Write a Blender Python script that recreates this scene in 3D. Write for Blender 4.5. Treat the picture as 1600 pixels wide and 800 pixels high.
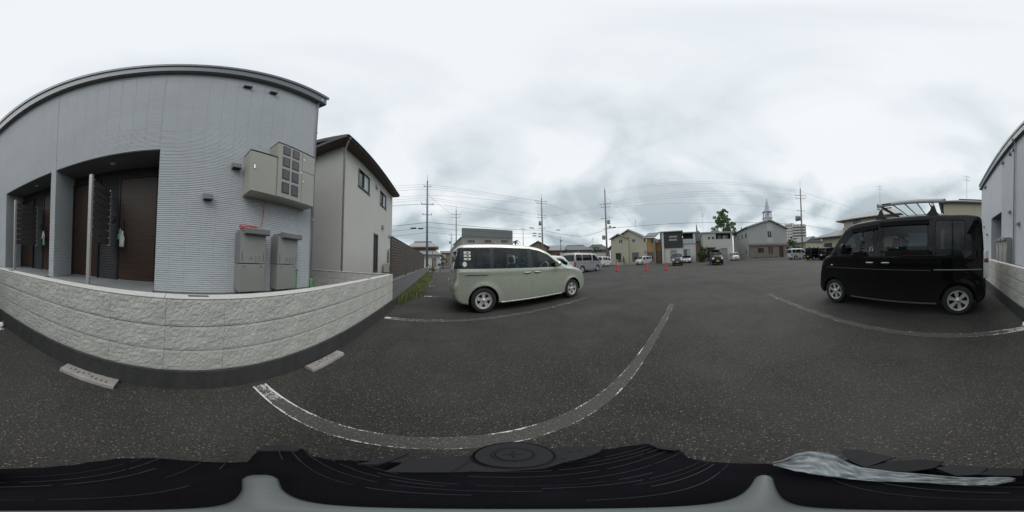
import bpy, bmesh, math, random
import numpy as np
from mathutils import Vector, Matrix, noise
rad = math.radians
random.seed(7)
SC = bpy.context.scene
COL = SC.collection
for o in list(bpy.data.objects):
    bpy.data.objects.remove(o)
SC.render.engine = 'CYCLES'

# ------------------------------------------------------------------ camera: full spherical panorama
# lot frame: +X away from the apartment wall, +Y along it, z up, ground z = 0
CAM_H = 1.15
cd = bpy.data.cameras.new('camera')
cd.type = 'PANO'
for holder in (cd, getattr(cd, 'cycles', None)):
    try:
        holder.panorama_type = 'EQUIRECTANGULAR'
    except Exception:
        pass
cd.clip_start = 0.02
cd.clip_end = 3000
cam = bpy.data.objects.new('camera', cd)
COL.objects.link(cam)
TILT_DIR = rad(4.7765)
tilt_axis = Vector((math.cos(TILT_DIR), -math.sin(TILT_DIR), 0))
cam.matrix_world = Matrix.Translation((0, 0, CAM_H)) @ (Matrix.Rotation(rad(2.3547), 4, tilt_axis) @ Matrix.Rotation(rad(-26), 4, 'Z') @ Matrix.Rotation(rad(90), 4, 'X'))
SC.camera = cam

# ------------------------------------------------------------------ world: overcast sky
SUN_EL, SUN_AZ = 54, 140          # azimuth clockwise from +Y in the lot frame
world = bpy.data.worlds.new('World')
SC.world = world
world.use_nodes = True
nt = world.node_tree
for n in list(nt.nodes):
    nt.nodes.remove(n)
def N(tree, typ, **kw):
    n = tree.nodes.new(typ)
    for k, v in kw.items():
        setattr(n, k, v)
    return n
def setv(n, **kw):
    for k, v in kw.items():
        n.inputs[k.replace('_', ' ')].default_value = v
    return n
wo = N(nt, 'ShaderNodeOutputWorld')
sky = N(nt, 'ShaderNodeTexSky', sky_type='NISHITA', sun_disc=False)
sky.sun_elevation = rad(SUN_EL)
sky.sun_rotation = rad(SUN_AZ)
sky.air_density = 1.5
sky.dust_density = 1.0
bg1 = N(nt, 'ShaderNodeBackground')
bg1.inputs[1].default_value = 0.06
nt.links.new(sky.outputs[0], bg1.inputs[0])
tc = N(nt, 'ShaderNodeTexCoord')
sep = N(nt, 'ShaderNodeSeparateXYZ')
nt.links.new(tc.outputs['Generated'], sep.inputs[0])
def M(tree, op, a, b=None, clamp=False):
    n = N(tree, 'ShaderNodeMath', operation=op, use_clamp=clamp)
    for i, v in enumerate((a, b)):
        if v is None:
            continue
        if isinstance(v, (int, float)):
            n.inputs[i].default_value = v
        else:
            tree.links.new(v, n.inputs[i])
    return n.outputs[0]
zc = M(nt, 'ADD', M(nt, 'MAXIMUM', sep.outputs[2], 0.0), 0.36)
comb = N(nt, 'ShaderNodeCombineXYZ')
nt.links.new(M(nt, 'DIVIDE', sep.outputs[0], zc), comb.inputs[0])
nt.links.new(M(nt, 'DIVIDE', sep.outputs[1], zc), comb.inputs[1])
comb.inputs[2].default_value = 2.7
cn = N(nt, 'ShaderNodeTexNoise')
setv(cn, Scale=1.25, Detail=5.0, Roughness=0.45, Distortion=0.5)
nt.links.new(comb.outputs[0], cn.inputs['Vector'])
cn2 = N(nt, 'ShaderNodeTexNoise')
setv(cn2, Scale=2.6, Detail=6.0, Roughness=0.55, Distortion=0.3)
nt.links.new(comb.outputs[0], cn2.inputs['Vector'])
cmix = M(nt, 'ADD', M(nt, 'MULTIPLY', cn.outputs[0], 0.78), M(nt, 'MULTIPLY', cn2.outputs[0], 0.22))
cr = N(nt, 'ShaderNodeValToRGB')
cr.color_ramp.elements[0].position = 0.41
cr.color_ramp.elements[0].color = (0.37, 0.445, 0.485, 1)
cr.color_ramp.elements[1].position = 0.59
cr.color_ramp.elements[1].color = (0.87, 0.895, 0.91, 1)
e = cr.color_ramp.elements.new(0.492)
e.color = (0.63, 0.71, 0.745, 1)
nt.links.new(cmix, cr.inputs[0])
# thinner, brighter cloud overhead, denser and greyer low down (all the way round)
hz = N(nt, 'ShaderNodeMapRange', interpolation_type='SMOOTHSTEP')
setv(hz, From_Min=0.0, From_Max=0.75, To_Min=0.0, To_Max=0.5)
nt.links.new(sep.outputs[2], hz.inputs[0])
mx = N(nt, 'ShaderNodeMix', data_type='RGBA')
nt.links.new(hz.outputs[0], mx.inputs[0])
nt.links.new(cr.outputs[0], mx.inputs[6])
mx.inputs[7].default_value = (0.80, 0.835, 0.875, 1)
bg2 = N(nt, 'ShaderNodeBackground')
bg2.inputs[1].default_value = 1.1
nt.links.new(mx.outputs[2], bg2.inputs[0])
mixs = N(nt, 'ShaderNodeMixShader')
mixs.inputs[0].default_value = 0.95
nt.links.new(bg1.outputs[0], mixs.inputs[1])
nt.links.new(bg2.outputs[0], mixs.inputs[2])
nt.links.new(mixs.outputs[0], wo.inputs[0])

sl = bpy.data.lights.new('sun', 'SUN')
sl.energy = 1.45
sl.angle = rad(50)
sl.color = (1.0, 0.98, 0.95)
sun = bpy.data.objects.new('sun', sl)
COL.objects.link(sun)
sd = Vector((math.sin(rad(SUN_AZ)) * math.cos(rad(SUN_EL)), math.cos(rad(SUN_AZ)) * math.cos(rad(SUN_EL)), math.sin(rad(SUN_EL))))
sun.rotation_euler = sd.to_track_quat('Z', 'Y').to_euler()
sun.location = (0, 0, 40)

vs = SC.view_settings
vs.view_transform = 'Standard'
vs.look = 'None'
vs.exposure = 0.0
vs.gamma = 1.0
vs.use_curve_mapping = False
SC.cycles.max_bounces = 7
SC.cycles.transparent_max_bounces = 16
SC.cycles.caustics_reflective = False
SC.cycles.caustics_refractive = False
try:
    SC.cycles.use_denoising = True
    SC.cycles.denoiser = 'OPENIMAGEDENOISE'
    SC.cycles.denoising_input_passes = 'RGB_ALBEDO_NORMAL'
    SC.cycles.denoising_prefilter = 'ACCURATE'
    SC.cycles.use_adaptive_sampling = False
except Exception:
    pass

# ------------------------------------------------------------------ materials
MATS = {}
def newmat(name):
    m = bpy.data.materials.new(name)
    m.use_nodes = True
    t = m.node_tree
    for n in list(t.nodes):
        t.nodes.remove(n)
    out = N(t, 'ShaderNodeOutputMaterial')
    b = N(t, 'ShaderNodeBsdfPrincipled')
    t.links.new(b.outputs[0], out.inputs[0])
    MATS[name] = m
    return m, t, b, out
def L(t, a, b):
    t.links.new(a, b)
def mat(name, col, rough=0.6, metal=0.0, var=0.12, scale=3.0, bump=0.0, bscale=60.0, coat=0.0, spec=0.5, streak=False, detail=5.0):
    """base colour with two scales of soft wear and an optional fine relief"""
    m, t, b, out = newmat(name)
    b.inputs['Roughness'].default_value = rough
    b.inputs['Metallic'].default_value = metal
    b.inputs['Coat Weight'].default_value = coat
    b.inputs['Coat Roughness'].default_value = 0.06
    b.inputs['Specular IOR Level'].default_value = spec
    c = N(t, 'ShaderNodeTexCoord')
    src = c.outputs['Object']
    if streak:
        mp = N(t, 'ShaderNodeMapping')
        mp.inputs['Scale'].default_value = (3.0, 3.0, 0.25)
        L(t, src, mp.inputs[0])
        src = mp.outputs[0]
    n1 = setv(N(t, 'ShaderNodeTexNoise'), Scale=scale, Detail=detail, Roughness=0.6)
    L(t, src, n1.inputs['Vector'])
    n2 = setv(N(t, 'ShaderNodeTexNoise'), Scale=scale * 11, Detail=3.0, Roughness=0.6)
    L(t, c.outputs['Object'], n2.inputs['Vector'])
    s = M(t, 'ADD', M(t, 'MULTIPLY', n1.outputs[0], 0.65), M(t, 'MULTIPLY', n2.outputs[0], 0.35))
    mr = N(t, 'ShaderNodeMapRange')
    setv(mr, From_Min=0.3, From_Max=0.7, To_Min=1 - var, To_Max=1 + var)
    L(t, s, mr.inputs[0])
    oi = N(t, 'ShaderNodeObjectInfo')
    v = N(t, 'ShaderNodeVectorMath', operation='SCALE')
    v.inputs[0].default_value = col
    L(t, mr.outputs[0], v.inputs['Scale'])
    L(t, v.outputs[0], b.inputs['Base Color'])
    if bump > 0:
        n3 = setv(N(t, 'ShaderNodeTexNoise'), Scale=bscale, Detail=4.0, Roughness=0.65)
        L(t, c.outputs['Object'], n3.inputs['Vector'])
        bp = N(t, 'ShaderNodeBump')
        bp.inputs['Strength'].default_value = bump
        bp.inputs['Distance'].default_value = 0.01
        L(t, n3.outputs[0], bp.inputs['Height'])
        L(t, bp.outputs[0], b.inputs['Normal'])
    return m

def asphalt_mat():
    m, t, b, out = newmat('asphalt')
    b.inputs['Specular IOR Level'].default_value = 0.35
    c = N(t, 'ShaderNodeTexCoord')
    co = c.outputs['Object']
    big = setv(N(t, 'ShaderNodeTexNoise'), Scale=0.35, Detail=6.0, Roughness=0.6)
    L(t, co, big.inputs['Vector'])
    mid = setv(N(t, 'ShaderNodeTexNoise'), Scale=70.0, Detail=4.0, Roughness=0.8)
    L(t, co, mid.inputs['Vector'])
    vor = setv(N(t, 'ShaderNodeTexVoronoi'), Scale=128.0, Randomness=1.0)
    L(t, co, vor.inputs['Vector'])
    sc_ = N(t, 'ShaderNodeSeparateColor')
    L(t, vor.outputs['Color'], sc_.inputs[0])
    # pebbles: a share of the cells is a pale stone, stone size varies
    stone = M(t, 'GREATER_THAN', sc_.outputs[0], 0.3)
    rad_ = M(t, 'MULTIPLY', sc_.outputs[1], 0.5)
    inside = M(t, 'LESS_THAN', vor.outputs['Distance'], rad_)
    st = M(t, 'MULTIPLY', stone, inside)
    stone_br = M(t, 'MULTIPLY', M(t, 'POWER', sc_.outputs[2], 3.2), 0.5)
    ramp = N(t, 'ShaderNodeValToRGB')
    ramp.color_ramp.elements[0].color = (0.05, 0.046, 0.040, 1)
    ramp.color_ramp.elements[1].color = (0.33, 0.305, 0.26, 1)
    L(t, stone_br, ramp.inputs[0])
    ramp.color_ramp.elements[1].position = 0.5
    base = N(t, 'ShaderNodeMix', data_type='RGBA')
    stain = setv(N(t, 'ShaderNodeTexNoise'), Scale=1.1, Detail=7.0, Roughness=0.65, Distortion=0.8)
    L(t, co, stain.inputs['Vector'])
    gr_ = N(t, 'ShaderNodeMapRange')
    setv(gr_, From_Min=0.34, From_Max=0.68, To_Min=0.0, To_Max=0.75)
    L(t, mid.outputs[0], gr_.inputs[0])
    f = M(t, 'ADD', M(t, 'MULTIPLY', big.outputs[0], 0.95), gr_.outputs[0])
    f = M(t, 'ADD', f, M(t, 'MULTIPLY', stain.outputs[0], 0.9))
    L(t, M(t, 'SUBTRACT', f, 0.82, True), base.inputs[0])
    base.inputs[6].default_value = (0.010, 0.0098, 0.0092, 1)
    base.inputs[7].default_value = (0.074, 0.070, 0.063, 1)
    mxx = N(t, 'ShaderNodeMix', data_type='RGBA')
    L(t, M(t, 'MULTIPLY', st, 0.62), mxx.inputs[0])
    L(t, base.outputs[2], mxx.inputs[6])
    L(t, ramp.outputs[0], mxx.inputs[7])
    L(t, mxx.outputs[2], b.inputs['Base Color'])
    L(t, M(t, 'ADD', M(t, 'MULTIPLY', mid.outputs[0], 0.2), 0.72), b.inputs['Roughness'])
    bp = N(t, 'ShaderNodeBump')
    bp.inputs['Strength'].default_value = 0.7
    bp.inputs['Distance'].default_value = 0.006
    h = M(t, 'ADD', M(t, 'MULTIPLY', mid.outputs[0], 0.7), M(t, 'MULTIPLY', vor.outputs['Distance'], -0.9))
    L(t, h, bp.inputs['Height'])
    L(t, bp.outputs[0], b.inputs['Normal'])
asphalt_mat()

def line_mat(name, keep, edge):
    """worn road paint: most left along the two edges; the bare asphalt shows between"""
    m, t, b, out = newmat(name)
    b.inputs['Base Color'].default_value = (0.72, 0.72, 0.69, 1)
    b.inputs['Roughness'].default_value = 0.8
    uv = N(t, 'ShaderNodeUVMap')
    s = N(t, 'ShaderNodeSeparateXYZ')
    L(t, uv.outputs[0], s.inputs[0])
    v = M(t, 'ABSOLUTE', M(t, 'SUBTRACT', s.outputs[1], 0.5))       # 0 middle .. .5 edge
    c = N(t, 'ShaderNodeTexCoord')
    n1 = setv(N(t, 'ShaderNodeTexNoise'), Scale=5.0, Detail=5.0, Roughness=0.7)
    L(t, c.outputs['Object'], n1.inputs['Vector'])
    n2 = setv(N(t, 'ShaderNodeTexNoise'), Scale=110.0, Detail=3.0, Roughness=0.75)
    L(t, c.outputs['Object'], n2.inputs['Vector'])
    ed = N(t, 'ShaderNodeMapRange', interpolation_type='SMOOTHSTEP')
    setv(ed, From_Min=0.33, From_Max=0.47, To_Min=0.0, To_Max=edge)
    L(t, v, ed.inputs[0])
    near = N(t, 'ShaderNodeMapRange')
    setv(near, From_Min=0.0, From_Max=0.14, To_Min=0.30, To_Max=0.0)
    L(t, s.outputs[0], near.inputs[0])
    f = M(t, 'ADD', M(t, 'ADD', ed.outputs[0], near.outputs[0]), M(t, 'SUBTRACT', M(t, 'MULTIPLY', n1.outputs[0], 1.1), 0.27))
    f = M(t, 'ADD', f, M(t, 'MULTIPLY', n2.outputs[0], 0.75))
    msk = N(t, 'ShaderNodeMapRange')
    setv(msk, From_Min=keep, From_Max=keep + 0.09, To_Min=0.06, To_Max=0.93)
    L(t, f, msk.inputs[0])
    tr = N(t, 'ShaderNodeBsdfTransparent')
    ms = N(t, 'ShaderNodeMixShader')
    L(t, msk.outputs[0], ms.inputs[0])
    L(t, tr.outputs[0], ms.inputs[1])
    L(t, b.outputs[0], ms.inputs[2])
    L(t, ms.outputs[0], out.inputs[0])
line_mat('line_paint', 0.93, 0.25)
line_mat('line_worn', 0.905, 0.20)

def glass_mat(name, tint, clear, rough=0.02):
    m, t, b, out = newmat(name)
    t.nodes.remove(b)
    tr = N(t, 'ShaderNodeBsdfTransparent')
    tr.inputs[0].default_value = (*[c * clear for c in tint], 1)
    gl = N(t, 'ShaderNodeBsdfGlossy')
    gl.inputs['Roughness'].default_value = rough
    gl.inputs['Color'].default_value = (0.9, 0.93, 0.95, 1)
    lw = N(t, 'ShaderNodeFresnel')
    lw.inputs['IOR'].default_value = 1.5
    ms = N(t, 'ShaderNodeMixShader')
    L(t, lw.outputs[0], ms.inputs[0])
    L(t, tr.outputs[0], ms.inputs[1])
    L(t, gl.outputs[0], ms.inputs[2])
    L(t, ms.outputs[0], out.inputs[0])
glass_mat('glass_clear', (0.88, 0.97, 0.92), 0.95)
glass_mat('glass_tint', (0.55, 0.62, 0.66), 0.42)
glass_mat('glass_dark', (0.5, 0.56, 0.6), 0.26)
glass_mat('glass_mid', (0.8, 0.9, 0.88), 0.5)

def pane_mat():
    m, t, b, out = newmat('window_glass')
    c = N(t, 'ShaderNodeTexCoord')
    n1 = setv(N(t, 'ShaderNodeTexNoise'), Scale=1.3, Detail=2.0)
    L(t, c.outputs['Object'], n1.inputs['Vector'])
    r = N(t, 'ShaderNodeValToRGB')
    r.color_ramp.elements[0].color = (0.012, 0.014, 0.016, 1)
    r.color_ramp.elements[1].color = (0.07, 0.08, 0.085, 1)
    L(t, n1.outputs[0], r.inputs[0])
    L(t, r.outputs[0], b.inputs['Base Color'])
    b.inputs['Roughness'].default_value = 0.05
    b.inputs['Specular IOR Level'].default_value = 0.7
pane_mat()

def paint_mat(name, col, metal=0.0, rough=0.35, coat=1.0, spec=0.5):
    m, t, b, out = newmat(name)
    b.inputs['Specular IOR Level'].default_value = spec
    b.inputs['Metallic'].default_value = metal
    b.inputs['Coat Weight'].default_value = coat
    b.inputs['Coat Roughness'].default_value = 0.03
    c = N(t, 'ShaderNodeTexCoord')
    n1 = setv(N(t, 'ShaderNodeTexNoise'), Scale=4.0, Detail=6.0, Roughness=0.65)
    L(t, c.outputs['Object'], n1.inputs['Vector'])
    sx = N(t, 'ShaderNodeSeparateXYZ')
    L(t, c.outputs['Object'], sx.inputs[0])
    # road dust thrown up along the lower body
    dz = N(t, 'ShaderNodeMapRange')
    setv(dz, From_Min=0.15, From_Max=0.6, To_Min=0.12, To_Max=0.0)
    L(t, sx.outputs[2], dz.inputs[0])
    dust = M(t, 'MULTIPLY', dz.outputs[0], M(t, 'ADD', n1.outputs[0], 0.35), True)
    mxx = N(t, 'ShaderNodeMix', data_type='RGBA')
    L(t, dust, mxx.inputs[0])
    mxx.inputs[6].default_value = (*col, 1)
    mxx.inputs[7].default_value = (0.11, 0.105, 0.095, 1)
    L(t, mxx.outputs[2], b.inputs['Base Color'])
    L(t, M(t, 'ADD', M(t, 'MULTIPLY', n1.outputs[0], 0.12), rough - 0.06), b.inputs['Roughness'])
paint_mat('paint_green_silver', (0.62, 0.675, 0.57), 0.6, 0.27)
paint_mat('paint_black', (0.0035, 0.0035, 0.0045), 0.0, 0.5, 0.6, 0.05)
paint_mat('paint_silver', (0.40, 0.41, 0.43), 0.5, 0.36)
paint_mat('paint_white', (0.62, 0.62, 0.61), 0.0, 0.35)
paint_mat('paint_navy', (0.018, 0.026, 0.05), 0.1, 0.3)
paint_mat('paint_purple_black', (0.02, 0.016, 0.026), 0.1, 0.3)
paint_mat('paint_pale_blue', (0.55, 0.6, 0.63), 0.2, 0.35)

mat('siding', (0.56, 0.59, 0.61), 0.75, var=0.06, scale=1.2, bump=0.25, bscale=180)
mat('siding_far', (0.47, 0.50, 0.52), 0.75, var=0.06, scale=1.2)
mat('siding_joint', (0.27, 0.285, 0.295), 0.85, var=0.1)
mat('fascia', (0.10, 0.118, 0.135), 0.45, var=0.1, scale=2)
mat('fascia_trim', (0.105, 0.123, 0.14), 0.4, var=0.1)
mat('pipe_lilac', (0.44, 0.43, 0.47), 0.5, var=0.08)
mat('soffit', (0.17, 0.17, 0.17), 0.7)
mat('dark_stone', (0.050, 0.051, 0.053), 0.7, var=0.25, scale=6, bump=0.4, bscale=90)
mat('stone_joint', (0.02, 0.02, 0.02), 0.9)
mat('foundation', (0.17, 0.17, 0.165), 0.85, var=0.15, bump=0.2)
mat('porch_tile', (0.21, 0.225, 0.225), 0.6, var=0.12, scale=5)
mat('block_face', (0.53, 0.525, 0.485), 0.95, var=0.16, scale=7.0, bump=0.7, bscale=95, detail=8.0)
mat('block_cap', (0.55, 0.55, 0.52), 0.9, var=0.12, scale=7, bump=0.25, bscale=150)
mat('mortar', (0.075, 0.077, 0.075), 0.95, var=0.15)
mat('footing', (0.042, 0.043, 0.041), 0.9, var=0.4, scale=2.5, bump=0.5, bscale=70, streak=True)
mat('grey_block', (0.165, 0.162, 0.168), 0.9, var=0.18, scale=4, bump=0.4, bscale=110)
mat('wheel_stop', (0.30, 0.28, 0.265), 0.85, var=0.22, scale=9, bump=0.35, bscale=140)
mat('stop_mark', (0.09, 0.075, 0.07), 0.85)
mat('steel_post', (0.46, 0.45, 0.42), 0.45, 0.2, var=0.06)
mat('slat_dark', (0.075, 0.07, 0.068), 0.5, var=0.15)
mat('slat_edge_glint', (0.62, 0.62, 0.6), 0.3, 0.6)
mat('black_plastic', (0.016, 0.016, 0.018), 0.5, var=0.15)
mat('black_rubber', (0.012, 0.012, 0.012), 0.85, var=0.25, scale=20)
mat('tyre_rubber', (0.022, 0.022, 0.021), 0.8, var=0.3, scale=14)
mat('cabinet', (0.36, 0.36, 0.315), 0.5, var=0.06, scale=2)
mat('cabinet_edge', (0.07, 0.07, 0.07), 0.5)
mat('meter_glass', (0.085, 0.088, 0.095), 0.18, var=0.2, scale=9)
mat('meter_frame', (0.035, 0.035, 0.035), 0.5)
mat('heater_body', (0.29, 0.295, 0.275), 0.45, 0.15, var=0.06, scale=3)
mat('heater_side', (0.215, 0.215, 0.22), 0.45, 0.15, var=0.06, scale=3)
mat('red_cable', (0.50, 0.012, 0.035), 0.5, var=0.1)
mat('green_tape', (0.035, 0.24, 0.075), 0.5, var=0.1)
mat('copper_pipe', (0.28, 0.22, 0.13), 0.6)
mat('white_plastic', (0.75, 0.76, 0.74), 0.5, var=0.06)
mat('bag_green', (0.24, 0.42, 0.30), 0.6, var=0.2, scale=20)
mat('bag_white', (0.62, 0.66, 0.64), 0.6, var=0.15, scale=20)
mat('beige_stucco', (0.525, 0.52, 0.485), 0.9, var=0.05, scale=1.0, bump=0.15, bscale=150)
mat('beige_shade', (0.40, 0.395, 0.36), 0.9, var=0.05, scale=1.0, bump=0.15, bscale=150)
mat('brown_roof', (0.07, 0.065, 0.065), 0.6, var=0.15)
mat('brown_soffit', (0.11, 0.08, 0.065), 0.7, var=0.15)
mat('white_trim', (0.62, 0.61, 0.57), 0.6, var=0.06)
mat('dark_frame', (0.06, 0.06, 0.06), 0.5)
mat('fence_slat', (0.098, 0.080, 0.068), 0.55, var=0.14, scale=2)
mat('fence_post', (0.062, 0.058, 0.055), 0.5, var=0.1)
mat('grass', (0.10, 0.145, 0.04), 0.7, var=0.35, scale=6)
mat('grass_dry', (0.26, 0.25, 0.12), 0.8, var=0.3, scale=6)
mat('soil', (0.055, 0.048, 0.035), 0.95, var=0.3, scale=6)
mat('cream_wall', (0.52, 0.48, 0.37), 0.9, var=0.06, scale=0.8)
mat('orange_wall', (0.40, 0.25, 0.12), 0.9, var=0.08, scale=0.8)
mat('brown_brick', (0.20, 0.14, 0.10), 0.9, var=0.15, scale=2)
mat('dark_siding', (0.045, 0.042, 0.042), 0.7, var=0.15, scale=1.5)
mat('white_wall', (0.60, 0.60, 0.56), 0.9, var=0.05, scale=0.8)
mat('warm_white_wall', (0.54, 0.535, 0.49), 0.9, var=0.05, scale=0.8)
mat('grey_wall', (0.40, 0.41, 0.40), 0.9, var=0.06, scale=0.8)
mat('pale_panel', (0.50, 0.50, 0.48), 0.9, var=0.05)
mat('taupe_wall', (0.22, 0.185, 0.155), 0.9, var=0.12, scale=1.2)
mat('taupe_band', (0.26, 0.225, 0.195), 0.85, var=0.1)
mat('shutter_grey', (0.32, 0.32, 0.31), 0.6, var=0.06)
mat('frosted_glass', (0.42, 0.47, 0.48), 0.3, var=0.05)
mat('solar_panel', (0.03, 0.04, 0.075), 0.15, var=0.1)
mat('roof_dark', (0.075, 0.078, 0.08), 0.6, var=0.18, scale=1.5)
mat('spire_white', (0.62, 0.61, 0.66), 0.6, var=0.05)
mat('spire_slate', (0.50, 0.50, 0.56), 0.5, var=0.08)
mat('pole_concrete', (0.25, 0.235, 0.225), 0.85, var=0.12, scale=2)
mat('pole_blue', (0.14, 0.17, 0.21), 0.6, 0.2, var=0.1)
mat('pole_dark', (0.09, 0.085, 0.085), 0.7)
mat('metal_grey', (0.28, 0.29, 0.30), 0.5, 0.4)
mat('wire_black', (0.03, 0.032, 0.034), 0.7)
mat('insulator', (0.45, 0.44, 0.42), 0.4)
mat('cone_red', (0.62, 0.035, 0.025), 0.55, var=0.12, scale=6)
mat('cone_base', (0.05, 0.012, 0.012), 0.7)
mat('factory_green', (0.155, 0.185, 0.178), 0.7, var=0.06, scale=0.7)
mat('factory_wall', (0.25, 0.245, 0.225), 0.9, var=0.22, scale=1.1, streak=True)
mat('red_sign', (0.55, 0.02, 0.03), 0.5)
mat('rust_wall', (0.20, 0.135, 0.11), 0.9, var=0.2, scale=1.5)
mat('house_white', (0.50, 0.50, 0.48), 0.9, var=0.1)
mat('pale_corrugated', (0.48, 0.49, 0.47), 0.7, var=0.1)
mat('bark', (0.10, 0.08, 0.06), 0.9, var=0.25, scale=6)
mat('leaf_green', (0.12, 0.185, 0.075), 0.6, var=0.35, scale=0.9)
mat('leaf_dark', (0.04, 0.075, 0.025), 0.6, var=0.35, scale=0.9)
mat('leaf_olive', (0.09, 0.115, 0.05), 0.6, var=0.35, scale=0.9)
mat('rim_silver', (0.60, 0.60, 0.59), 0.35, 0.4, var=0.06, scale=8)
mat('rim_grey', (0.54, 0.54, 0.54), 0.38, 0.3, var=0.08, scale=8)
mat('seat_fabric', (0.20, 0.20, 0.19), 0.9)
mat('seat_light', (0.55, 0.56, 0.53), 0.9)
mat('interior_dark', (0.02, 0.02, 0.021), 0.85)
mat('lamp_clear', (0.65, 0.68, 0.68), 0.12, 0.3)
mat('lamp_red', (0.35, 0.015, 0.012), 0.2)
mat('plate_yellow', (0.70, 0.42, 0.02), 0.5)
mat('plate_white', (0.70, 0.70, 0.68), 0.5)
mat('rail_silver', (0.64, 0.64, 0.62), 0.4, 0.15, var=0.05)
mat('visor', (0.004, 0.004, 0.005), 0.7, var=0.05, spec=0.1)
mat('chrome', (0.72, 0.72, 0.70), 0.15, 0.9, var=0.03)
mat('sticker_white', (0.68, 0.68, 0.64), 0.6, var=0.08, scale=30)
mat('bag_black', (0.0062, 0.0058, 0.0082), 0.95, var=0.3, scale=25, bump=0.4, bscale=300, spec=0.12)
mat('bag_stitch', (0.024, 0.026, 0.03), 0.85, var=0.4, scale=40)
mat('dark_plastic_grey', (0.0175, 0.018, 0.021), 0.65, var=0.1, scale=30, bump=0.2, bscale=500, spec=0.25)
mat('groove_black', (0.004, 0.004, 0.006), 0.8)
mat('bar_grey', (0.125, 0.138, 0.138), 0.55, 0.2, var=0.1, scale=12)
mat('vinyl_white', (0.19, 0.215, 0.225), 0.42, var=0.35, scale=18)
mat('skin', (0.40, 0.25, 0.18), 0.6)
mat('cloth_dark', (0.02, 0.02, 0.025), 0.9)
mat('pale_ground', (0.17, 0.165, 0.15), 0.95, var=0.2, scale=0.6)
mat('street', (0.075, 0.075, 0.073), 0.9, var=0.2, scale=0.5, bump=0.2, bscale=50)
mat('kerb', (0.27, 0.265, 0.25), 0.9, var=0.15)
mat('flower_orange', (0.5, 0.18, 0.03), 0.7)
mat('yellow_bar', (0.6, 0.42, 0.08), 0.6)
mat('flat_white', (0.6, 0.6, 0.58), 0.7)

def wood_mat(name, c0, c1, horiz=True):
    m, t, b, out = newmat(name)
    c = N(t, 'ShaderNodeTexCoord')
    mp = N(t, 'ShaderNodeMapping')
    mp.inputs['Scale'].default_value = (4, 1.2, 26) if horiz else (4, 26, 1.2)
    L(t, c.outputs['Object'], mp.inputs[0])
    n1 = setv(N(t, 'ShaderNodeTexNoise'), Scale=2.0, Detail=6.0, Roughness=0.65, Distortion=0.6)
    L(t, mp.outputs[0], n1.inputs['Vector'])
    r = N(t, 'ShaderNodeValToRGB')
    r.color_ramp.elements[0].position = 0.3
    r.color_ramp.elements[1].position = 0.7
    r.color_ramp.elements[0].color = (*c0, 1)
    r.color_ramp.elements[1].color = (*c1, 1)
    L(t, n1.outputs[0], r.inputs[0])
    L(t, r.outputs[0], b.inputs['Base Color'])
    b.inputs['Roughness'].default_value = 0.42
wood_mat('door_wood', (0.030, 0.016, 0.010), (0.075, 0.043, 0.028))

def tile_mat(name, col, period):
    """far tiled roof: rows of tiles as relief and tone, along the roof's own fall"""
    m, t, b, out = newmat(name)
    c = N(t, 'ShaderNodeTexCoord')
    w = N(t, 'ShaderNodeTexWave', wave_type='BANDS', bands_direction='Z')
    w.inputs['Scale'].default_value = 1.0 / period
    w.inputs['Distortion'].default_value = 0.4
    L(t, c.outputs['Object'], w.inputs['Vector'])
    n1 = setv(N(t, 'ShaderNodeTexNoise'), Scale=1.5, Detail=5.0)
    L(t, c.outputs['Object'], n1.inputs['Vector'])
    k = M(t, 'ADD', M(t, 'MULTIPLY', w.outputs[1], 0.35), M(t, 'ADD', M(t, 'MULTIPLY', n1.outputs[0], 0.5), 0.55))
    v = N(t, 'ShaderNodeVectorMath', operation='SCALE')
    v.inputs[0].default_value = col
    L(t, k, v.inputs['Scale'])
    L(t, v.outputs[0], b.inputs['Base Color'])
    b.inputs['Roughness'].default_value = 0.55
tile_mat('roof_tile', (0.13, 0.135, 0.14), 0.35)
tile_mat('roof_tile_light', (0.25, 0.255, 0.255), 0.35)
tile_mat('roof_tile_rust', (0.17, 0.14, 0.125), 0.35)

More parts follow.
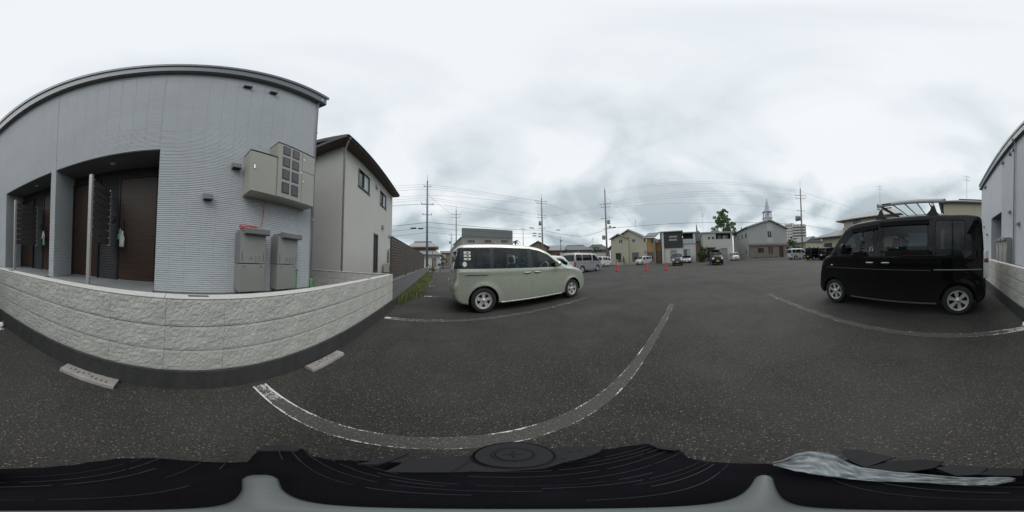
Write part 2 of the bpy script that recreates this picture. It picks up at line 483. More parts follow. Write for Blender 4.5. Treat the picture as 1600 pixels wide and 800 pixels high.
# ------------------------------------------------------------------ geometry helpers
WM = {}
def wm(o):
    return WM.get(o.name, Matrix.Identity(4))
class MB:
    def __init__(s):
        s.v, s.f = [], []
    def add(s, vs, fs):
        b = len(s.v)
        s.v += [tuple(p) for p in vs]
        s.f += [tuple(b + i for i in f) for f in fs]
        return s
    def box(s, x0, x1, y0, y1, z0, z1):
        if x0 > x1: x0, x1 = x1, x0
        if y0 > y1: y0, y1 = y1, y0
        if z0 > z1: z0, z1 = z1, z0
        return s.add([(x0, y0, z0), (x1, y0, z0), (x1, y1, z0), (x0, y1, z0), (x0, y0, z1), (x1, y0, z1), (x1, y1, z1), (x0, y1, z1)],
                     [(3, 2, 1, 0), (4, 5, 6, 7), (0, 1, 5, 4), (1, 2, 6, 5), (2, 3, 7, 6), (3, 0, 4, 7)])
    def bbox(s, x0, x1, y0, y1, z0, z1, b=0.01, seg=1):
        bm = bmesh.new()
        bmesh.ops.create_cube(bm, size=1)
        for v in bm.verts:
            v.co = ((x0 + x1) / 2 + v.co.x * abs(x1 - x0), (y0 + y1) / 2 + v.co.y * abs(y1 - y0), (z0 + z1) / 2 + v.co.z * abs(z1 - z0))
        bmesh.ops.bevel(bm, geom=bm.edges[:], offset=b, segments=seg, profile=0.6, affect='EDGES')
        bm.verts.index_update()
        s.add([v.co[:] for v in bm.verts], [tuple(v.index for v in f.verts) for f in bm.faces])
        bm.free()
        return s
    def tube(s, p0, p1, r0, r1=None, n=8, caps=True):
        return s.path([p0, p1], [r0, r0 if r1 is None else r1], n, caps)
    def path(s, pts, r, n=6, caps=True, closed=False):
        pts = [Vector(p) for p in pts]
        m = len(pts)
        rr = r if isinstance(r, (list, tuple)) else [r] * m
        base = len(s.v)
        prev = None
        for i, p in enumerate(pts):
            if closed:
                d = pts[(i + 1) % m] - pts[i - 1]
            else:
                d = pts[min(i + 1, m - 1)] - pts[max(i - 1, 0)]
            d.normalize()
            a = prev - d * prev.dot(d) if prev is not None else d.orthogonal()
            if a.length < 1e-6:
                a = d.orthogonal()
            a.normalize()
            prev = a
            b = d.cross(a)
            for k in range(n):
                t = 2 * math.pi * k / n
                s.v.append(tuple(p + (a * math.cos(t) + b * math.sin(t)) * rr[i]))
        for i in range(m if closed else m - 1):
            for k in range(n):
                i2 = (i + 1) % m
                s.f.append((base + i * n + k, base + i * n + (k + 1) % n, base + i2 * n + (k + 1) % n, base + i2 * n + k))
        if caps and not closed:
            s.f.append(tuple(base + k for k in range(n))[::-1])
            s.f.append(tuple(base + (m - 1) * n + k for k in range(n)))
        return s
    def prism(s, poly, vec):
        n = len(poly)
        poly = [Vector(p) for p in poly]
        vec = Vector(vec)
        return s.add(poly + [p + vec for p in poly],
                     [tuple(range(n))[::-1], tuple(range(n, 2 * n))] + [(i, (i + 1) % n, n + (i + 1) % n, n + i) for i in range(n)])
    def lathe(s, prof, c=(0, 0, 0), axis='z', n=24, closed=False):
        base = len(s.v)
        for k in range(n):
            t = 2 * math.pi * k / n
            for (r, h) in prof:
                a, b = r * math.cos(t), r * math.sin(t)
                p = {'z': (a, b, h), 'y': (a, h, b), 'x': (h, a, b)}[axis]
                s.v.append((p[0] + c[0], p[1] + c[1], p[2] + c[2]))
        m = len(prof)
        for k in range(n):
            k2 = (k + 1) % n
            for i in range(m if closed else m - 1):
                i2 = (i + 1) % m
                s.f.append((base + k * m + i, base + k2 * m + i, base + k2 * m + i2, base + k * m + i2))
        return s
    def ball(s, c, r, nu=14, nv=9):
        rx, ry, rz = r if isinstance(r, (list, tuple)) else (r, r, r)
        prof = []
        base = len(s.v)
        for j in range(nv + 1):
            ph = math.pi * j / nv
            for k in range(nu):
                t = 2 * math.pi * k / nu
                s.v.append((c[0] + rx * math.sin(ph) * math.cos(t), c[1] + ry * math.sin(ph) * math.sin(t), c[2] + rz * math.cos(ph)))
        for j in range(nv):
            for k in range(nu):
                s.f.append((base + j * nu + k, base + (j + 1) * nu + k, base + (j + 1) * nu + (k + 1) % nu, base + j * nu + (k + 1) % nu))
        return s
    def mesh(s, name, smooth=False):
        me = bpy.data.meshes.new(name)
        me.from_pydata(s.v, [], s.f)
        me.update()
        bm = bmesh.new()
        bm.from_mesh(me)
        bmesh.ops.recalc_face_normals(bm, faces=bm.faces[:])
        bm.to_mesh(me)
        bm.free()
        if smooth:
            me.polygons.foreach_set('use_smooth', [True] * len(me.polygons))
        return me
def link(name, data, m=None, parent=None, loc=None):
    o = bpy.data.objects.new(name, data)
    COL.objects.link(o)
    if m is not None and data is not None and hasattr(data, 'materials') and len(data.materials) == 0:
        data.materials.append(MATS[m])
    W = Matrix.Identity(4)
    if loc is not None:
        o.location = loc
        W = Matrix.Translation(loc)
    if parent is not None:
        o.parent = parent
        o.matrix_parent_inverse = wm(parent).inverted()
    WM[o.name] = W
    return o
def obj(name, mb, m, parent=None, smooth=False, loc=None):
    me = mb.mesh(name, smooth)
    if smooth == 'auto':
        me.polygons.foreach_set('use_smooth', [True] * len(me.polygons))
        try:
            me.set_sharp_from_angle(angle=rad(35))
        except Exception:
            pass
    return link(name, me, m, parent, loc)
def tag(o, label, cat, group=None):
    o['label'] = label
    o['category'] = cat
    if group:
        o['group'] = group
    return o
def struct(name, mb, m, smooth=False):
    o = obj(name, mb, m, smooth=smooth)
    o['kind'] = 'structure'
    return o
def stuff(o):
    o['kind'] = 'stuff'
    return o
def thing(name, label, cat, loc=(0, 0, 0), group=None):
    o = link(name, None, loc=loc)
    o.empty_display_size = 0.2
    return tag(o, label, cat, group)
def place(root, loc, rz=0.0):
    """move a thing that was built round the origin"""
    root.location = loc
    root.rotation_euler = (0, 0, rz)
    WM[root.name] = Matrix.Translation(loc) @ Matrix.Rotation(rz, 4, 'Z')
def copy_tree(o, parent=None):
    c = o.copy()
    COL.objects.link(c)
    if parent is not None:
        c.parent = parent
    for ch in list(o.children):
        copy_tree(ch, c)
    return c

def panel(mb, o, U, V, Nn, w, h, holes=(), depth=0.1):
    """wall face of w x h with rectangular holes (u0,u1,v0,v1) and their reveals"""
    o, U, V, Nn = Vector(o), Vector(U), Vector(V), Vector(Nn)
    us = sorted({0.0, w} | {x for q in holes for x in q[:2]})
    vs_ = sorted({0.0, h} | {x for q in holes for x in q[2:]})
    P = lambda u, v, d=0: o + U * u + V * v - Nn * d
    for i in range(len(us) - 1):
        for j in range(len(vs_) - 1):
            cu, cv = (us[i] + us[i + 1]) / 2, (vs_[j] + vs_[j + 1]) / 2
            if any(q[0] < cu < q[1] and q[2] < cv < q[3] for q in holes):
                continue
            mb.add([P(us[i], vs_[j]), P(us[i + 1], vs_[j]), P(us[i + 1], vs_[j + 1]), P(us[i], vs_[j + 1])], [(0, 1, 2, 3)])
    for (u0, u1, v0, v1) in holes:
        c = [(u0, v0), (u1, v0), (u1, v1), (u0, v1)]
        for k in range(4):
            a, b = c[k], c[(k + 1) % 4]
            mb.add([P(*a), P(*b), P(*b, depth), P(*a, depth)], [(0, 1, 2, 3)])
    return mb
def window(parent, o, U, V, Nn, q, depth=0.06, fr=0.05, mull=1, fm='dark_frame', gm='window_glass', sill=False, name='window', proud=0.02):
    """a framed window set in the hole q of a wall: frame (+ sash bars) and its panes"""
    o, U, V, Nn = Vector(o), Vector(U), Vector(V), Vector(Nn)
    u0, u1, v0, v1 = q
    mb = MB()
    P = lambda u, v, d: o + U * u + V * v - Nn * d
    def bar(a0, a1, b0, b1, d0=-proud, d1=depth):
        mb.add([P(a0, b0, d0), P(a1, b0, d0), P(a1, b1, d0), P(a0, b1, d0), P(a0, b0, d1), P(a1, b0, d1), P(a1, b1, d1), P(a0, b1, d1)],
               [(3, 2, 1, 0), (4, 5, 6, 7), (0, 1, 5, 4), (1, 2, 6, 5), (2, 3, 7, 6), (3, 0, 4, 7)])
    e = 0.012
    bar(u0 - e, u0 + fr, v0 - e, v1 + e); bar(u1 - fr, u1 + e, v0 - e, v1 + e)
    bar(u0 + fr, u1 - fr, v0 - e, v0 + fr); bar(u0 + fr, u1 - fr, v1 - fr, v1 + e)
    for k in range(mull):
        c = u0 + (u1 - u0) * (k + 1) / (mull + 1)
        bar(c - fr * 0.5, c + fr * 0.5, v0 + fr, v1 - fr, 0.0)
    if sill:
        bar(u0 - 0.04, u1 + 0.04, v0 - 0.05, v0 - e - 0.002, -proud - 0.03, 0.0)
    w = obj(name, mb, fm, parent)
    n = mull + 1
    for k in range(n):
        a = u0 + fr * 0.6 + (u1 - u0 - fr * 1.2) * k / n
        b = u0 + fr * 0.6 + (u1 - u0 - fr * 1.2) * (k + 1) / n
        dd = depth * (0.55 if k % 2 else 0.75)
        p = MB().add([P(a, v0 + fr * .6, dd), P(b, v0 + fr * .6, dd), P(b, v1 - fr * .6, dd), P(a, v1 - fr * .6, dd),
                      P(a, v0 + fr * .6, dd + .006), P(b, v0 + fr * .6, dd + .006), P(b, v1 - fr * .6, dd + .006), P(a, v1 - fr * .6, dd + .006)],
                     [(0, 1, 2, 3), (7, 6, 5, 4), (0, 4, 5, 1), (1, 5, 6, 2), (2, 6, 7, 3), (3, 7, 4, 0)])
        obj('pane', p, gm if isinstance(gm, str) else gm[k % len(gm)], w)
    return w
def bricks(mb, O, U, V, Nn, u0, u1, v0, v1, pu, pv, gap=0.004, d=0.007, ou=0.0, ov=0.0, gu=0.001):
    """proud narrow bricks in stack bond filling a rectangle of a wall"""
    O, U, V, Nn = Vector(O), Vector(U), Vector(V), Vector(Nn)
    i0, i1 = math.floor((u0 - ou) / pu), math.ceil((u1 - ou) / pu)
    j0, j1 = math.floor((v0 - ov) / pv), math.ceil((v1 - ov) / pv)
    F = [(4, 5, 6, 7), (0, 1, 5, 4), (1, 2, 6, 5), (2, 3, 7, 6), (3, 0, 4, 7)]
    for i in range(i0, i1):
        a, b = max(u0, ou + i * pu) + gu * .5, min(u1, ou + (i + 1) * pu) - gu * .5
        if b - a < 0.01:
            continue
        for j in range(j0, j1):
            c, e = max(v0, ov + j * pv) + gap * .5, min(v1, ov + (j + 1) * pv) - gap * .5
            if e - c < 0.008:
                continue
            dd = d + random.uniform(-.0012, .0012)
            k = 0.003
            ku = 0.0004
            A = O + U * a + V * c; B = O + U * b + V * c; Cc = O + U * b + V * e; D = O + U * a + V * e
            n = Nn * dd
            mb.add([A, B, Cc, D, A + n + U * ku + V * k, B + n + V * k - U * ku, Cc + n - U * ku - V * k, D + n + U * ku - V * k], F)

XA, YA, ZA = Vector((1, 0, 0)), Vector((0, 1, 0)), Vector((0, 0, 1))

# ------------------------------------------------------------------ ground
g = MB().add([(-900, -900, -0.012), (900, -900, -0.012), (900, 900, -0.012), (-900, 900, -0.012)], [(0, 1, 2, 3)])
struct('ground', g, 'pale_ground')
g = MB().add([(-1.15, -24, 0), (29.2, -24, 0), (29.2, 19.6, 0), (-1.15, 19.6, 0)], [(0, 1, 2, 3)])
struct('parking_lot', g, 'asphalt')
g = MB().add([(29.2, -60, -0.006), (33.0, -60, -0.006), (33.0, 80, -0.006), (29.2, 80, -0.006)], [(0, 1, 2, 3)])
struct('street', g, 'street')
g = MB().add([(-1.0, 19.6, -0.006), (4.6, 19.6, -0.006), (7.5, 75, -0.006), (1.0, 75, -0.006)], [(0, 1, 2, 3)])
struct('lane', g, 'street')
g = MB().add([(-1.0, 19.6, -0.009), (29.2, 19.6, -0.009), (29.2, 25, -0.009), (-1.0, 25, -0.009)], [(0, 1, 2, 3)])
struct('road', g, 'street')
for k, (a, b) in enumerate([(19.2, 7.2), (-9.5, -24)]):
    struct('kerb', MB().bbox(29.2, 29.38, min(a, b), max(a, b), -0.05, 0.13, 0.015), 'kerb')

def lot_line(y, x0, x1, m, w=0.105):
    n = 40
    me = bpy.data.meshes.new('parking_line')
    vv, ff, uv = [], [], []
    for i in range(n + 1):
        x = x0 + (x1 - x0) * i / n
        wob = 0.006 * noise.noise((x * 1.3, y, 0))
        vv += [(x, y - w / 2 + wob, 0.004), (x, y + w / 2 + wob, 0.004)]
    for i in range(n):
        ff.append((2 * i, 2 * i + 2, 2 * i + 3, 2 * i + 1))
    me.from_pydata(vv, [], ff)
    ul = me.uv_layers.new(name='UVMap')
    for i in range(n):
        for c, (a, b) in enumerate([(i / n, 0), ((i + 1) / n, 0), ((i + 1) / n, 1), (i / n, 1)]):
            ul.data[i * 4 + c].uv = (a, b)
    o = link('parking_line', me, m)
    o['kind'] = 'structure'
lot_line(0.572, -1.02, 3.9, 'line_paint')
lot_line(3.08, -1.02, 3.9, 'line_worn')
lot_line(-1.965, -1.02, 4.1, 'line_worn')
for y in (5.45, 7.93, 10.0, 12.6):
    lot_line(y, -0.45, 3.9, 'line_worn')
for y in (-4.47, -6.97):
    lot_line(y, -1.0, 3.9, 'line_worn')

# ------------------------------------------------------------------ split-face block wall in front of the apartment
def split_blocks(n, w, h, d, rough, seed, nu=11, nv=6):
    """rough-faced blocks, front face looking +X, origin at lower front corner"""
    out = []
    for k in range(n):
        mb = MB()
        idx = {}
        for j in range(nv + 1):
            for i in range(nu + 1):
                y, z = w * i / nu, h * j / nv
                e = min(j, nv - j)
                x = 0.0
                if e > 0:
                    x = rough * (0.35 + 0.5 * noise.noise((y * 14 + seed + k * 7.1, z * 14, k * 3.3)) + 0.7 * noise.noise((y * 38, z * 38 + k * 5.7, seed)))
                    x = max(-0.004, x)
                idx[i, j] = len(mb.v)
                mb.v.append((x, y, z))
        for j in range(nv):
            for i in range(nu):
                mb.f.append((idx[i, j], idx[i + 1, j], idx[i + 1, j + 1], idx[i, j + 1]))
        rim = [idx[i, 0] for i in range(nu + 1)] + [idx[nu, j] for j in range(1, nv + 1)] + [idx[i, nv] for i in range(nu - 1, -1, -1)] + [idx[0, j] for j in range(nv - 1, 0, -1)]
        b0 = len(mb.v)
        for r in rim:
            p = mb.v[r]
            mb.v.append((-d, p[1], p[2]))
        m = len(rim)
        for q in range(m):
            mb.f.append((rim[q], b0 + q, b0 + (q + 1) % m, rim[(q + 1) % m]))
        out.append(mb.mesh('block'))
    return out
WALL_X = -1.1
bw = thing('boundary_wall', 'long pale split-face block wall on a dark concrete footing, in front of the grey apartment building', 'wall', (WALL_X - 0.06, -2.5, 0))
BL = split_blocks(8, 0.4048, 0.2045, 0.12, 0.0065, 3.0, 24, 12)
HALF = {}
Y0W, Y1W = -9.05, 3.88
k = 0
y = -0.5 - 0.4065 * 21
while y < Y1W - 0.02:
    w = min(0.4065, Y1W - y)
    for c in range(3):
        z0 = 0.2115 + c * 0.2125
        if w < 0.38:
            if w not in HALF:
                HALF[w] = split_blocks(1, w - 0.0045, 0.2045, 0.12, 0.007, 11.0, 6)[0]
            me = HALF[w]
        else:
            me = BL[(k * 5 + c * 3 + (k * k) % 4) % 8]
        link('block', me, 'block_face', bw, (WALL_X, y + 0.0008, z0 + 0.004))
        k += 1
    y += 0.4065
obj('mortar_core', MB().box(WALL_X - 0.117, WALL_X - 0.012, Y0W, Y1W - 0.006, 0.2, 0.846), 'mortar', bw)
cap = MB()
y = Y0W
while y < Y1W:
    y2 = min(y + 0.813, Y1W + 0.004)
    cap.bbox(WALL_X - 0.124, WALL_X + 0.003, y + 0.0015, y2 - 0.0015, 0.8475, 0.855, 0.002)
    y += 0.813
obj('coping', cap, 'block_cap', bw)
ft = MB()
n = 60
for i in range(n):
    a, b = Y0W + (Y1W - Y0W) * i / n, Y0W + (Y1W - Y0W) * (i + 1) / n
    xa, xb = [WALL_X + 0.018 + 0.006 * noise.noise((q * 1.7, 0.3, 0)) for q in (a, b)]
    ft.add([(xa + .012, a, -0.03), (xb + .012, b, -0.03), (xb, b, 0.2105), (xa, a, 0.2105), (WALL_X - .13, a, 0.2105), (WALL_X - .13, b, 0.2105)],
           [(0, 1, 2, 3), (3, 2, 5, 4)])
ft.add([(WALL_X + .024, Y1W, -0.03), (WALL_X + .018, Y1W, 0.2105), (WALL_X - .13, Y1W, 0.2105), (WALL_X - .13, Y1W, -0.03)], [(0, 1, 2, 3)])
obj('footing', ft, 'footing', bw)
# drain slot plate lying on the coping
for i, (yy, w) in enumerate([(0.13, 0.075), (-2.02, 0.06), (2.62, 0.05)]):
    obj('slot_plate', MB().bbox(WALL_X - 0.085, WALL_X - 0.05, yy - w, yy + w, 0.8555, 0.859, 0.001), 'mortar', bw)

def flat_stop(lab, x0, x1, y0, y1, rz, seed):
    t = thing('wheel_stop', lab, 'wheel stop', ((x0 + x1) / 2, (y0 + y1) / 2, 0), 'flat wheel stops along the wall')
    cx, cy, hw, hl = (x0 + x1) / 2, (y0 + y1) / 2, (x1 - x0) / 2, (y1 - y0) / 2
    R_ = Matrix.Rotation(rz, 4, 'Z')
    mb = MB()
    n = 14
    rnd = random.Random(seed)
    for i in range(n + 1):
        v = -hl + 2 * hl * i / n
        h = 0.036 + rnd.uniform(-.0015, .0015)
        for (u, z) in ((-hw, 0), (-hw + .006, h - .006), (-hw + .016, h), (hw - .02, h), (hw - .008, h - .008), (hw, 0)):
            p = R_ @ Vector((u + rnd.uniform(-.002, .002), v, z))
            mb.v.append((cx + p.x, cy + p.y, p.z))
    for i in range(n):
        for j in range(5):
            a = i * 6 + j
            mb.f.append((a, a + 1, a + 7, a + 6))
    mb.f.append(tuple(range(6)))
    mb.f.append(tuple(n * 6 + j for j in range(6)))
    obj('body', mb, 'wheel_stop', t)
    # dark scuffs stamped in the top
    for i in range(9):
        u, v = rnd.uniform(-hw * .5, hw * .5), -hl * .7 + 1.4 * hl * i / 8
        p = R_ @ Vector((u, v, 0.0355))
        obj('scuff', MB().bbox(cx + p.x - .012, cx + p.x + .012, cy + p.y - rnd.uniform(.003, .008), cy + p.y + .006, 0.0355, 0.0378, 0.001), 'stop_mark', t)
flat_stop('flat scuffed concrete wheel stop at the wall foot, left of the worn white line', -1.075, -0.955, -0.85, -0.39, 0.02, 1)
flat_stop('flat concrete wheel stop at the wall foot, on the minivan side of the white line', -1.055, -0.945, 1.04, 1.51, -0.02, 2)

# crumpled litter at the wall foot
mb = MB().ball((-1.02, -2.02, 0.035), (0.04, 0.05, 0.035), 12, 8)
mb.v = [tuple(Vector(v) + Vector((noise.noise((v[0] * 60, v[1] * 60, v[2] * 60)), noise.noise((v[0] * 60 + 9, v[1] * 60, v[2] * 60)), max(-.9, noise.noise((v[0] * 60, v[1] * 60 + 9, v[2] * 60))))) * 0.018) for v in mb.v]
tag(obj('plastic_litter', mb, 'white_plastic'), 'small crumpled white plastic litter on the asphalt at the wall foot', 'litter')
peb = MB()
for i in range(260):
    yv = random.uniform(-2.6, 2.6)
    xv = WALL_X + 0.05 + abs(random.gauss(0, 0.14))
    r = random.uniform(0.002, 0.006)
    peb.ball((xv, yv, r * .5), (r, r * random.uniform(.6, 1.3), r * .6), 5, 3)
stuff(tag(obj('gravel', peb, 'foundation'), 'scattered pale grit along the foot of the block wall', 'gravel'))

# yard strip between wall and building
struct('yard', MB().box(-2.26, WALL_X - 0.125, -12.0, 3.8, 0.1, 0.36), 'pale_ground')

# ------------------------------------------------------------------ grey apartment building
FX = -2.3
apt = thing('apartment_building', 'two-storey grey brick-pattern apartment building with recessed dark wood doors, behind the block wall', 'building', (FX - 4, -4.75, 0))
ZB, ZE = 0.62, 5.93
YR, YL = 2.28, -11.8
RECS = [(-2.31, -0.38), (-4.34, -2.44), (-8.93, -7.08)]
ZO = 2.9
holes = [(a - YL, b - YL, 0.0, ZO - ZB) for a, b in RECS]
wl = MB()
panel(wl, (FX - 0.004, YL, ZB), YA, ZA, XA, YR - YL, ZE - ZB, holes, 0.02)
wl.add([(FX - .004, YR, ZB), (FX - 8, YR, ZB), (FX - 8, YR, ZE), (FX - .004, YR, ZE)], [(0, 1, 2, 3)])
wl.add([(FX - .004, YL, ZB), (FX - 8, YL, ZB), (FX - 8, YL, ZE), (FX - .004, YL, ZE)], [(0, 1, 2, 3)])
wl.add([(FX - 8, YL, ZB), (FX - 8, YR, ZB), (FX - 8, YR, ZE), (FX - 8, YL, ZE)], [(0, 1, 2, 3)])
obj('wall', wl, 'siding_joint', apt)
sd_ = MB()
O0 = (FX - 0.004, 0, 0)
PU, PV = 0.212, 0.0305
ys = sorted([YL, YR] + [q for r in RECS for q in r])
segs = [(-0.38, YR, ZB, ZE), (-2.31, -0.38, ZO, ZE), (-2.44, -2.31, ZB, ZE), (-4.34, -2.44, ZO, ZE), (-7.08, -4.34, ZB, ZE)]
for (a, b, c, e) in segs:
    bricks(sd_, O0, YA, ZA, XA, a, b, c, e, PU, PV, 0.0045, 0.0075, 0.03, ZB)
for (a, b, c, e) in [(-8.93, -7.08, ZO, ZE), (YL, -8.93, ZB, ZE)]:
    bricks(sd_, O0, YA, ZA, XA, a, b, c, e, PU * 4, PV * 2, 0.005, 0.0075, 0.03, ZB)
stuff(obj('siding', sd_, 'siding', apt))
# reveals of the recesses: bricks on their side walls, ceiling, dark stone back wall
BX = -2.9
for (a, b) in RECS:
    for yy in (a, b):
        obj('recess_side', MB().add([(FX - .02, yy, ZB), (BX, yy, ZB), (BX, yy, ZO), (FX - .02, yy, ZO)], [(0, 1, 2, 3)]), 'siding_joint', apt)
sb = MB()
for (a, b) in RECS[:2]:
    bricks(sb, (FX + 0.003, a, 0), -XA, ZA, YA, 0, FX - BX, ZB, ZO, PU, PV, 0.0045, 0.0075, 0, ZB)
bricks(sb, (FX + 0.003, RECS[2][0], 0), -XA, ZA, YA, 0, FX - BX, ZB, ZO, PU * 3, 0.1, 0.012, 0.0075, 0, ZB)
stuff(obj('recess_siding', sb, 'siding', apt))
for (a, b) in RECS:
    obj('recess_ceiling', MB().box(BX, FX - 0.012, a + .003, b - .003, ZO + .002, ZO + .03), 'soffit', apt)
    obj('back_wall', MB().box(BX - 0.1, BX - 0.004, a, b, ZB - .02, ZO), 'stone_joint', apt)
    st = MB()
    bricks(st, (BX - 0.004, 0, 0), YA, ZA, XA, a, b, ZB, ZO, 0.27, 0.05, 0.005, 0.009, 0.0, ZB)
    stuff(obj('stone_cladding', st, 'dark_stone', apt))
    dl = MB().lathe([(0.0, 2.893), (0.045, 2.893), (0.05, 2.9), (0.05, 2.903)], ((FX + BX) / 2, (a + b) / 2 + 0.1, 0), 'z', 16)
    obj('downlight', dl, 'white_plastic', apt, True)
def entry_door(y0, y1, z0, z1, handle_side, hinge=False):
    fr = MB()
    fx0, fx1 = BX - 0.02, BX + 0.045
    fr.box(fx0, fx1, y0, y0 + .04, z0, z1); fr.box(fx0, fx1, y1 - .04, y1, z0, z1); fr.box(fx0, fx1, y0 + .04, y1 - .04, z1 - .04, z1)
    f = obj('door_frame', fr, 'black_plastic', apt)
    d = MB().bbox(BX - .01, BX + 0.03, y0 + .045, y1 - .045, z0 + .012, z1 - .045, 0.004)
    do = obj('door', d, 'door_wood', apt)
    for q in range(1, 4):
        zz = z0 + (z1 - z0) * q / 4
        obj('groove', MB().box(BX + .0302, BX + .0312, y0 + .05, y1 - .05, zz - .003, zz + .003), 'black_plastic', do)
    hy = y0 + .13 if handle_side < 0 else y1 - .13
    h = MB().tube((BX + .085, hy, 1.42), (BX + .085, hy, 1.80), 0.011, n=8)
    h.tube((BX + .03, hy, 1.47), (BX + .085, hy, 1.47), 0.008, n=6); h.tube((BX + .03, hy, 1.75), (BX + .085, hy, 1.75), 0.008, n=6)
    obj('handle', h, 'black_plastic', do, True)
    obj('threshold', MB().bbox(BX + .002, BX + .055, y0 + .05, y1 - .01, z0 - .005, z0 + .012, .003), 'metal_grey', do)
for dy in (0.0, -2.1):
    entry_door(-1.22 + dy, -0.45 + dy, 0.635, 2.70, -1)
    entry_door(-2.30 + dy * 0.975, -1.62 + dy, 0.635, 2.71, 1)
    obj('intercom', MB().bbox(BX + .004, BX + .03, -1.385 + dy, -1.285 + dy, 1.76, 1.88, .006), 'black_plastic', apt)
entry_door(-7.95, -7.2, 0.635, 2.7, -1)
entry_door(-8.85, -8.1, 0.635, 2.7, 1)
for (a, b) in RECS:
    obj('porch_floor', MB().bbox(BX, FX + 0.30, a + .004, b - .004, 0.42, 0.632, 0.006), 'porch_tile', apt)
for (a, b) in ((YL + .03, RECS[2][0]), (RECS[2][1], RECS[1][0]), (RECS[1][1], RECS[0][0]), (RECS[0][1], YR - .03)):
    obj('foundation', MB().box(FX - .6, FX - .03, a, b, 0.0, ZB - .004), 'foundation', apt)
for (a, b) in ((-0.375, YR), (RECS[2][1], RECS[1][0])):
    obj('starter_strip', MB().box(FX - .01, FX + .012, a, b, ZB - .02, ZB - .003), 'metal_grey', apt)
# flat roof edge: soffit, two-step fascia and gutter
rf = MB()
EX = FX + 0.14
rf.box(FX - 8.1, EX - .02, YL - .16, YR + .15, 5.80, 5.90)
ro = obj('roof', rf, 'soffit', apt)
fa = MB()
fa.box(EX - .02, EX + .005, YL - .16, YR + .15, 5.775, 6.14)
fa.box(FX - 8.1, EX - .02, YR + .15, YR + .175, 5.775, 6.14)
fa.box(FX - 8.1, EX - .02, YL - .185, YL - .16, 5.775, 6.14)
obj('fascia', fa, 'fascia', ro)
gu = MB()
prof = [(0.0, 6.0), (0.0, 6.06), (0.01, 6.06), (0.012, 6.012), (0.045, 5.985), (0.085, 6.0), (0.105, 6.05), (0.11, 6.2), (0.125, 6.22), (0.125, 6.235), (0.10, 6.235), (0.09, 6.05), (0.06, 6.0)]
ptsA = [(EX + .005 + a, YL - .2, b) for a, b in [(0.002, 6.09), (0.018, 6.08), (0.03, 6.10), (0.034, 6.19), (0.04, 6.2), (0.002, 6.21)]]
gu.prism(ptsA, (0, YR - YL + .39, 0))
obj('gutter', gu, 'fascia_trim', ro)
rc = MB().prism([(EX - .02, YL - .2, 6.145), (EX + .0, YL - .2, 6.2), (FX - 8.1, YL - .2, 6.5), (FX - 8.1, YL - .2, 6.02)], (0, YR - YL + .4, 0))
obj('roof_sheet', rc, 'fascia', ro)
def downpipe(y, x, z0, z1, m, par):
    mb = MB().path([(x + .13, y, z1 + .19), (x + .13, y, z1 + .09), (x + .02, y, z1), (x + .02, y, z0)], 0.026, 8)
    o = obj('downpipe', mb, m, par, True)
    for zz in np.arange(z0 + .4, z1, 1.2):
        obj('bracket', MB().box(x - .02, x + .05, y - .032, y + .032, zz, zz + .02), m, o)
downpipe(YR + .022, FX + .005, 0.36, 5.75, 'pipe_lilac', apt)
downpipe(-5.5, FX + .035, 0.36, 5.75, 'pipe_lilac', apt)
obj('corner_trim', MB().box(FX - .05, FX + .01, YR - .002, YR + .012, ZB, ZE - .14), 'siding_far', apt)
def vent_hood(y, z, w=.13, h=.105, d=.1, par=None, m='heater_side'):
    mb = MB().prism([(FX + .004, y - w / 2, z - h / 2), (FX + d, y - w / 2, z - h / 2), (FX + d, y - w / 2, z + h / 2 - .035), (FX + d - .05, y - w / 2, z + h / 2), (FX + .004, y - w / 2, z + h / 2)], (0, w, 0))
    o = obj('vent_hood', mb, m, par)
    obj('vent_grille', MB().box(FX + .01, FX + d - .008, y - w / 2 + .008, y + w / 2 - .008, z - h / 2 - .003, z - h / 2 + .01), 'black_plastic', o)
for (y, z) in [(0.72, 2.64), (0.325, 2.03), (0.79, 5.33), (1.24, 5.35), (-6.9, 5.42), (-6.02, 5.42), (-5.66, 5.42), (-10.5, 5.4), (-10.3, 5.42), (-5.97, 2.65), (-5.12, 2.05), (-10.7, 2.66), (-9.84, 2.07)]:
    vent_hood(y, z, par=apt)

# slatted privacy screens between the doors
def screen(y, lab, post_x=-2.1):
    t = thing('privacy_screen', lab, 'screen', (post_x, y, 0.632), 'slatted screens between the doors')
    obj('post', MB().bbox(post_x - .028, post_x + .028, y - .028, y + .028, 0.632, 2.43, .004), 'steel_post', t)
    xe = -2.78
    obj('end_upright', MB().box(xe - .012, xe + .012, y - .022, y + .022, 1.28, 2.36), 'steel_post', t)
    n = 8
    for k in range(n):
        z0 = 1.30 + k * 0.134
        s = obj('slat', MB().bbox(xe + .012, post_x - .03, y - .012, y + .012, z0, z0 + .116, .003), 'slat_dark', t)
        obj('clip', MB().box(post_x - .075, post_x - .029, y + .010, y + .024, z0 + .114, z0 + .130), 'slat_edge_glint', s)  # clips added in bright colour for the light caught on slat edges
        obj('clip', MB().box(xe + .0, xe + .05, y + .010, y + .026, z0 + .112, z0 + .132), 'slat_edge_glint', s)
screen(-1.35, 'slatted dark privacy screen on a tall steel post, the one nearer the meter cabinets')
screen(-3.47, 'slatted dark privacy screen on a steel post, the one beyond the brick pillar')
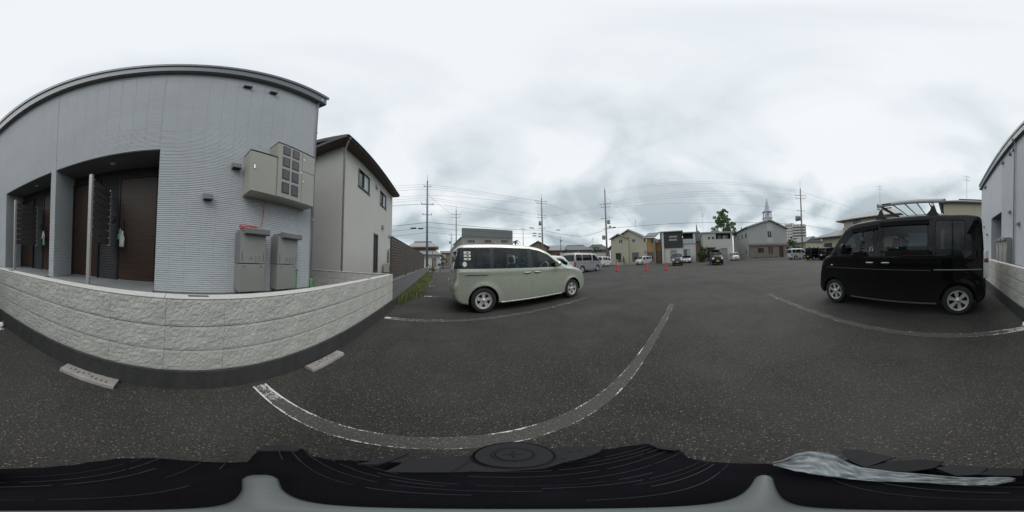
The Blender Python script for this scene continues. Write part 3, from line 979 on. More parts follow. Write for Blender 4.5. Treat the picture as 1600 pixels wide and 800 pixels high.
def door_bag(y, z, x, m, h, w, lab, seed):
    mb = MB()
    nu, nv = 9, 9
    for j in range(nv + 1):
        f = j / nv
        ww = w * (0.22 + 0.78 * math.sin(min(1, f * 1.15) * math.pi * 0.55))
        for i in range(nu + 1):
            a = 2 * math.pi * i / nu
            r = 1 + 0.3 * noise.noise((math.cos(a) * 2 + seed, math.sin(a) * 2, f * 3))
            mb.v.append((x + 0.022 * r * math.sin(a) * (0.4 + f), y + ww / 2 * math.cos(a) * r + .02 * noise.noise((f * 4, seed, 0)), z - h * f))
    for j in range(nv):
        for i in range(nu):
            mb.f.append((j * (nu + 1) + i, j * (nu + 1) + i + 1, (j + 1) * (nu + 1) + i + 1, (j + 1) * (nu + 1) + i))
    mb.f.append(tuple(nv * (nu + 1) + i for i in range(nu)))
    tag(obj('hanging_bag', mb, m, None, True), lab, 'bag', 'bags hung on door handles')
door_bag(-1.12, 1.60, -2.775, 'bag_green', 0.2, 0.11, 'pale green bag hanging from the handle of the door behind the nearer slatted screen', 2)
door_bag(-1.075, 1.56, -2.755, 'bag_white', 0.3, 0.1, 'white bag hanging beside the pale green bag on the door handle', 5)
door_bag(-3.19, 1.66, -2.775, 'bag_white', 0.2, 0.12, 'white bag on the door handle beyond the brick pillar', 9)
door_bag(-3.15, 1.55, -2.76, 'bag_green', 0.26, 0.08, 'greenish bag below a white one on the door handle beyond the brick pillar', 12)

# meter cabinets
t = thing('electric_cabinet', 'plain beige-grey metal cabinet on the wall, left of the taller meter cabinet', 'cabinet', (FX, 1.065, 2.1))
obj('body', MB().bbox(FX + .006, -2.05, 0.85, 1.285, 2.12, 2.885, .005), 'cabinet', t)
obj('door', MB().bbox(-2.049, -2.037, 0.862, 1.278, 2.135, 2.87, .003), 'cabinet', t)
obj('top_rim', MB().bbox(FX + .006, -2.035, 0.845, 1.29, 2.887, 2.902, .003), 'cabinet_edge', t)
obj('latch', MB().bbox(-2.036, -2.026, 0.905, 0.93, 2.52, 2.60, .003), 'chrome', t)
t = thing('meter_cabinet', 'tall beige-grey meter cabinet with eight small dark windows, at the building corner', 'cabinet', (FX, 1.69, 2.1))
obj('body', MB().bbox(FX + .006, -2.05, 1.292, 2.085, 2.125, 3.255, .005), 'cabinet', t)
obj('top_rim', MB().bbox(FX + .006, -2.035, 1.287, 2.09, 3.257, 3.272, .003), 'cabinet_edge', t)
obj('meter_door', MB().bbox(-2.049, -2.038, 1.302, 1.772, 2.14, 3.245, .003), 'cabinet', t)
d1 = obj('side_door', MB().bbox(-2.049, -2.038, 1.782, 2.078, 2.805, 3.245, .003), 'cabinet', t)
d2 = obj('side_door', MB().bbox(-2.049, -2.038, 1.782, 2.078, 2.14, 2.797, .003), 'cabinet', t)
for r in range(4):
    for c in range(2):
        y0 = 1.375 + c * 0.185
        z0 = 2.22 + r * 0.262
        w = obj('meter_window', MB().bbox(-2.039, -2.032, y0, y0 + .145, z0, z0 + .205, .003), 'meter_frame', t)
        obj('pane', MB().box(-2.0325, -2.0305, y0 + .02, y0 + .125, z0 + .02, z0 + .185), 'meter_glass', w)
obj('latch', MB().bbox(-2.037, -2.026, 1.745, 1.763, 2.72, 2.75, .003), 'chrome', t)
obj('latch', MB().bbox(-2.037, -2.026, 1.80, 1.818, 3.05, 3.08, .003), 'chrome', d1)
obj('latch', MB().bbox(-2.037, -2.026, 1.80, 1.818, 2.55, 2.58, .003), 'chrome', d2)

def heater(y0, y1, lab, seed):
    t = thing('water_heater', lab, 'water heater', (-2.19, (y0 + y1) / 2, 0.66), 'wall-hung water heaters')
    obj('body', MB().bbox(FX + .006, -2.085, y0, y1, 1.075, 1.52, .006), 'heater_side', t)
    fc = obj('front_panel', MB().bbox(-2.084, -2.072, y0 + .006, y1 - .004, 1.08, 1.515, .003), 'heater_body', t)
    obj('pipe_cover', MB().bbox(FX + .012, -2.075, y0 + .004, y1 - .004, 0.675, 1.068, .005), 'heater_body', t)
    cw = MB().prism([(-2.083, y0 + .05, 1.50), (-2.03, y0 + .05, 1.475), (-1.995, y0 + .05, 1.49), (-1.99, y0 + .05, 1.555), (-2.083, y0 + .05, 1.585)], (0, y1 - y0 - .03, 0))
    obj('flue_cowl', cw, 'heater_side', t)
    obj('cowl_base', MB().box(FX + .03, -2.075, y0 + .02, y1 - .02, 1.522, 1.55), 'heater_side', t)
    for yy in (y0 + .035, y1 - .035):
        for k in range(6):
            obj('air_slot', MB().box(-2.0725, -2.0695, yy - .006, yy + .006, 1.112 + k * .021, 1.122 + k * .021), 'black_plastic', fc)
    for (yy, w, zz, h) in [(y0 + .17, .05, 1.15, .05), (y0 + .24, .02, 1.15, .06), (y0 + .295, .035, 1.165, .035), (y0 + .295, .035, 1.12, .02), (y0 + .24, .02, 1.105, .02)]:
        obj('printed_label', MB().box(-2.0724, -2.0705, yy - w / 2, yy + w / 2, zz - h / 2, zz + h / 2), 'heater_side', fc)
    for yy in (y0 + .07, y1 - .07):
        obj('screw', MB().lathe([(0, 0), (.007, 0), (.009, -.004)], (-2.068, yy, 1.035), 'x', 10), 'black_plastic', t)
    rnd = random.Random(seed)
    for k, m in enumerate(['copper_pipe', 'yellow_bar', 'copper_pipe', 'red_cable', 'copper_pipe', 'metal_grey']):
        yy = y0 + .045 + k * .055
        obj('pipe', MB().tube((-2.15 + rnd.uniform(-.03, .03), yy, 0.34), (-2.15, yy, 0.68), rnd.uniform(.008, .014), n=7), m, t, True)
heater(0.765, 1.165, 'grey wall-hung water heater with red cable coiled on its top', 4)
heater(1.38, 1.775, 'grey wall-hung water heater with bright green tape down its edge, next to the building corner', 8)
pts = []
for i in range(150):
    a = i * 0.27
    r = 0.10 + 0.03 * math.sin(i * .21)
    pts.append((-2.17 + 0.055 * math.sin(a), 0.93 + r * math.cos(a) * 1.15, 1.56 + 0.012 * math.sin(i * .37) + 0.022 * (1 + math.sin(a * 1.5 + 1)) + .0001 * i))
pts += [(-2.20, 1.10, 1.60), (-2.26, 1.17, 1.68), (-2.27, 1.21, 1.85), (-2.27, 1.215, 2.0), (-2.25, 1.2, 2.12)]
tag(obj('red_cable', MB().path(pts, 0.0055, 5), 'red_cable', None, True), 'red cable coiled on the water heater and running up to the cabinet', 'cable')
tp = thing('green_tape', 'bright green tape strip down the edge of the right-hand water heater', 'tape', (-2.07, 1.77, .67))
obj('strip', MB().box(-2.0735, -2.069, 1.756, 1.773, 0.69, 0.96), 'green_tape', tp)
obj('roll_end', MB().ball((-2.066, 1.762, 0.985), (.012, .02, .022), 8, 6), 'green_tape', tp, True)
tag(obj('green_tape', MB().tube((-2.262, YR + .024, 0.37), (-2.262, YR + .024, 0.80), 0.0285, n=8), 'green_tape', None, True), 'bright green wrapping round the foot of the corner downpipe', 'tape')
for i, (y0, y1, lab) in enumerate([(-7.2, -6.84, 'grey wall-hung utility box farthest from the downpipe, above the wall by the black van'), (-6.78, -6.3, 'wide grey utility box in the middle of three by the black van'), (-6.26, -5.78, 'grey utility box nearest the downpipe, above the wall by the black van')]):
    t = thing('utility_box', lab, 'box', (FX, (y0 + y1) / 2, .6))
    obj('body', MB().bbox(FX + .006, -2.09, y0, y1, 0.62, 1.62 + .03 * (i % 2), .006), 'heater_body', t)
    obj('door', MB().bbox(-2.089, -2.078, y0 + .02, y1 - .02, 0.66, 1.1, .003), 'heater_body', t)
    obj('cowl', MB().bbox(-2.089, -2.0, y0 + .04, y1 - .04, 1.5, 1.6, .005), 'heater_side', t)

# ------------------------------------------------------------------ beige neighbour house
HX = -3.2
h2 = thing('beige_house', 'two-storey beige stucco house with dark brown eaves, behind the slatted fence', 'house', (HX - 3, 7.75, 0))
Y0, Y1, Z1 = 4.66, 10.9, 5.96
wins = [(5.85 - Y0, 6.97 - Y0, 4.52, 5.46), (8.42 - Y0, 9.5 - Y0, 4.52, 5.42), (7.62 - Y0, 8.2 - Y0, 0.62, 2.62)]
wl = MB()
panel(wl, (HX, Y0, 0), YA, ZA, XA, Y1 - Y0, Z1, wins, 0.1)
wl.add([(HX, Y1, 0), (HX - 8, Y1, 0), (HX - 8, Y1, Z1), (HX, Y1, Z1)], [(0, 1, 2, 3)])
wl.add([(HX - 8, Y1, 0), (HX - 8, Y0, 0), (HX - 8, Y0, Z1), (HX - 8, Y1, Z1)], [(0, 1, 2, 3)])
wl.add([(HX, Y0, 0), (HX - 8, Y0, 0), (HX - 8, Y0, Z1), (HX, Y0, Z1)], [(0, 1, 2, 3)])
obj('wall', wl, 'beige_stucco', h2)
for q in wins[:2]:
    window(h2, (HX, Y0, 0), YA, ZA, XA, q, 0.07, 0.045, 1, 'dark_frame', ('window_glass', 'frosted_glass'), True)
window(h2, (HX, Y0, 0), YA, ZA, XA, wins[2], 0.07, 0.06, 1, 'dark_frame', 'window_glass', name='glass_door')
rf = MB()
ov = 0.42
za, zb = 5.97, 6.2
rf.prism([(HX + ov, Y0 - .45, za), (HX + ov, Y0 - .45, za + .18), (HX - 4, Y0 - .45, za + 1.4), (HX - 8.4, Y0 - .45, za + .18), (HX - 8.4, Y0 - .45, za), (HX - 4, Y0 - .45, za + 1.2)], (0, Y1 - Y0 + .6, 0))
ro = obj('roof', rf, 'brown_roof', h2)
obj('soffit', MB().box(HX - .0, HX + ov - .01, Y0 - .44, Y1 + .14, za - .008, za - .003).box(HX - 8, HX - .001, Y0 - .44, Y0 - .003, za - .008, za - .003), 'brown_soffit', ro)
obj('fascia', MB().box(HX + ov + .002, HX + ov + .03, Y0 - .46, Y1 + .15, za + .0, za + .15).box(HX - 8.4, HX + ov, Y0 - .48, Y0 - .455, za + .0, za + .15), 'brown_roof', ro)
gp_ = MB().path([(HX + ov + .06, Y0 - .46, za + .11), (HX + ov + .06, Y1 + .15, za + .11)], 0.04, 8)
obj('gutter', gp_, 'fascia_trim', ro, True)
dp = MB().path([(HX + ov + .05, Y0 - .3, za + .08), (HX + ov - .1, Y0 - .2, za - .06), (HX + .05, Y0 + .05, za - .22), (HX + .05, Y0 + .05, 0.2)], 0.035, 8)
obj('downpipe', dp, 'white_trim', h2, True)
for (y, z, s) in [(7.85, 5.35, .1), (8.85, 3.2, .11), (10.2, 2.85, .09)]:
    obj('vent_hood', MB().bbox(HX + .002, HX + .1, y - s, y + s, z - s, z + s, .02), 'metal_grey', h2)
t = thing('gas_heater_box', 'pale grey box standing against the beige house beside the fence end', 'box', (HX + .2, 10.1, .2))
obj('body', MB().bbox(HX + .1, HX + .4, 9.85, 10.45, 0.6, 2.05, .02), 'cabinet', t)
obj('stand', MB().box(HX + .12, HX + .38, 9.9, 10.4, 0.0, 0.6), 'metal_grey', t)
t = thing('air_conditioner', 'small outdoor air conditioner unit beside the beige house glass door', 'air conditioner', (HX + .3, 9.1, .3))
obj('body', MB().bbox(HX + .12, HX + .42, 8.85, 9.6, 0.55, 1.1, .02), 'cabinet', t)
obj('fan_grille', MB().lathe([(0, HX + .422), (.2, HX + .422), (.205, HX + .43), (.21, HX + .422)], (0, 9.15, 0.83), 'x', 18), 'metal_grey', t)
obj('foot', MB().box(HX + .15, HX + .4, 8.95, 9.5, 0.0, 0.55), 'foundation', t)

# low return wall between the two plots
rw = thing('return_wall', 'low block wall running back from the fence corner between the two houses', 'wall', (-3, 3.95, 0))
obj('mortar_core', MB().box(-6.5, -1.23, 3.905, 3.985, 0.2, 0.845), 'mortar', rw)
me_r = split_blocks(3, 0.402, 0.2075, 0.1, 0.006, 21.0, 8, 5)
# turned so that the rough face looks to -Y (towards the apartment yard)
for me in me_r:
    me.transform(Matrix.Rotation(rad(-90), 4, 'Z'))
for i in range(13):
    for c in range(3):
        link('block', me_r[(i + c) % 3], 'block_face', rw, (-1.24 - (i + 1) * 0.4065, 3.885, 0.2115 + c * .2125 + .0025))
obj('coping', MB().bbox(-6.5, -1.23, 3.87, 3.99, 0.847, 0.855, .002), 'block_cap', rw)
obj('footing', MB().box(-6.5, -1.23, 3.87, 4.0, -.03, .21), 'footing', rw)
struct('neighbour_yard', MB().box(-9, -1.24, 4.02, 18.2, -0.02, 0.2), 'pale_ground')

# ------------------------------------------------------------------ louvred fence on grey blocks
YF0, YF1 = 3.9, 18.2
fw = thing('fence_wall', 'low grey block wall under the dark slatted fence, with weeds along it', 'wall', (-1.16, 11, 0))
gb = split_blocks(4, 0.394, 0.232, 0.11, 0.002, 31.0, 6, 4)
i = 0
y = YF0
while y < YF1 - .05:
    for c in range(2):
        link('block', gb[(i * 3 + c) % 4], 'grey_block', fw, (-1.1, y + .002, 0.193 + c * .2385))
    y += 0.399
    i += 1
obj('mortar_core', MB().box(-1.2, -1.106, YF0, y - .01, 0.18, 0.668), 'mortar', fw)
obj('coping', MB().bbox(-1.215, -1.094, YF0, y, 0.671, 0.69, .004), 'foundation', fw)
obj('footing', MB().box(-1.21, -1.085, YF0 + .005, y, -.03, .192), 'footing', fw)
fe = thing('louvred_fence', 'tall dark brown louvred fence standing on the grey block wall beside the beige house', 'fence', (-1.16, 8.5, .69))
YFE = 13.4
npan = 5
pw = (YFE - YF0) / npan
slat_me = MB().bbox(-.012, .008, 0.03, pw - .03, 0, .062, .003).mesh('slat')
post_me = MB().bbox(-.03, .02, -.03, .03, 0.69, 1.80, .003).mesh('post')
for k in range(npan + 1):
    link('post', post_me, 'fence_post', fe, (-1.16, YF0 + .03 + k * pw * .998, 0))
for k in range(npan):
    for s in range(14):
        o = link('slat', slat_me, 'fence_slat', fe, (-1.148, YF0 + .03 + k * pw * .998, 0.735 + s * .0745))
    obj('top_rail', MB().bbox(-1.18, -1.135, YF0 + .06 + k * pw * .998, YF0 + (k + 1) * pw * .998, 1.783, 1.81, .003), 'fence_post', fe)
    obj('backing', MB().box(-1.182, -1.175, YF0 + .06 + k * pw * .998, YF0 + (k + 1) * pw * .998, .72, 1.78), 'fence_post', fe)

# weeds along the fence wall
random.seed(12)
gr = MB()
gr2 = MB()
for i in range(6500):
    yv = random.uniform(4.3, 14.5)
    q = (yv - 4.3) / 10.2
    wdt = 0.75 * min(1, q * 4 + .25)
    xv = -1.06 + abs(random.gauss(0, 0.4)) * wdt
    if noise.noise((xv * 2.2, yv * 1.6, 0)) < -0.28 + 0.5 * (xv + 1.06) - 0.2:
        continue
    h = random.uniform(.05, .26) * (1.15 - .75 * min(1, (xv + 1.06)))
    a = random.uniform(0, 6.28)
    w = random.uniform(.004, .010)
    lx, ly = random.gauss(0, .35) * h, random.gauss(0, .35) * h
    c, s_ = math.cos(a) * w, math.sin(a) * w
    tgt = gr if random.random() < .8 else gr2
    tgt.add([(xv - c, yv - s_, 0), (xv + c, yv + s_, 0), (xv + lx * .5 + c * .7, yv + ly * .5 + s_ * .7, h * .65), (xv + lx * .5 - c * .7, yv + ly * .5 - s_ * .7, h * .65), (xv + lx, yv + ly, h)],
            [(0, 1, 2, 3), (3, 2, 4)])
go = tag(obj('grass', gr, 'grass'), 'green weeds growing along the foot of the grey fence wall', 'grass')
stuff(go)
go = tag(obj('dry_grass', gr2, 'grass_dry'), 'dry yellowish blades among the weeds by the fence wall', 'grass')
stuff(go)
so = MB()
for i in range(30):
    y0, y1 = 4.2 + i * .34, 4.2 + (i + 1) * .34
    wa, wb = [-1.09 + .5 * min(1, (v - 4.1) * .7) * (1 + .5 * noise.noise((v * .8, 2, 0))) for v in (y0, y1)]
    so.add([(-1.09, y0, .004), (wa, y0, .004), (wb, y1, .004), (-1.09, y1, .004)], [(0, 1, 2, 3)])
o = struct('verge', so, 'soil')

# ------------------------------------------------------------------ vehicles
def catmull(pts, step, closed=True):
    """dense closed curve through control points (x, z, r)"""
    P = np.array(pts, float)
    n = len(P)
    out = []
    for i in range(n if closed else n - 1):
        p0, p1, p2, p3 = P[(i - 1) % n], P[i], P[(i + 1) % n], P[(i + 2) % n]
        d01, d12, d23 = [max(1e-4, np.linalg.norm((b - a)[:2])) ** .5 for a, b in ((p0, p1), (p1, p2), (p2, p3))]
        m1 = (p2 - p1) + d12 * ((p1 - p0) / d01 - (p2 - p0) / (d01 + d12))
        m2 = (p2 - p1) + d12 * ((p3 - p2) / d23 - (p3 - p1) / (d12 + d23))
        k = max(2, int(np.linalg.norm((p2 - p1)[:2]) / step + .5))
        for j in range(k):
            t = j / k
            out.append((2 * t ** 3 - 3 * t ** 2 + 1) * p1 + (t ** 3 - 2 * t ** 2 + t) * m1 + (-2 * t ** 3 + 3 * t ** 2) * p2 + (t ** 3 - t ** 2) * m2)
    return np.array(out)
def sdf_poly(x, z, poly, r=0.0):
    """signed distance to a polygon in (x, z), negative inside; r rounds the corners"""
    P = np.array(poly, float)
    if r > 0:
        c = P.mean(0)
    d = np.full(x.shape, 1e9)
    ins = np.zeros(x.shape, bool)
    n = len(P)
    for i in range(n):
        ax, az = P[i]
        bx, bz = P[(i + 1) % n]
        ex, ez = bx - ax, bz - az
        wx, wz = x - ax, z - az
        t = np.clip((wx * ex + wz * ez) / (ex * ex + ez * ez + 1e-12), 0, 1)
        d = np.minimum(d, np.hypot(wx - t * ex, wz - t * ez))
        c = ((az <= z) & (bz > z)) | ((bz <= z) & (az > z))
        with np.errstate(divide='ignore', invalid='ignore'):
            xi = ax + (z - az) / (ez if abs(ez) > 1e-12 else 1e-12) * ex
        ins ^= c & (x < xi)
    s = np.where(ins, -d, d)
    return s
def inset_poly(poly, r):
    P = np.array(poly, float)
    area = 0.5 * np.sum(P[:, 0] * np.roll(P[:, 1], -1) - np.roll(P[:, 0], -1) * P[:, 1])
    sg = 1 if area > 0 else -1
    n = len(P)
    out = []
    for i in range(n):
        a, b, c = P[i - 1], P[i], P[(i + 1) % n]
        e1, e2 = (b - a) / np.linalg.norm(b - a), (c - b) / np.linalg.norm(c - b)
        n1, n2 = sg * np.array([-e1[1], e1[0]]), sg * np.array([-e2[1], e2[0]])
        k = n1 + n2
        out.append(b + k * r / max(.35, 1 + n1 @ n2))
    return out
def rpoly(x, z, poly, r):
    return sdf_poly(x, z, inset_poly(poly, r)) - r

class Shell:
    """polygons over one shared vertex table (x, y, z, d, tx, tz); can be cut along f = 0"""
    def __init__(s, V, polys):
        s.V = [tuple(v) for v in V]
        s.polys = polys
    def cut(s, polys, f):
        A = np.array(s.V)
        val = f(A[:, 0], A[:, 1], A[:, 2], A[:, 3], A[:, 4], A[:, 5])
        val = np.where(np.abs(val) < 1e-5, 1e-5, val)
        inside, outside, cache = [], [], {}
        sg = val < 0
        for p in polys:
            q = [sg[i] for i in p]
            if all(q):
                inside.append(p)
            elif not any(q):
                outside.append(p)
            else:
                pi, po = [], []
                m = len(p)
                for k in range(m):
                    a, b = p[k], p[(k + 1) % m]
                    (pi if sg[a] else po).append(a)
                    if sg[a] != sg[b]:
                        key = (min(a, b), max(a, b))
                        if key not in cache:
                            t = val[a] / (val[a] - val[b])
                            s.V.append(tuple(x + (y - x) * t for x, y in zip(s.V[a], s.V[b])))
                            cache[key] = len(s.V) - 1
                        pi.append(cache[key])
                        po.append(cache[key])
                if len(pi) > 2: inside.append(tuple(pi))
                if len(po) > 2: outside.append(tuple(po))
        return inside, outside
    def mesh(s, name, polys, sides=(1, -1), push=0.0, sx=1.0, thick=0.0):
        used = sorted({i for p in polys for i in p})
        mp = {i: k for k, i in enumerate(used)}
        V, F = [], []
        for sg in sides:
            b = len(V)
            for i in used:
                x, y, z = s.V[i][:3]
                V.append((x, sg * (y - push) if y > 1e-4 else 0.0, z))
            for p in polys:
                q = tuple(b + mp[i] for i in p)
                P_ = [V[i] for i in q]
                a, c, e_ = Vector(P_[0]), Vector(P_[len(q) // 3]), Vector(P_[2 * len(q) // 3])
                nn_ = (c - a).cross(e_ - a)
                t_ = s.V[p[0]]
                # outward: away from the spine inside the body
                cen = sum((Vector(k) for k in P_), Vector()) / len(q)
                out_ = cen - Vector((min(max(cen.x, s.sx[0]), s.sx[1]), 0, s.sx[2]))
                out_.y *= 2.0
                F.append(q if nn_.dot(out_) > 0 else q[::-1])
        me = bpy.data.meshes.new(name)
        me.from_pydata(V, [], F)
        if len(sides) > 1:
            bm = bmesh.new()
            bm.from_mesh(me)
            bmesh.ops.remove_doubles(bm, verts=[v for v in bm.verts if abs(v.co.y) < 1e-4], dist=1e-4)
            bm.to_mesh(me)
            bm.free()
        me.polygons.foreach_set('use_smooth', [True] * len(me.polygons))
        me.update()
        return me

def make_wheel(par, x, y, r, w, side, style, rim_r, detail=True):
    """wheel at (x, y): tyre, rim with cut-outs, hub; side is the outward sign along y"""
    n = 40 if detail else 20
    t = MB()
    hw = w / 2
    prof = [(rim_r, -hw * .92), (rim_r + .012, -hw), (r - .02, -hw * .98), (r - .006, -hw * .82), (r, -hw * .5), (r, hw * .5), (r - .006, hw * .82), (r - .02, hw * .98), (rim_r + .012, hw), (rim_r, hw * .92)]
    t.lathe(prof, (x, y, r), 'y', n)
    wo_ = obj('wheel', t, 'tyre_rubber', par, True)
    # dark barrel behind the spokes
    b = MB().lathe([(rim_r, hw * .9 * side), (rim_r - .012, hw * .7 * side), (rim_r - .02, -hw * .3 * side), (0.02, -hw * .3 * side)], (x, y, r), 'y', n)
    obj('barrel', b, 'black_plastic', wo_, True)
    m = 'rim_silver' if style == 6 else 'rim_grey'
    # spoked face: polar grid with the openings left out
    R0, R1 = 0.0, rim_r * .985
    nr, na = (14, style * 24) if detail else (6, style * 8)
    rr = np.linspace(0.001, R1, nr + 1)
    mb = MB()
    ids = {}
    def dish(q):
        q = q / R1
        return side * (hw * (.80 - .25 * (1 - abs(2 * q - 1) ** 2) * .3) - .012 * q * (1 - q) + (.012 if q < .2 else 0))
    A = []
    for i, q in enumerate(rr):
        for k in range(na):
            th = 2 * math.pi * k / na + .3
            A.append((q, th))
            mb.v.append((x + q * math.cos(th), y + dish(q), r + q * math.sin(th)))
    def hole(q, th):
        q /= R1
        ph = ((th - .3) * style / (2 * math.pi)) % 1.0
        e = abs(ph - .5)
        if style == 6:
            lim = 0.30 if .34 < q < .86 else 0
            return .34 < q < .86 and e < .20 + .06 * (q - .34) / .52
        if style == 5:
            return .36 < q < .80 and e < .07 + .17 * math.sin(min(1, (q - .36) / .44) * math.pi * .62)
        return .36 < q < .82 and e < .24
    for i in range(nr):
        for k in range(na):
            a = (rr[i] + rr[i + 1]) / 2
            th = 2 * math.pi * (k + .5) / na + .3
            if hole(a, th):
                continue
            k2 = (k + 1) % na
            mb.f.append((i * na + k, i * na + k2, (i + 1) * na + k2, (i + 1) * na + k))
    ro = obj('rim', mb, m, wo_, True)
    obj('rim_edge', MB().lathe([(R1 * .95, side * hw * .78), (R1 * .97, side * hw * .9), (R1 * 1.005, side * hw * .93), (R1 * 1.01, side * hw * .7)], (x, y, r), 'y', n), m, wo_, True)
    obj('hub_cap', MB().lathe([(0, side * hw * .93), (.022, side * hw * .92), (.028, side * hw * .86), (.03, side * hw * .7)], (x, y, r), 'y', 14), 'chrome' if style == 6 else m, wo_, True)
    return wo_

def seat(par, x, y, z, m, w=.46, face=1, head=True):
    s = MB().bbox(x - .24, x + .24, y - w / 2, y + w / 2, z, z + .14, .05, 3)
    so_ = obj('seat', s, m, par, True)
    R_ = Matrix.Translation((x - .22, y, z + .08)) @ Matrix.Rotation(rad(-14), 4, 'Y')
    b = MB().bbox(-.06, .07, -w / 2, w / 2, 0, .56, .05, 3)
    b.v = [tuple(R_ @ Vector(v)) for v in b.v]
    obj('backrest', b, m, so_, True)
    if head:
        h = MB().bbox(-.045, .045, -.125, .125, .60, .78, .04, 3)
        h.tube((0, -.05, .55), (0, -.05, .62), .007, n=5); h.tube((0, .05, .55), (0, .05, .62), .007, n=5)
        h.v = [tuple(R_ @ Vector(v)) for v in h.v]
        obj('headrest', h, m, so_, True)

def make_car(name, label, cat, S, paint, group=None, detail=True):
    """car body lofted between its side outline and a spine, then cut into body, doors, glass, lamps and seams.
    local frame: x forward from the rear axle, y to the left, z up."""
    root = thing(name, label, cat, (0, 0, 0), group)
    kx, kz, W = S.get('kx', 1.0), S.get('kz', 1.0), S['W']
    sil = [(x * kx, z * kz, r) for x, z, r in S['sil']]
    step = .022 if detail else .07
    T = catmull(sil, step)
    zs = S.get('spine', .62) * kz
    xmin, xmax = T[:, 0].min(), T[:, 0].max()
    sx0, sx1 = xmin + .55 * kx, xmax - S.get('nose', .75) * kx
    etas = np.array([0, .12, .25, .38, .5, .61, .71, .79, .86, .91, .95, .98] if detail else [0, .3, .6, .82, .95])
    npow = S.get('npow', 2.6)
    nl = 30 if detail else 9
    wb = S['wb'] * kx
    wr = S['wr']
    arch = S['arch']
    Wh = W / 2
    belt, roofz = S['belt'] * kz, max(T[:, 1])
    tum = S.get('tumble', .11)
    def half(x, z):
        u = np.clip((x - (xmin + xmax) / 2) / ((xmax - xmin) / 2), -1, 1)
        y = Wh - S.get('plan', .05) * np.abs(u) ** 3.5
        low = np.clip((belt - z) / belt, 0, 1)
        y = y - .045 * low ** 2.2
        up = np.clip((z - belt) / (roofz - belt), 0, 1)
        y = y - tum * up ** 1.25
        sh = (z - belt * .93) / .05
        y = y + S.get('shoulder', .008) * np.exp(-sh * sh)
        for wx in (0, wb):
            q = np.hypot(x - wx, z - wr)
            y = y + S.get('flare', .012) * np.exp(-((q - arch) / .07) ** 2) * (z < belt)
        return y
    V = []
    nT = len(T)
    nrow = 0
    for (tx, tz, R) in T:
        S_ = np.array([min(max(tx, sx0), sx1), zs])
        D = S_ - (tx, tz)
        ln = max(1e-3, np.linalg.norm(D))
        D = D / ln
        Rr = min(R, ln * .9)
        d1 = Rr * (1 - (1 - etas ** npow) ** (1 / npow))
        d2 = np.linspace(d1[-1], ln, nl + 1)[1:]
        gg = np.concatenate([etas, np.ones(nl)])
        # blend from the last eta up to 1
        dd = np.concatenate([d1, d2])
        gg[len(etas):] = np.minimum(1, etas[-1] + (1 - etas[-1]) * np.clip((d2 - d1[-1]) / max(1e-4, Rr - d1[-1]), 0, 1))
        px, pz = tx + D[0] * dd, tz + D[1] * dd
        yy = half(px, pz) * gg
        for k in range(len(dd)):
            V.append((px[k], yy[k], pz[k], dd[k], tx, tz))
        nrow = len(dd)
    polys = []
    for i in range(nT):
        a, b = i * nrow, ((i + 1) % nT) * nrow
        for k in range(nrow - 1):
            polys.append((a + k, a + k + 1, b + k + 1, b + k))
    sh = Shell(V, polys)
    sh.sx = (sx0, sx1, zs)
    cur = polys
    # wheel arches and open underside
    for wx in (0, wb):
        _, cur = sh.cut(cur, lambda x, y, z, d, tx, tz: np.maximum(np.hypot(x - wx, z - wr) - arch, .3 - y))
    _, cur = sh.cut(cur, lambda x, y, z, d, tx, tz: z - S.get('floor', .2) * kz)
    side = lambda d: .028 - d
    P = lambda poly: [(x * kx, z * kz) for x, z in poly]
    # windscreen and rear glass on the centre surface
    (ws, rg) = (S['screen'], S['rear_glass'])
    def centre(q):
        x0, x1, z0, z1, y0, y1 = q
        x0, x1, z0, z1 = x0 * kx, x1 * kx, z0 * kz, z1 * kz
        def f(x, y, z, d, tx, tz):
            lim = y0 + (y1 - y0) * np.clip((tz - z0) / (z1 - z0), 0, 1)
            return np.maximum.reduce([x0 - tx, tx - x1, z0 - tz, tz - z1, (y - lim * Wh), d - .3])
        return f
    g, cur = sh.cut(cur, centre(ws))
    link('windscreen', sh.mesh('windscreen', g), 'glass_clear', root)
    g, cur = sh.cut(cur, centre(rg))
    link('rear_window', sh.mesh('rear_window', g), S.get('rear_mat', 'glass_tint'), root)
    # lamps, grille and bumpers cut out of the nose and tail
    for (nm, q, m, split) in S.get('nose_parts', []):
        x0, x1, z0, z1, ya, yb = q
        x0, x1, z0, z1 = x0 * kx, x1 * kx, z0 * kz, z1 * kz
        f = lambda x, y, z, d, tx, tz: np.maximum.reduce([x0 - x, x - x1, z0 - z, z - z1, ya * Wh - y, y - yb * Wh])
        g, cur = sh.cut(cur, f)
        if not g:
            continue
        for sg in ((1,), (-1,)) if split else ((1, -1),):
            link(nm, sh.mesh(nm, g, sg), m, root)
    # the dark glasshouse band, then the panes in it
    if S.get('green'):
        gh = [rpoly]
        gp_ = P(S['green'])
        band, cur = sh.cut(cur, lambda x, y, z, d, tx, tz: np.maximum(rpoly(x, z, gp_, .03), .006 - d))
    else:
        band = None
    tgt = band if band is not None else cur
    for (poly, r, m, lab) in S['glass']:
        pp = P(poly)
        g, tgt = sh.cut(tgt, lambda x, y, z, d, tx, tz: np.maximum(rpoly(x, z, pp, r), side(d)))
        for sg in (1, -1):
            o = link('side_window', sh.mesh('side_window', g, (sg,), .006), m, root)
            rim = None
        if band is None:
            gs, tgt = sh.cut(tgt, lambda x, y, z, d, tx, tz: np.maximum(rpoly(x, z, pp, r) - .012, side(d)))
            for sg in (1, -1):
                link('window_seal', sh.mesh('window_seal', gs, (sg,), .002), 'black_rubber', root)
    if band is not None:
        for sg in (1, -1):
            link('pillar_trim', sh.mesh('pillar_trim', tgt, (sg,)), S.get('band_mat', 'black_plastic'), root)
    else:
        cur = tgt
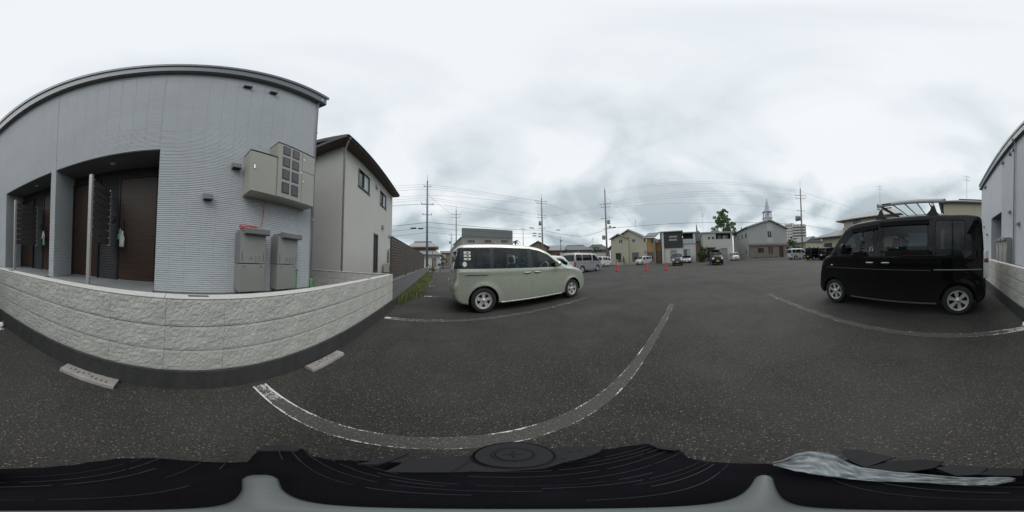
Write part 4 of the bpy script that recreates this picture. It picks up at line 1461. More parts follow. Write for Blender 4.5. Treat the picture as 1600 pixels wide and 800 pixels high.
    # door gaps, then the doors
    dp = []
    for (nm, poly) in S.get('doors', []):
        pp = P(poly)
        gs, cur = sh.cut(cur, lambda x, y, z, d, tx, tz: np.maximum(np.abs(sdf_poly(x, z, pp)) - .0035, side(d)))
        if gs:
            for sg in (1, -1):
                stuff(link('door_gap', sh.mesh('door_gap', gs, (sg,), .008), 'black_rubber', root))
        gd, cur = sh.cut(cur, lambda x, y, z, d, tx, tz: np.maximum(sdf_poly(x, z, pp), side(d)))
        dp.append((nm, gd))
    for (nm, gd) in dp:
        for sg in (1, -1):
            o = link(nm, sh.mesh(nm, gd, (sg,)), paint, root)
    link('body', sh.mesh('body', cur), paint, root)
    # inside: floor pan, dark wells, dashboard, seats, steering wheel
    fl = S.get('floor', .2) * kz
    mb = MB().box(arch + .02, wb - arch - .02, -Wh + .08, Wh - .08, fl + .02, fl + .12)
    mb.box(xmin + .15, xmax - .2, -Wh + .30, Wh - .30, fl + .03, fl + .22)
    mb.box(xmin + .10, arch + .1, -Wh + .28, Wh - .28, fl + .1, belt - .25)
    mb.box(wb - arch * .8, xmax - .2, -Wh + .28, Wh - .28, fl + .1, belt - .28)
    for wx in (0, wb):
        for sg in (1, -1):
            mb.box(max(xmin + .06, wx - arch - .04), min(xmax - .08, wx + arch + .04), sg * (Wh - .30), sg * (Wh - .27), fl, wr + arch + .02)
            n_ = 10
            arcp = [(wx + (arch + .012) * math.cos(math.pi * k / n_), wr + (arch + .012) * math.sin(math.pi * k / n_)) for k in range(n_ + 1)]
            for k in range(n_):
                (a, b), (c, e_) = arcp[k], arcp[k + 1]
                mb.add([(a, sg * (Wh - .045), b), (c, sg * (Wh - .045), e_), (c, sg * (Wh - .3), e_), (a, sg * (Wh - .3), b)], [(0, 1, 2, 3)])
    obj('floor_pan', mb, 'interior_dark', root)
    if detail:
        for sg in (1, -1):
            obj('door_card', MB().box(arch + .12, wb - arch + .15, sg * (Wh - .10), sg * (Wh - .075), fl + .1, belt - .05), 'interior_dark', root)
        sxf = S['seat_x']
        for k, sx_ in enumerate(sxf):
            for sg in (1, -1):
                seat(root, sx_, sg * Wh * .45, S['seat_z'], S['seat_m'])
        dx = S['dash_x']
        obj('dashboard', MB().bbox(dx, dx + .35, -Wh + .14, Wh - .14, belt - .32, belt - .05, .05, 2), 'interior_dark', root, True)
        c = Vector((dx - .10, -Wh * .45, belt - .02))
        ring = [c + Vector((.06 * math.sin(a) * .9, .185 * math.cos(a), .17 * math.sin(a))) for a in np.linspace(0, 2 * math.pi, 25)[:-1]]
        sw = MB().path(ring, .015, 6, closed=True)
        sw.tube(c + Vector((0, -.17, 0)), c + Vector((0, .17, 0)), .014, n=5)
        sw.tube(c, c + Vector((.14, 0, -.12)), .025, n=6)
        obj('steering_wheel', sw, 'seat_light', root, True)
        obj('interior_mirror', MB().bbox(wb - .62, wb - .59, -.11, .11, roofz - .27, roofz - .21, .012), 'interior_dark', root)
    # wheels
    for wx in (0, wb):
        for sg in (1, -1):
            make_wheel(root, wx, sg * (Wh - S['ww'] / 2 - S.get('inset', .035)), wr, S['ww'], sg, S['spokes'], S['rim'], detail)
    # door mirrors and handles
    mx_, mz_ = S['mirror'][0] * kx, S['mirror'][1] * kz
    yb = float(half(np.array([mx_]), np.array([mz_]))[0])
    for sg in (1, -1):
        a, b, c = S['mirror'][2:]
        mb = MB().ball((mx_, sg * (yb + .09), mz_), (a, b, c), 16, 10)
        mb.v = [(v[0] - (.0 if v[0] > mx_ - a * .45 else 0), v[1], v[2]) if v[0] > mx_ - a * .45 else (mx_ - a * .45, v[1], v[2]) for v in mb.v]
        o = obj('door_mirror', mb, S.get('mirror_mat', paint), root, True)
        obj('mirror_arm', MB().tube((mx_ + .02, sg * (yb - .03), mz_ - c * .7), (mx_ + .01, sg * (yb + .06), mz_ - c * .6), .026, n=8), 'black_plastic', o, True)
    for (hx, hz_, hl) in S['handles']:
        hx, hz_ = hx * kx, hz_ * kz
        yb = float(half(np.array([hx]), np.array([hz_]))[0])
        for sg in (1, -1):
            rec = obj('handle_recess', MB().ball((hx, sg * (yb + .0005), hz_ - .008), (hl * .62, .004, .030), 16, 6), S.get('recess_mat', 'interior_dark'), root, True)
            y0_ = sg * (yb + .012)
            obj('door_handle', MB().bbox(hx - hl / 2, hx + hl / 2, y0_ - .010, y0_ + .010, hz_ - .011, hz_ + .011, .007, 2), S['handle_mat'], root, True)
    for (nm, x0, x1, z, w, m) in S.get('strips', []):
        # rub strips and rails following the flank
        n_ = 14
        for sg in (1, -1):
            mb = MB()
            for k in range(n_ + 1):
                x = (x0 + (x1 - x0) * k / n_) * kx
                yb = float(half(np.array([x]), np.array([z * kz]))[0])
                mb.v += [(x, sg * (yb - .004), z * kz - w), (x, sg * (yb + .006), z * kz - w * .6), (x, sg * (yb + .006), z * kz + w * .6), (x, sg * (yb - .004), z * kz + w)]
            for k in range(n_):
                for j in range(3):
                    mb.f.append((k * 4 + j, k * 4 + j + 1, k * 4 + j + 5, k * 4 + j + 4))
            mb.f += [(0, 1, 2, 3), tuple(n_ * 4 + j for j in range(4))]
            obj(nm, mb, m, root)
    for (nm, x, z, yw, zh, m) in S.get('plates', []):
        obj(nm, MB().bbox(x * kx - .008, x * kx + .008, -yw, yw, z * kz - zh, z * kz + zh, .004), m, root)
    root['half'] = Wh
    if 'half' in root:
        del root['half']
    S['_half'] = half
    return root

# --- pale green minivan (outline measured in metres from its rear axle)
MINI = dict(W=1.67, wb=2.70, wr=.295, arch=.345, ww=.185, rim=.195, spokes=5, belt=1.0, tumble=.115, plan=.045, flare=.014, npow=3.1, nose=.9,
    sil=[(3.26, .19, .10), (3.42, .27, .22), (3.475, .42, .30), (3.46, .60, .32), (3.39, .76, .30), (3.26, .88, .26), (3.0, .965, .18), (2.70, 1.025, .14), (2.48, 1.075, .15),
         (2.06, 1.33, .17), (1.72, 1.50, .14), (1.45, 1.565, .10), (1.0, 1.60, .09), (.3, 1.605, .08), (-.2, 1.59, .08), (-.47, 1.56, .07), (-.545, 1.50, .08), (-.59, 1.25, .10), (-.63, 1.0, .11), (-.65, .80, .12), (-.70, .64, .13),
         (-.71, .50, .16), (-.67, .34, .12), (-.52, .21, .08), (0.3, .19, .05), (1.4, .19, .05), (2.4, .19, .05)],
    screen=(1.66, 2.50, 1.075, 1.535, .93, .80), rear_glass=(-.66, -.4, 1.02, 1.46, .82, .72),
    green=[(-.70, 1.015), (-.62, 1.475), (.2, 1.495), (1.2, 1.492), (1.50, 1.445), (1.78, 1.345), (2.14, 1.085), (2.16, 1.00), (1.2, 1.005)],
    glass=[([(-.545, 1.035), (-.47, 1.445), (.145, 1.468), (.145, 1.03)], .03, 'glass_tint', 'rear'),
           ([(.235, 1.03), (.25, 1.47), (1.13, 1.47), (1.105, 1.022)], .03, 'glass_tint', 'mid'),
           ([(1.285, 1.015), (1.25, 1.45), (1.46, 1.41), (1.70, 1.325), (2.06, 1.06), (2.06, 1.01)], .02, 'glass_clear', 'front')],
    doors=[('sliding_door', [(.195, 1.505), (.19, 1.0), (.10, .82), (.12, .66), (.22, .50), (.36, .40), (.42, .20), (1.225, .205), (1.215, 1.0), (1.195, 1.505)]),
           ('front_door', [(1.225, .205), (2.25, .21), (2.33, .5), (2.35, .96), (2.20, 1.07), (1.82, 1.35), (1.5, 1.475), (1.195, 1.505), (1.215, 1.0)])],
    nose_parts=[('headlamp', (3.0, 3.6, .66, .86, .55, .93), 'lamp_clear', True), ('grille', (3.2, 3.6, .34, .52, 0, .45), 'black_plastic', False),
                ('tail_lamp', (-.8, -.635, .80, .98, .80, 1.1), 'lamp_red', True)],
    mirror=(2.03, 1.085, .12, .085, .08), handles=[(1.09, .895, .17), (1.39, .895, .16)], handle_mat='paint_green_silver', recess_mat='mortar',
    strips=[('slide_rail', -.41, .095, .872, .010, 'interior_dark'), ('sill_strip', .4, 2.25, .225, .016, 'paint_green_silver')],
    plates=[('number_plate', -.715, .66, .165, .082, 'plate_white'), ('number_plate', 3.485, .36, .165, .082, 'plate_white')],
    seat_x=(-.1, .75, 1.62), seat_z=.48, seat_m='seat_light', dash_x=2.05)
mini = make_car('minivan', 'pale green silver minivan parked beside the slatted fence, white stickers on its rear side window', 'minivan', MINI, 'paint_green_silver')
# things stuck on the rear side window (right-hand flank faces the camera)
def on_flank(S, x, z, sg, off=.004):
    return float(S['_half'](np.array([x]), np.array([z]))[0]) + off
def flank_patch(S, par, nm, x0, x1, z0, z1, sg, m, off=.005):
    c = [(x0, z0), (x1, z0), (x1, z1), (x0, z1)]
    V = [(x, sg * on_flank(S, x, z, sg, off), z) for x, z in c] + [(x, sg * on_flank(S, x, z, sg, off - .003), z) for x, z in c]
    return obj(nm, MB().add(V, [(0, 1, 2, 3), (7, 6, 5, 4), (0, 4, 5, 1), (1, 5, 6, 2), (2, 6, 7, 3), (3, 7, 4, 0)]), m, par)
for (z0, z1) in ((1.345, 1.395), (1.275, 1.325), (1.205, 1.25)):
    p = flank_patch(MINI, mini, 'sticker', -.435, -.285, z0, z1, -1, 'sticker_white')
    flank_patch(MINI, p, 'sticker_print', -.375, -.33, z0 + .012, z1 - .012, -1, 'mortar', .007)
c = (-.42, 1.115)
obj('sticker', MB().add([(c[0] + .045 * math.cos(a), -on_flank(MINI, c[0] + .045 * math.cos(a), c[1] + .055 * math.sin(a), -1, .006), c[1] + .055 * math.sin(a)) for a in np.linspace(0, 2 * math.pi, 21)[:-1]], [tuple(range(20))]), 'sticker_white', mini)
place(mini, (0.99, 4.25, 0), 0)

# --- black boxy kei van with a roof rack
KEI = dict(W=1.46, wb=2.45, wr=.272, arch=.315, ww=.165, rim=.185, spokes=6, belt=1.09, tumble=.075, plan=.03, flare=.010, npow=3.4, nose=.62, shoulder=.006,
    sil=[(2.86, .19, .08), (2.965, .25, .14), (2.995, .42, .18), (2.985, .60, .20), (2.95, .78, .20), (2.88, .94, .20), (2.76, 1.055, .18), (2.58, 1.14, .15), (2.34, 1.40, .12), (2.13, 1.63, .10), (1.98, 1.705, .08),
         (1.55, 1.745, .07), (.9, 1.765, .07), (.2, 1.765, .06), (-.30, 1.755, .05), (-.40, 1.715, .05), (-.435, 1.5, .07), (-.465, 1.15, .09), (-.485, .8, .09), (-.515, .60, .10), (-.52, .45, .10), (-.48, .27, .08), (-.36, .20, .05), (.6, .19, .04), (1.5, .19, .04), (2.3, .19, .04)],
    screen=(2.08, 2.62, 1.12, 1.665, .94, .86), rear_glass=(-.5, -.3, 1.12, 1.62, .84, .80),
    glass=[([(-.10, 1.155), (-.12, 1.635), (.365, 1.635), (.365, 1.145)], .05, 'glass_dark', 'rear'),
           ([(.50, 1.135), (.50, 1.56), (1.29, 1.57), (1.26, 1.13)], .03, 'glass_dark', 'mid'),
           ([(1.475, 1.125), (1.475, 1.535), (1.75, 1.53), (1.96, 1.46), (2.26, 1.165), (2.26, 1.125)], .025, 'glass_clear', 'front')],
    doors=[('sliding_door', [(.43, 1.66), (.43, .62), (.40, .205), (1.375, .205), (1.385, 1.66)]),
           ('front_door', [(1.385, 1.66), (1.375, .205), (2.02, .205), (2.10, .45), (2.33, .66), (2.40, 1.08), (2.30, 1.22), (1.98, 1.56), (1.8, 1.66)])],
    nose_parts=[('headlamp', (2.84, 3.1, .72, .96, .58, 1.02), 'lamp_clear', True), ('grille', (2.8, 3.1, .66, .80, 0, .5), 'black_plastic', False), ('bumper_intake', (2.8, 3.1, .30, .44, 0, .6), 'black_plastic', False)],
    mirror=(2.10, 1.19, .07, .085, .105), mirror_mat='black_plastic', handles=[(1.555, .925, .15), (1.24, .925, .15)], handle_mat='chrome',
    strips=[('rub_strip', .45, 2.66, .805, .006, 'pole_dark'), ('rub_strip', -.40, .40, .815, .010, 'metal_grey'), ('side_step', .36, 2.02, .225, .016, 'pole_dark')],
    plates=[('number_plate', -.525, .52, .165, .082, 'plate_yellow'), ('number_plate', 3.0, .52, .165, .082, 'plate_yellow')],
    seat_x=(.45, 1.55), seat_z=.55, seat_m='interior_dark', dash_x=2.1)
kei = make_car('kei_van', 'black boxy van parked near the wall, silver roof rack on top, six-spoke wheels', 'van', KEI, 'paint_black')
# lamp cluster details on the flank that faces the camera
for sg in (1, -1):
    obj('side_marker', MB().ball((2.49, sg * (on_flank(KEI, 2.49, .855, 1, .003)), .855), (.03, .008, .018), 10, 6), 'lamp_clear', kei, True)
    tl_ = obj('tail_lamp', MB().bbox(-.508, -.425, sg * .60, sg * .716, .66, 1.13, .015, 2), 'lamp_clear', kei, True)
    obj('tail_lamp_red', MB().bbox(-.511, -.435, sg * .61, sg * .719, .93, 1.0, .006, 2), 'lamp_red', tl_, True)
    vis = MB()
    for (xa, xb, za, zb_) in ((.47, 1.36, 1.575, 1.655), (1.40, 1.95, 1.535, 1.62)):
        y0_, y1_ = on_flank(KEI, xa, za, 1, .035), on_flank(KEI, xa, zb_, 1, .004)
        vis.add([(xa, sg * y0_, za), (xb, sg * y0_, za - (.0 if xb < 1.5 else .03)), (xb, sg * y1_, zb_ - (.0 if xb < 1.5 else .03)), (xa, sg * y1_, zb_), (xa, sg * (y0_ - .03), za + .004), (xb, sg * (y0_ - .03), za + .004 - (.0 if xb < 1.5 else .03))],
                [(0, 1, 2, 3), (0, 4, 5, 1)])
    obj('rain_visor', vis, 'visor', kei)
place(kei, (-0.13, -3.37, 0), 0)

rk = thing('roof_rack', 'silver and black roof rack standing on the black van', 'roof rack', (0, 0, 0))
for sg in (1, -1):
    yb = sg * .60
    rl = MB()
    nseg = 16
    for k in range(nseg + 1):
        x = .22 + 1.20 * k / nseg
        z = 2.0 + .012 * math.sin(math.pi * k / nseg)
        for (a, b) in ((-.014, -.035), (.014, -.035), (.018, .0), (.014, .035), (-.014, .035)):
            rl.v.append((x, yb + a, z + b))
    for k in range(nseg):
        for j in range(5):
            rl.f.append((k * 5 + j, k * 5 + (j + 1) % 5, (k + 1) * 5 + (j + 1) % 5, (k + 1) * 5 + j))
    rl.f += [tuple(range(5)), tuple(nseg * 5 + j for j in range(5))]
    r_ = obj('side_rail', rl, 'rail_silver', rk, True)
    obj('rail_badge', MB().box(1.16, 1.33, yb + sg * .017, yb + sg * .021, 1.997, 2.02), 'black_plastic', r_)
    obj('rail_end', MB().bbox(.20, .235, yb - .02, yb + .02, 1.962, 2.04, .008), 'metal_grey', r_)
    obj('rail_end', MB().bbox(1.405, 1.44, yb - .02, yb + .02, 1.962, 2.04, .008), 'metal_grey', r_)
    for x in (.42, 1.36):
        ft = MB()
        prof = [(-.115, 1.735), (-.09, 1.775), (-.045, 1.825), (-.022, 1.89), (-.018, 1.975), (.018, 1.975), (.022, 1.89), (.045, 1.825), (.09, 1.775), (.115, 1.735)]
        ft.prism([(x + a, yb - .022 + sg * .02 * (1.9 - b), b) for a, b in prof], (0, .044, 0))
        f_ = obj('foot', ft, 'black_plastic', rk)
        obj('clamp', MB().bbox(x - .02, x + .02, yb - .026, yb + .026, 1.90, 1.955, .006), 'chrome', f_)
for k in range(6):
    x = .27 + k * .215
    z = 1.985 + .012 * math.sin(math.pi * (x - .22) / 1.2)
    obj('cross_bar', MB().tube((x, -.6, z - .008), (x, .6, z - .008), .0105, n=7), 'black_plastic', rk, True)
for x in (.42, 1.36):
    obj('carrier_bar', MB().box(x - .016, x + .016, -.62, .62, 1.945, 1.968), 'black_plastic', rk)
place(rk, (-0.13, -3.37, 0), 0)

# --- the other cars of the lot: the same body shop, other outlines
def scaled(S, **kw):
    d = dict(S)
    d.update(kw)
    return d
VAN = scaled(KEI, W=1.68, wr=.33, arch=.385, ww=.19, rim=.21, kx=1.36, kz=1.115, tumble=.10, wb=1.86, spokes=5, handle_mat='black_plastic', mirror=(2.25, 1.13, .08, .09, .13), nose=.5,
    sil=[(2.55, .17, .10), (2.63, .26, .18), (2.66, .45, .22), (2.63, .66, .22), (2.53, .84, .2), (2.38, .94, .18), (2.0, 1.34, .14), (1.78, 1.60, .1), (1.62, 1.67, .08), (1.1, 1.70, .08), (.3, 1.705, .08), (-.5, 1.69, .08), (-.66, 1.65, .08), (-.72, 1.4, .1), (-.75, 1.0, .1), (-.77, .5, .1), (-.74, .25, .08), (-.6, .18, .05), (.5, .17, .04), (1.8, .17, .04)],
    screen=(1.76, 2.36, .96, 1.61, .94, .84), rear_glass=(-.8, -.6, 1.0, 1.52, .86, .8),
    green=None,
    glass=[([(-.60, 1.05), (-.60, 1.52), (-.02, 1.52), (-.02, 1.04)], .03, 'glass_tint', ''), ([(.06, 1.04), (.06, 1.52), (1.10, 1.52), (1.10, 1.03)], .03, 'glass_tint', ''),
           ([(1.25, 1.02), (1.25, 1.52), (1.55, 1.50), (2.02, 1.05), (2.02, 1.0)], .03, 'glass_mid', '')],
    doors=[('sliding_door', [(.02, 1.6), (.02, .3), (1.17, .3), (1.17, 1.6)]), ('front_door', [(1.17, 1.6), (1.17, .2), (1.6, .2), (1.8, .6), (2.1, .7), (2.12, 1.0), (1.62, 1.6)])],
    nose_parts=[('headlamp', (2.3, 2.8, .66, .86, .62, 1.02), 'lamp_clear', True), ('grille', (2.45, 2.8, .60, .74, 0, .6), 'metal_grey', False), ('tail_lamp', (-.9, -.66, .58, .92, .84, 1.1), 'lamp_red', True), ('bumper', (-.9, -.56, .1, .40, 0, 1.2), 'paint_silver', False)],
    handles=[(1.32, .86, .14), (1.08, .86, .14)], strips=[('rub_strip', -.6, 2.3, .80, .02, 'metal_grey')], plates=[('number_plate', -.78, .62, .165, .082, 'plate_white'), ('number_plate', 2.665, .45, .165, .082, 'plate_white')])
TALL = scaled(KEI, green=None, spokes=6, rim=.17)
def car(name, label, cat, S, paint, loc, rz, group='cars in the parking lot', plate=None, **kw):
    S = scaled(S, **kw)
    if plate:
        S['plates'] = [(a, b, c, d, e_, plate) for (a, b, c, d, e_, f_) in S['plates']]
    if S.get('handle_mat') == 'paint_green_silver':
        S['handle_mat'] = paint
    S['strips'] = [(a, b, c, d, e_, paint if 'sill' in a else f_) for (a, b, c, d, e_, f_) in S['strips']]
    r = make_car(name, label, cat, S, paint, group, False)
    place(r, loc, rz)
    return r
PI = math.pi
hi = car('delivery_van', 'long silver van with tinted windows parked beyond the minivan nose', 'van', VAN, 'paint_silver', (11.75, 10.45, 0), 0)
for (x, h, m, nm) in ((-.2, .18, 'copper_pipe', 'roof_marker'), (2.1, .15, 'interior_dark', 'roof_marker')):
    obj(nm, MB().bbox(x + 11.75 - .06, x + 11.75 + .06, 9.86, 9.95, 1.86, 1.88 + h, .02), m, hi)
car('compact_car', 'white compact car half hidden behind the pale green minivan nose', 'car', TALL, 'paint_white', (4.75, 7.75, 0), 0, kx=1.05, kz=.86)
car('kei_truck_cab', 'small white van parked at the foot of the tall pole, beyond the silver van', 'van', TALL, 'paint_white', (23.4, 15.2, 0), 0)
car('kei_wagon', 'small white car parked before the cream house, behind the middle cone', 'car', TALL, 'paint_white', (31.2, 9.1, 0), rad(155), kz=.92)
car('kei_wagon', 'dark purple-black tall wagon facing the camera near the rightmost cone, yellow plate', 'car', TALL, 'paint_purple_black', (24.6, 2.55, 0), rad(186), kz=1.0)
car('hatchback', 'silver car parked in front of the dark-panelled house, right of the dark wagon', 'car', MINI, 'paint_silver', (33.4 - .6, 1.35, 0), rad(180), plate='plate_white', kz=.92, kx=.95)
bk = car('kei_van', 'small black van with a roof load facing the camera before the white house, yellow plate', 'van', TALL, 'paint_black', (22.2, -2.75, 0), rad(181))
obj('roof_load', MB().bbox(20.1, 21.6, -3.3, -2.2, 1.78, 1.93, .06, 2), 'black_plastic', bk, True)
car('hatchback', 'dark navy small car beside the white house garage, behind the black van', 'car', MINI, 'paint_navy', (33.0, -4.45, 0), rad(182), kz=.9, kx=.85)
car('kei_wagon', 'small white car with a dark windscreen between the white house and the church', 'car', TALL, 'paint_white', (33.9, -8.25, 0), rad(178), kz=.95)
car('minibus', 'white tall van seen from behind in front of the church corner', 'van', VAN, 'paint_pale_blue', (22.3, -15.5, 0), rad(-90), kx=1.0, kz=1.08, W=1.5)
car('kei_van', 'black van seen from behind, between the white tall van and the dark wagon', 'van', TALL, 'paint_black', (17.75, -15.4, 0), rad(-90), kz=1.02)
car('station_wagon', 'dark wagon with red tail lamp, partly hidden by the near black van nose', 'car', MINI, 'paint_black', (15.35, -15.9, 0), rad(-90), kz=1.08, plate='plate_white')

# ------------------------------------------------------------------ traffic cones
def cone(x, y, lab):
    t = thing('traffic_cone', lab, 'traffic cone', (x, y, 0), 'red cones in the lot')
    obj('base', MB().bbox(x - .19, x + .19, y - .19, y + .19, 0, .035, .012), 'cone_base', t)
    obj('body', MB().lathe([(.145, .035), (.135, .06), (.03, .66), (.026, .70), (0, .702)], (x, y, 0), 'z', 20), 'cone_red', t, True)
cone(14.0, 7.2, 'red traffic cone nearest the silver van, leftmost of three')
cone(14.5, 4.38, 'red traffic cone in the middle of three, in front of the cream house')
cone(14.6, 2.55, 'red traffic cone nearest the dark tall wagon, rightmost of three')

# ------------------------------------------------------------------ houses across the street (fronts look to -X)
NX = -XA
def front(par, X, y1, w, h, holes, m, name='wall', z0=0.0, depth=.1):
    """front wall whose u axis runs from y1 towards -Y"""
    mb = MB()
    panel(mb, (X, y1, z0), -YA, ZA, NX, w, h, holes, depth)
    return obj(name, mb, m, par)
def fwin(par, X, y1, q, z0=0.0, **kw):
    return window(par, (X, y1, z0), -YA, ZA, NX, q, **kw)
def box_walls(par, x0, x1, y0, y1, z0, z1, m, skip_front=False, name='wall'):
    mb = MB()
    if not skip_front:
        mb.add([(x0, y0, z0), (x0, y1, z0), (x0, y1, z1), (x0, y0, z1)], [(0, 1, 2, 3)])
    mb.add([(x1, y0, z0), (x1, y1, z0), (x1, y1, z1), (x1, y0, z1)], [(0, 1, 2, 3)])
    mb.add([(x0, y0, z0), (x1, y0, z0), (x1, y0, z1), (x0, y0, z1)], [(0, 1, 2, 3)])
    mb.add([(x0, y1, z0), (x1, y1, z0), (x1, y1, z1), (x0, y1, z1)], [(0, 1, 2, 3)])
    return obj(name, mb, m, par)
def gable_roof(par, x0, x1, ya, yb, ze, yp, zp, m, t=.16, ov=.0, name='roof', trim=None):
    """roof with its ridge along X: eaves at ya and yb (ya > yb), ridge at yp"""
    o = []
    mb = MB()
    mb.prism([(x0, ya, ze), (x0, yp, zp), (x0, yb, ze), (x0, yb, ze + t), (x0, yp, zp + t * 1.15), (x0, ya, ze + t)], (x1 - x0, 0, 0))
    r = obj(name, mb, m, par)
    if trim:
        tb = MB()
        tb.prism([(x0 - .03, ya + .03, ze - .05), (x0 - .03, yp, zp - .06), (x0 - .03, yp, zp + t * .75), (x0 - .03, ya + .03, ze + t * .7)], (.028, 0, 0))
        tb.prism([(x0 - .03, yb - .03, ze - .05), (x0 - .03, yp, zp - .06), (x0 - .03, yp, zp + t * .75), (x0 - .03, yb - .03, ze + t * .7)], (.028, 0, 0))
        obj('verge_board', tb, trim, r)
    return r
def antenna(par, x, y, z0, z1):
    mb = MB().tube((x, y, z0), (x, y, z1), .02, n=5)
    for k in range(2):
        zz = z1 - .1 - k * .5
        mb.tube((x - .35, y - .2, zz), (x + .35, y + .2, zz), .014, n=4)
        for q in (-.3, -.1, .1, .3):
            mb.tube((x + q - .12, y + q * .57 + .2, zz), (x + q + .12, y + q * .57 - .2, zz), .01, n=4)
    obj('antenna', mb, 'metal_grey', par)

# house A: cream with two gables, orange bay, solar roof
A = thing('cream_house', 'cream two-storey house with two gables, an orange wall part and solar panels', 'house', (37, 13, 0))
AX = 33.5
hl = [(18.6 - 17.43, 18.6 - 16.05, .55, 2.6), (18.6 - 16.55, 18.6 - 15.5, 4.88, 5.75)]
front(A, AX, 18.6, 18.6 - 14.3, 5.95, hl, 'cream_wall')
window_kw = dict(depth=.08, fr=.07, mull=1, fm='white_trim', gm='window_glass')
fwin(A, AX, 18.6, hl[0], mull=1, fm='dark_frame', name='glass_door'); fwin(A, AX, 18.6, hl[1], fm='white_trim')
obj('gable', MB().prism([(AX, 18.0, 5.955), (AX, 14.6, 5.955), (AX, 16.4, 6.93)], (.1, 0, 0)), 'cream_wall', A)
AX2 = 33.9
hl = [(14.3 - 13.47, 14.3 - 11.95, .55, 2.56), (14.3 - 13.4, 14.3 - 12.0, 4.8, 5.62), (14.3 - 10.62, 14.3 - 10.37, 4.75, 5.5)]
front(A, AX2, 14.3, 4.3, 5.9, hl, 'cream_wall')
fwin(A, AX2, 14.3, hl[0], fm='dark_frame', name='glass_door'); fwin(A, AX2, 14.3, hl[1], fm='white_trim', gm=('window_glass', 'frosted_glass')); fwin(A, AX2, 14.3, hl[2], mull=0, fm='dark_frame')
obj('gable', MB().prism([(AX2, 17.2, 5.905), (AX2, 14.13, 7.76), (AX2, 10.6, 5.905)], (.1, 0, 0)), 'cream_wall', A)
obj('wall_return', MB().box(AX + .002, AX2 - .002, 14.2, 14.298, 0, 5.9), 'cream_wall', A)
AX3 = 34.0
hl = [(10 - 9.98 + .05, 10 - 8.65, .5, 2.45), (10 - 9.06, 10 - 8.5, 4.42, 5.42)]
front(A, AX3, 10.0, 1.65, 5.6, hl, 'orange_wall')
fwin(A, AX3, 10.0, hl[0], fm='dark_frame', name='glass_door'); fwin(A, AX3, 10.0, hl[1], mull=0, fm='dark_frame')
box_walls(A, AX + .01, 41, 8.36, 18.58, 0, 5.6, 'cream_wall', True, 'side_wall')
obj('porch_wall', MB().box(34.6, 41, 6.9, 8.35, 0, 2.7), 'brown_brick', A)
obj('porch_upper', MB().box(35.0, 41, 7.2, 8.35, 2.75, 5.3), 'orange_wall', A)
obj('porch_post', MB().box(33.9, 34.05, 8.15, 8.34, 0, 5.5), 'cream_wall', A)
gable_roof(A, AX - .5, 38, 18.8, 14.2, 5.88, 16.5, 6.95, 'roof_dark', .16, trim='white_trim')
r = gable_roof(A, AX2 - .45, 41.2, 14.9, 8.0, 7.45, 14.1, 7.78, 'roof_dark', .14, trim='white_trim') if False else None
mb = MB().prism([(AX2 - .45, 17.3, 6.2), (AX2 - .45, 14.13, 7.8), (AX2 - .45, 10.4, 5.75), (AX2 - .45, 10.4, 5.92), (AX2 - .45, 14.13, 7.98), (AX2 - .45, 17.3, 6.38)], (7.5, 0, 0))
r = obj('roof', mb, 'roof_dark', A)
tb = MB()
tb.prism([(AX2 - .48, 14.13, 7.74), (AX2 - .48, 10.38, 5.68), (AX2 - .48, 10.38, 5.86), (AX2 - .48, 14.13, 7.92)], (.028, 0, 0))
tb.prism([(AX2 - .48, 14.13, 7.74), (AX2 - .48, 15.9, 6.86), (AX2 - .48, 15.9, 7.04), (AX2 - .48, 14.13, 7.92)], (.028, 0, 0))
obj('verge_board', tb, 'white_trim', r)
# the roof over the orange part falls towards the street: its surface shows
pv = MB().prism([(AX3 - .55, 10.6, 5.62), (AX3 - .55, 7.9, 5.62), (AX3 + 3.6, 7.9, 7.1), (AX3 + 3.6, 10.6, 7.1)], (0, 0, .14))
r2 = obj('low_roof', pv, 'roof_dark', A)
obj('eave_board', MB().box(AX3 - .60, AX3 - .555, 7.88, 10.62, 5.58, 5.78), 'white_trim', r2)
sl_ = (7.1 - 5.62) / 4.15
for i in range(3):
    for j in range(3):
        x0, y0 = AX3 - .3 + i * 1.25, 7.98 + j * .82
        z0 = 5.78 + (x0 - AX3 + .55) * sl_
        obj('solar_panel', MB().prism([(x0, y0, z0 + .03), (x0 + 1.2, y0, z0 + .03 + 1.2 * sl_), (x0 + 1.2, y0 + .78, z0 + .03 + 1.2 * sl_), (x0, y0 + .78, z0 + .03)], (0, 0, .03)), 'solar_panel', r2)
obj('side_annex', MB().box(AX + .3, 38, 18.6, 19.0, 0, 3.65), 'cream_wall', A)
obj('annex_roof', MB().prism([(AX - .2, 18.55, 4.35), (AX - .2, 19.5, 3.65), (AX - .2, 19.5, 3.78), (AX - .2, 18.55, 4.5)], (5, 0, 0)), 'roof_dark', A)
obj('meter_box', MB().bbox(AX2 - .12, AX2 - .002, 10.2, 10.6, 2.35, 2.8, .01), 'metal_grey', A)
obj('air_conditioner', MB().bbox(33.95, 34.3, 7.35, 8.05, 4.45, 5.1, .03), 'metal_grey', A)
antenna(A, 36, 13.2, 7.5, 10.4)

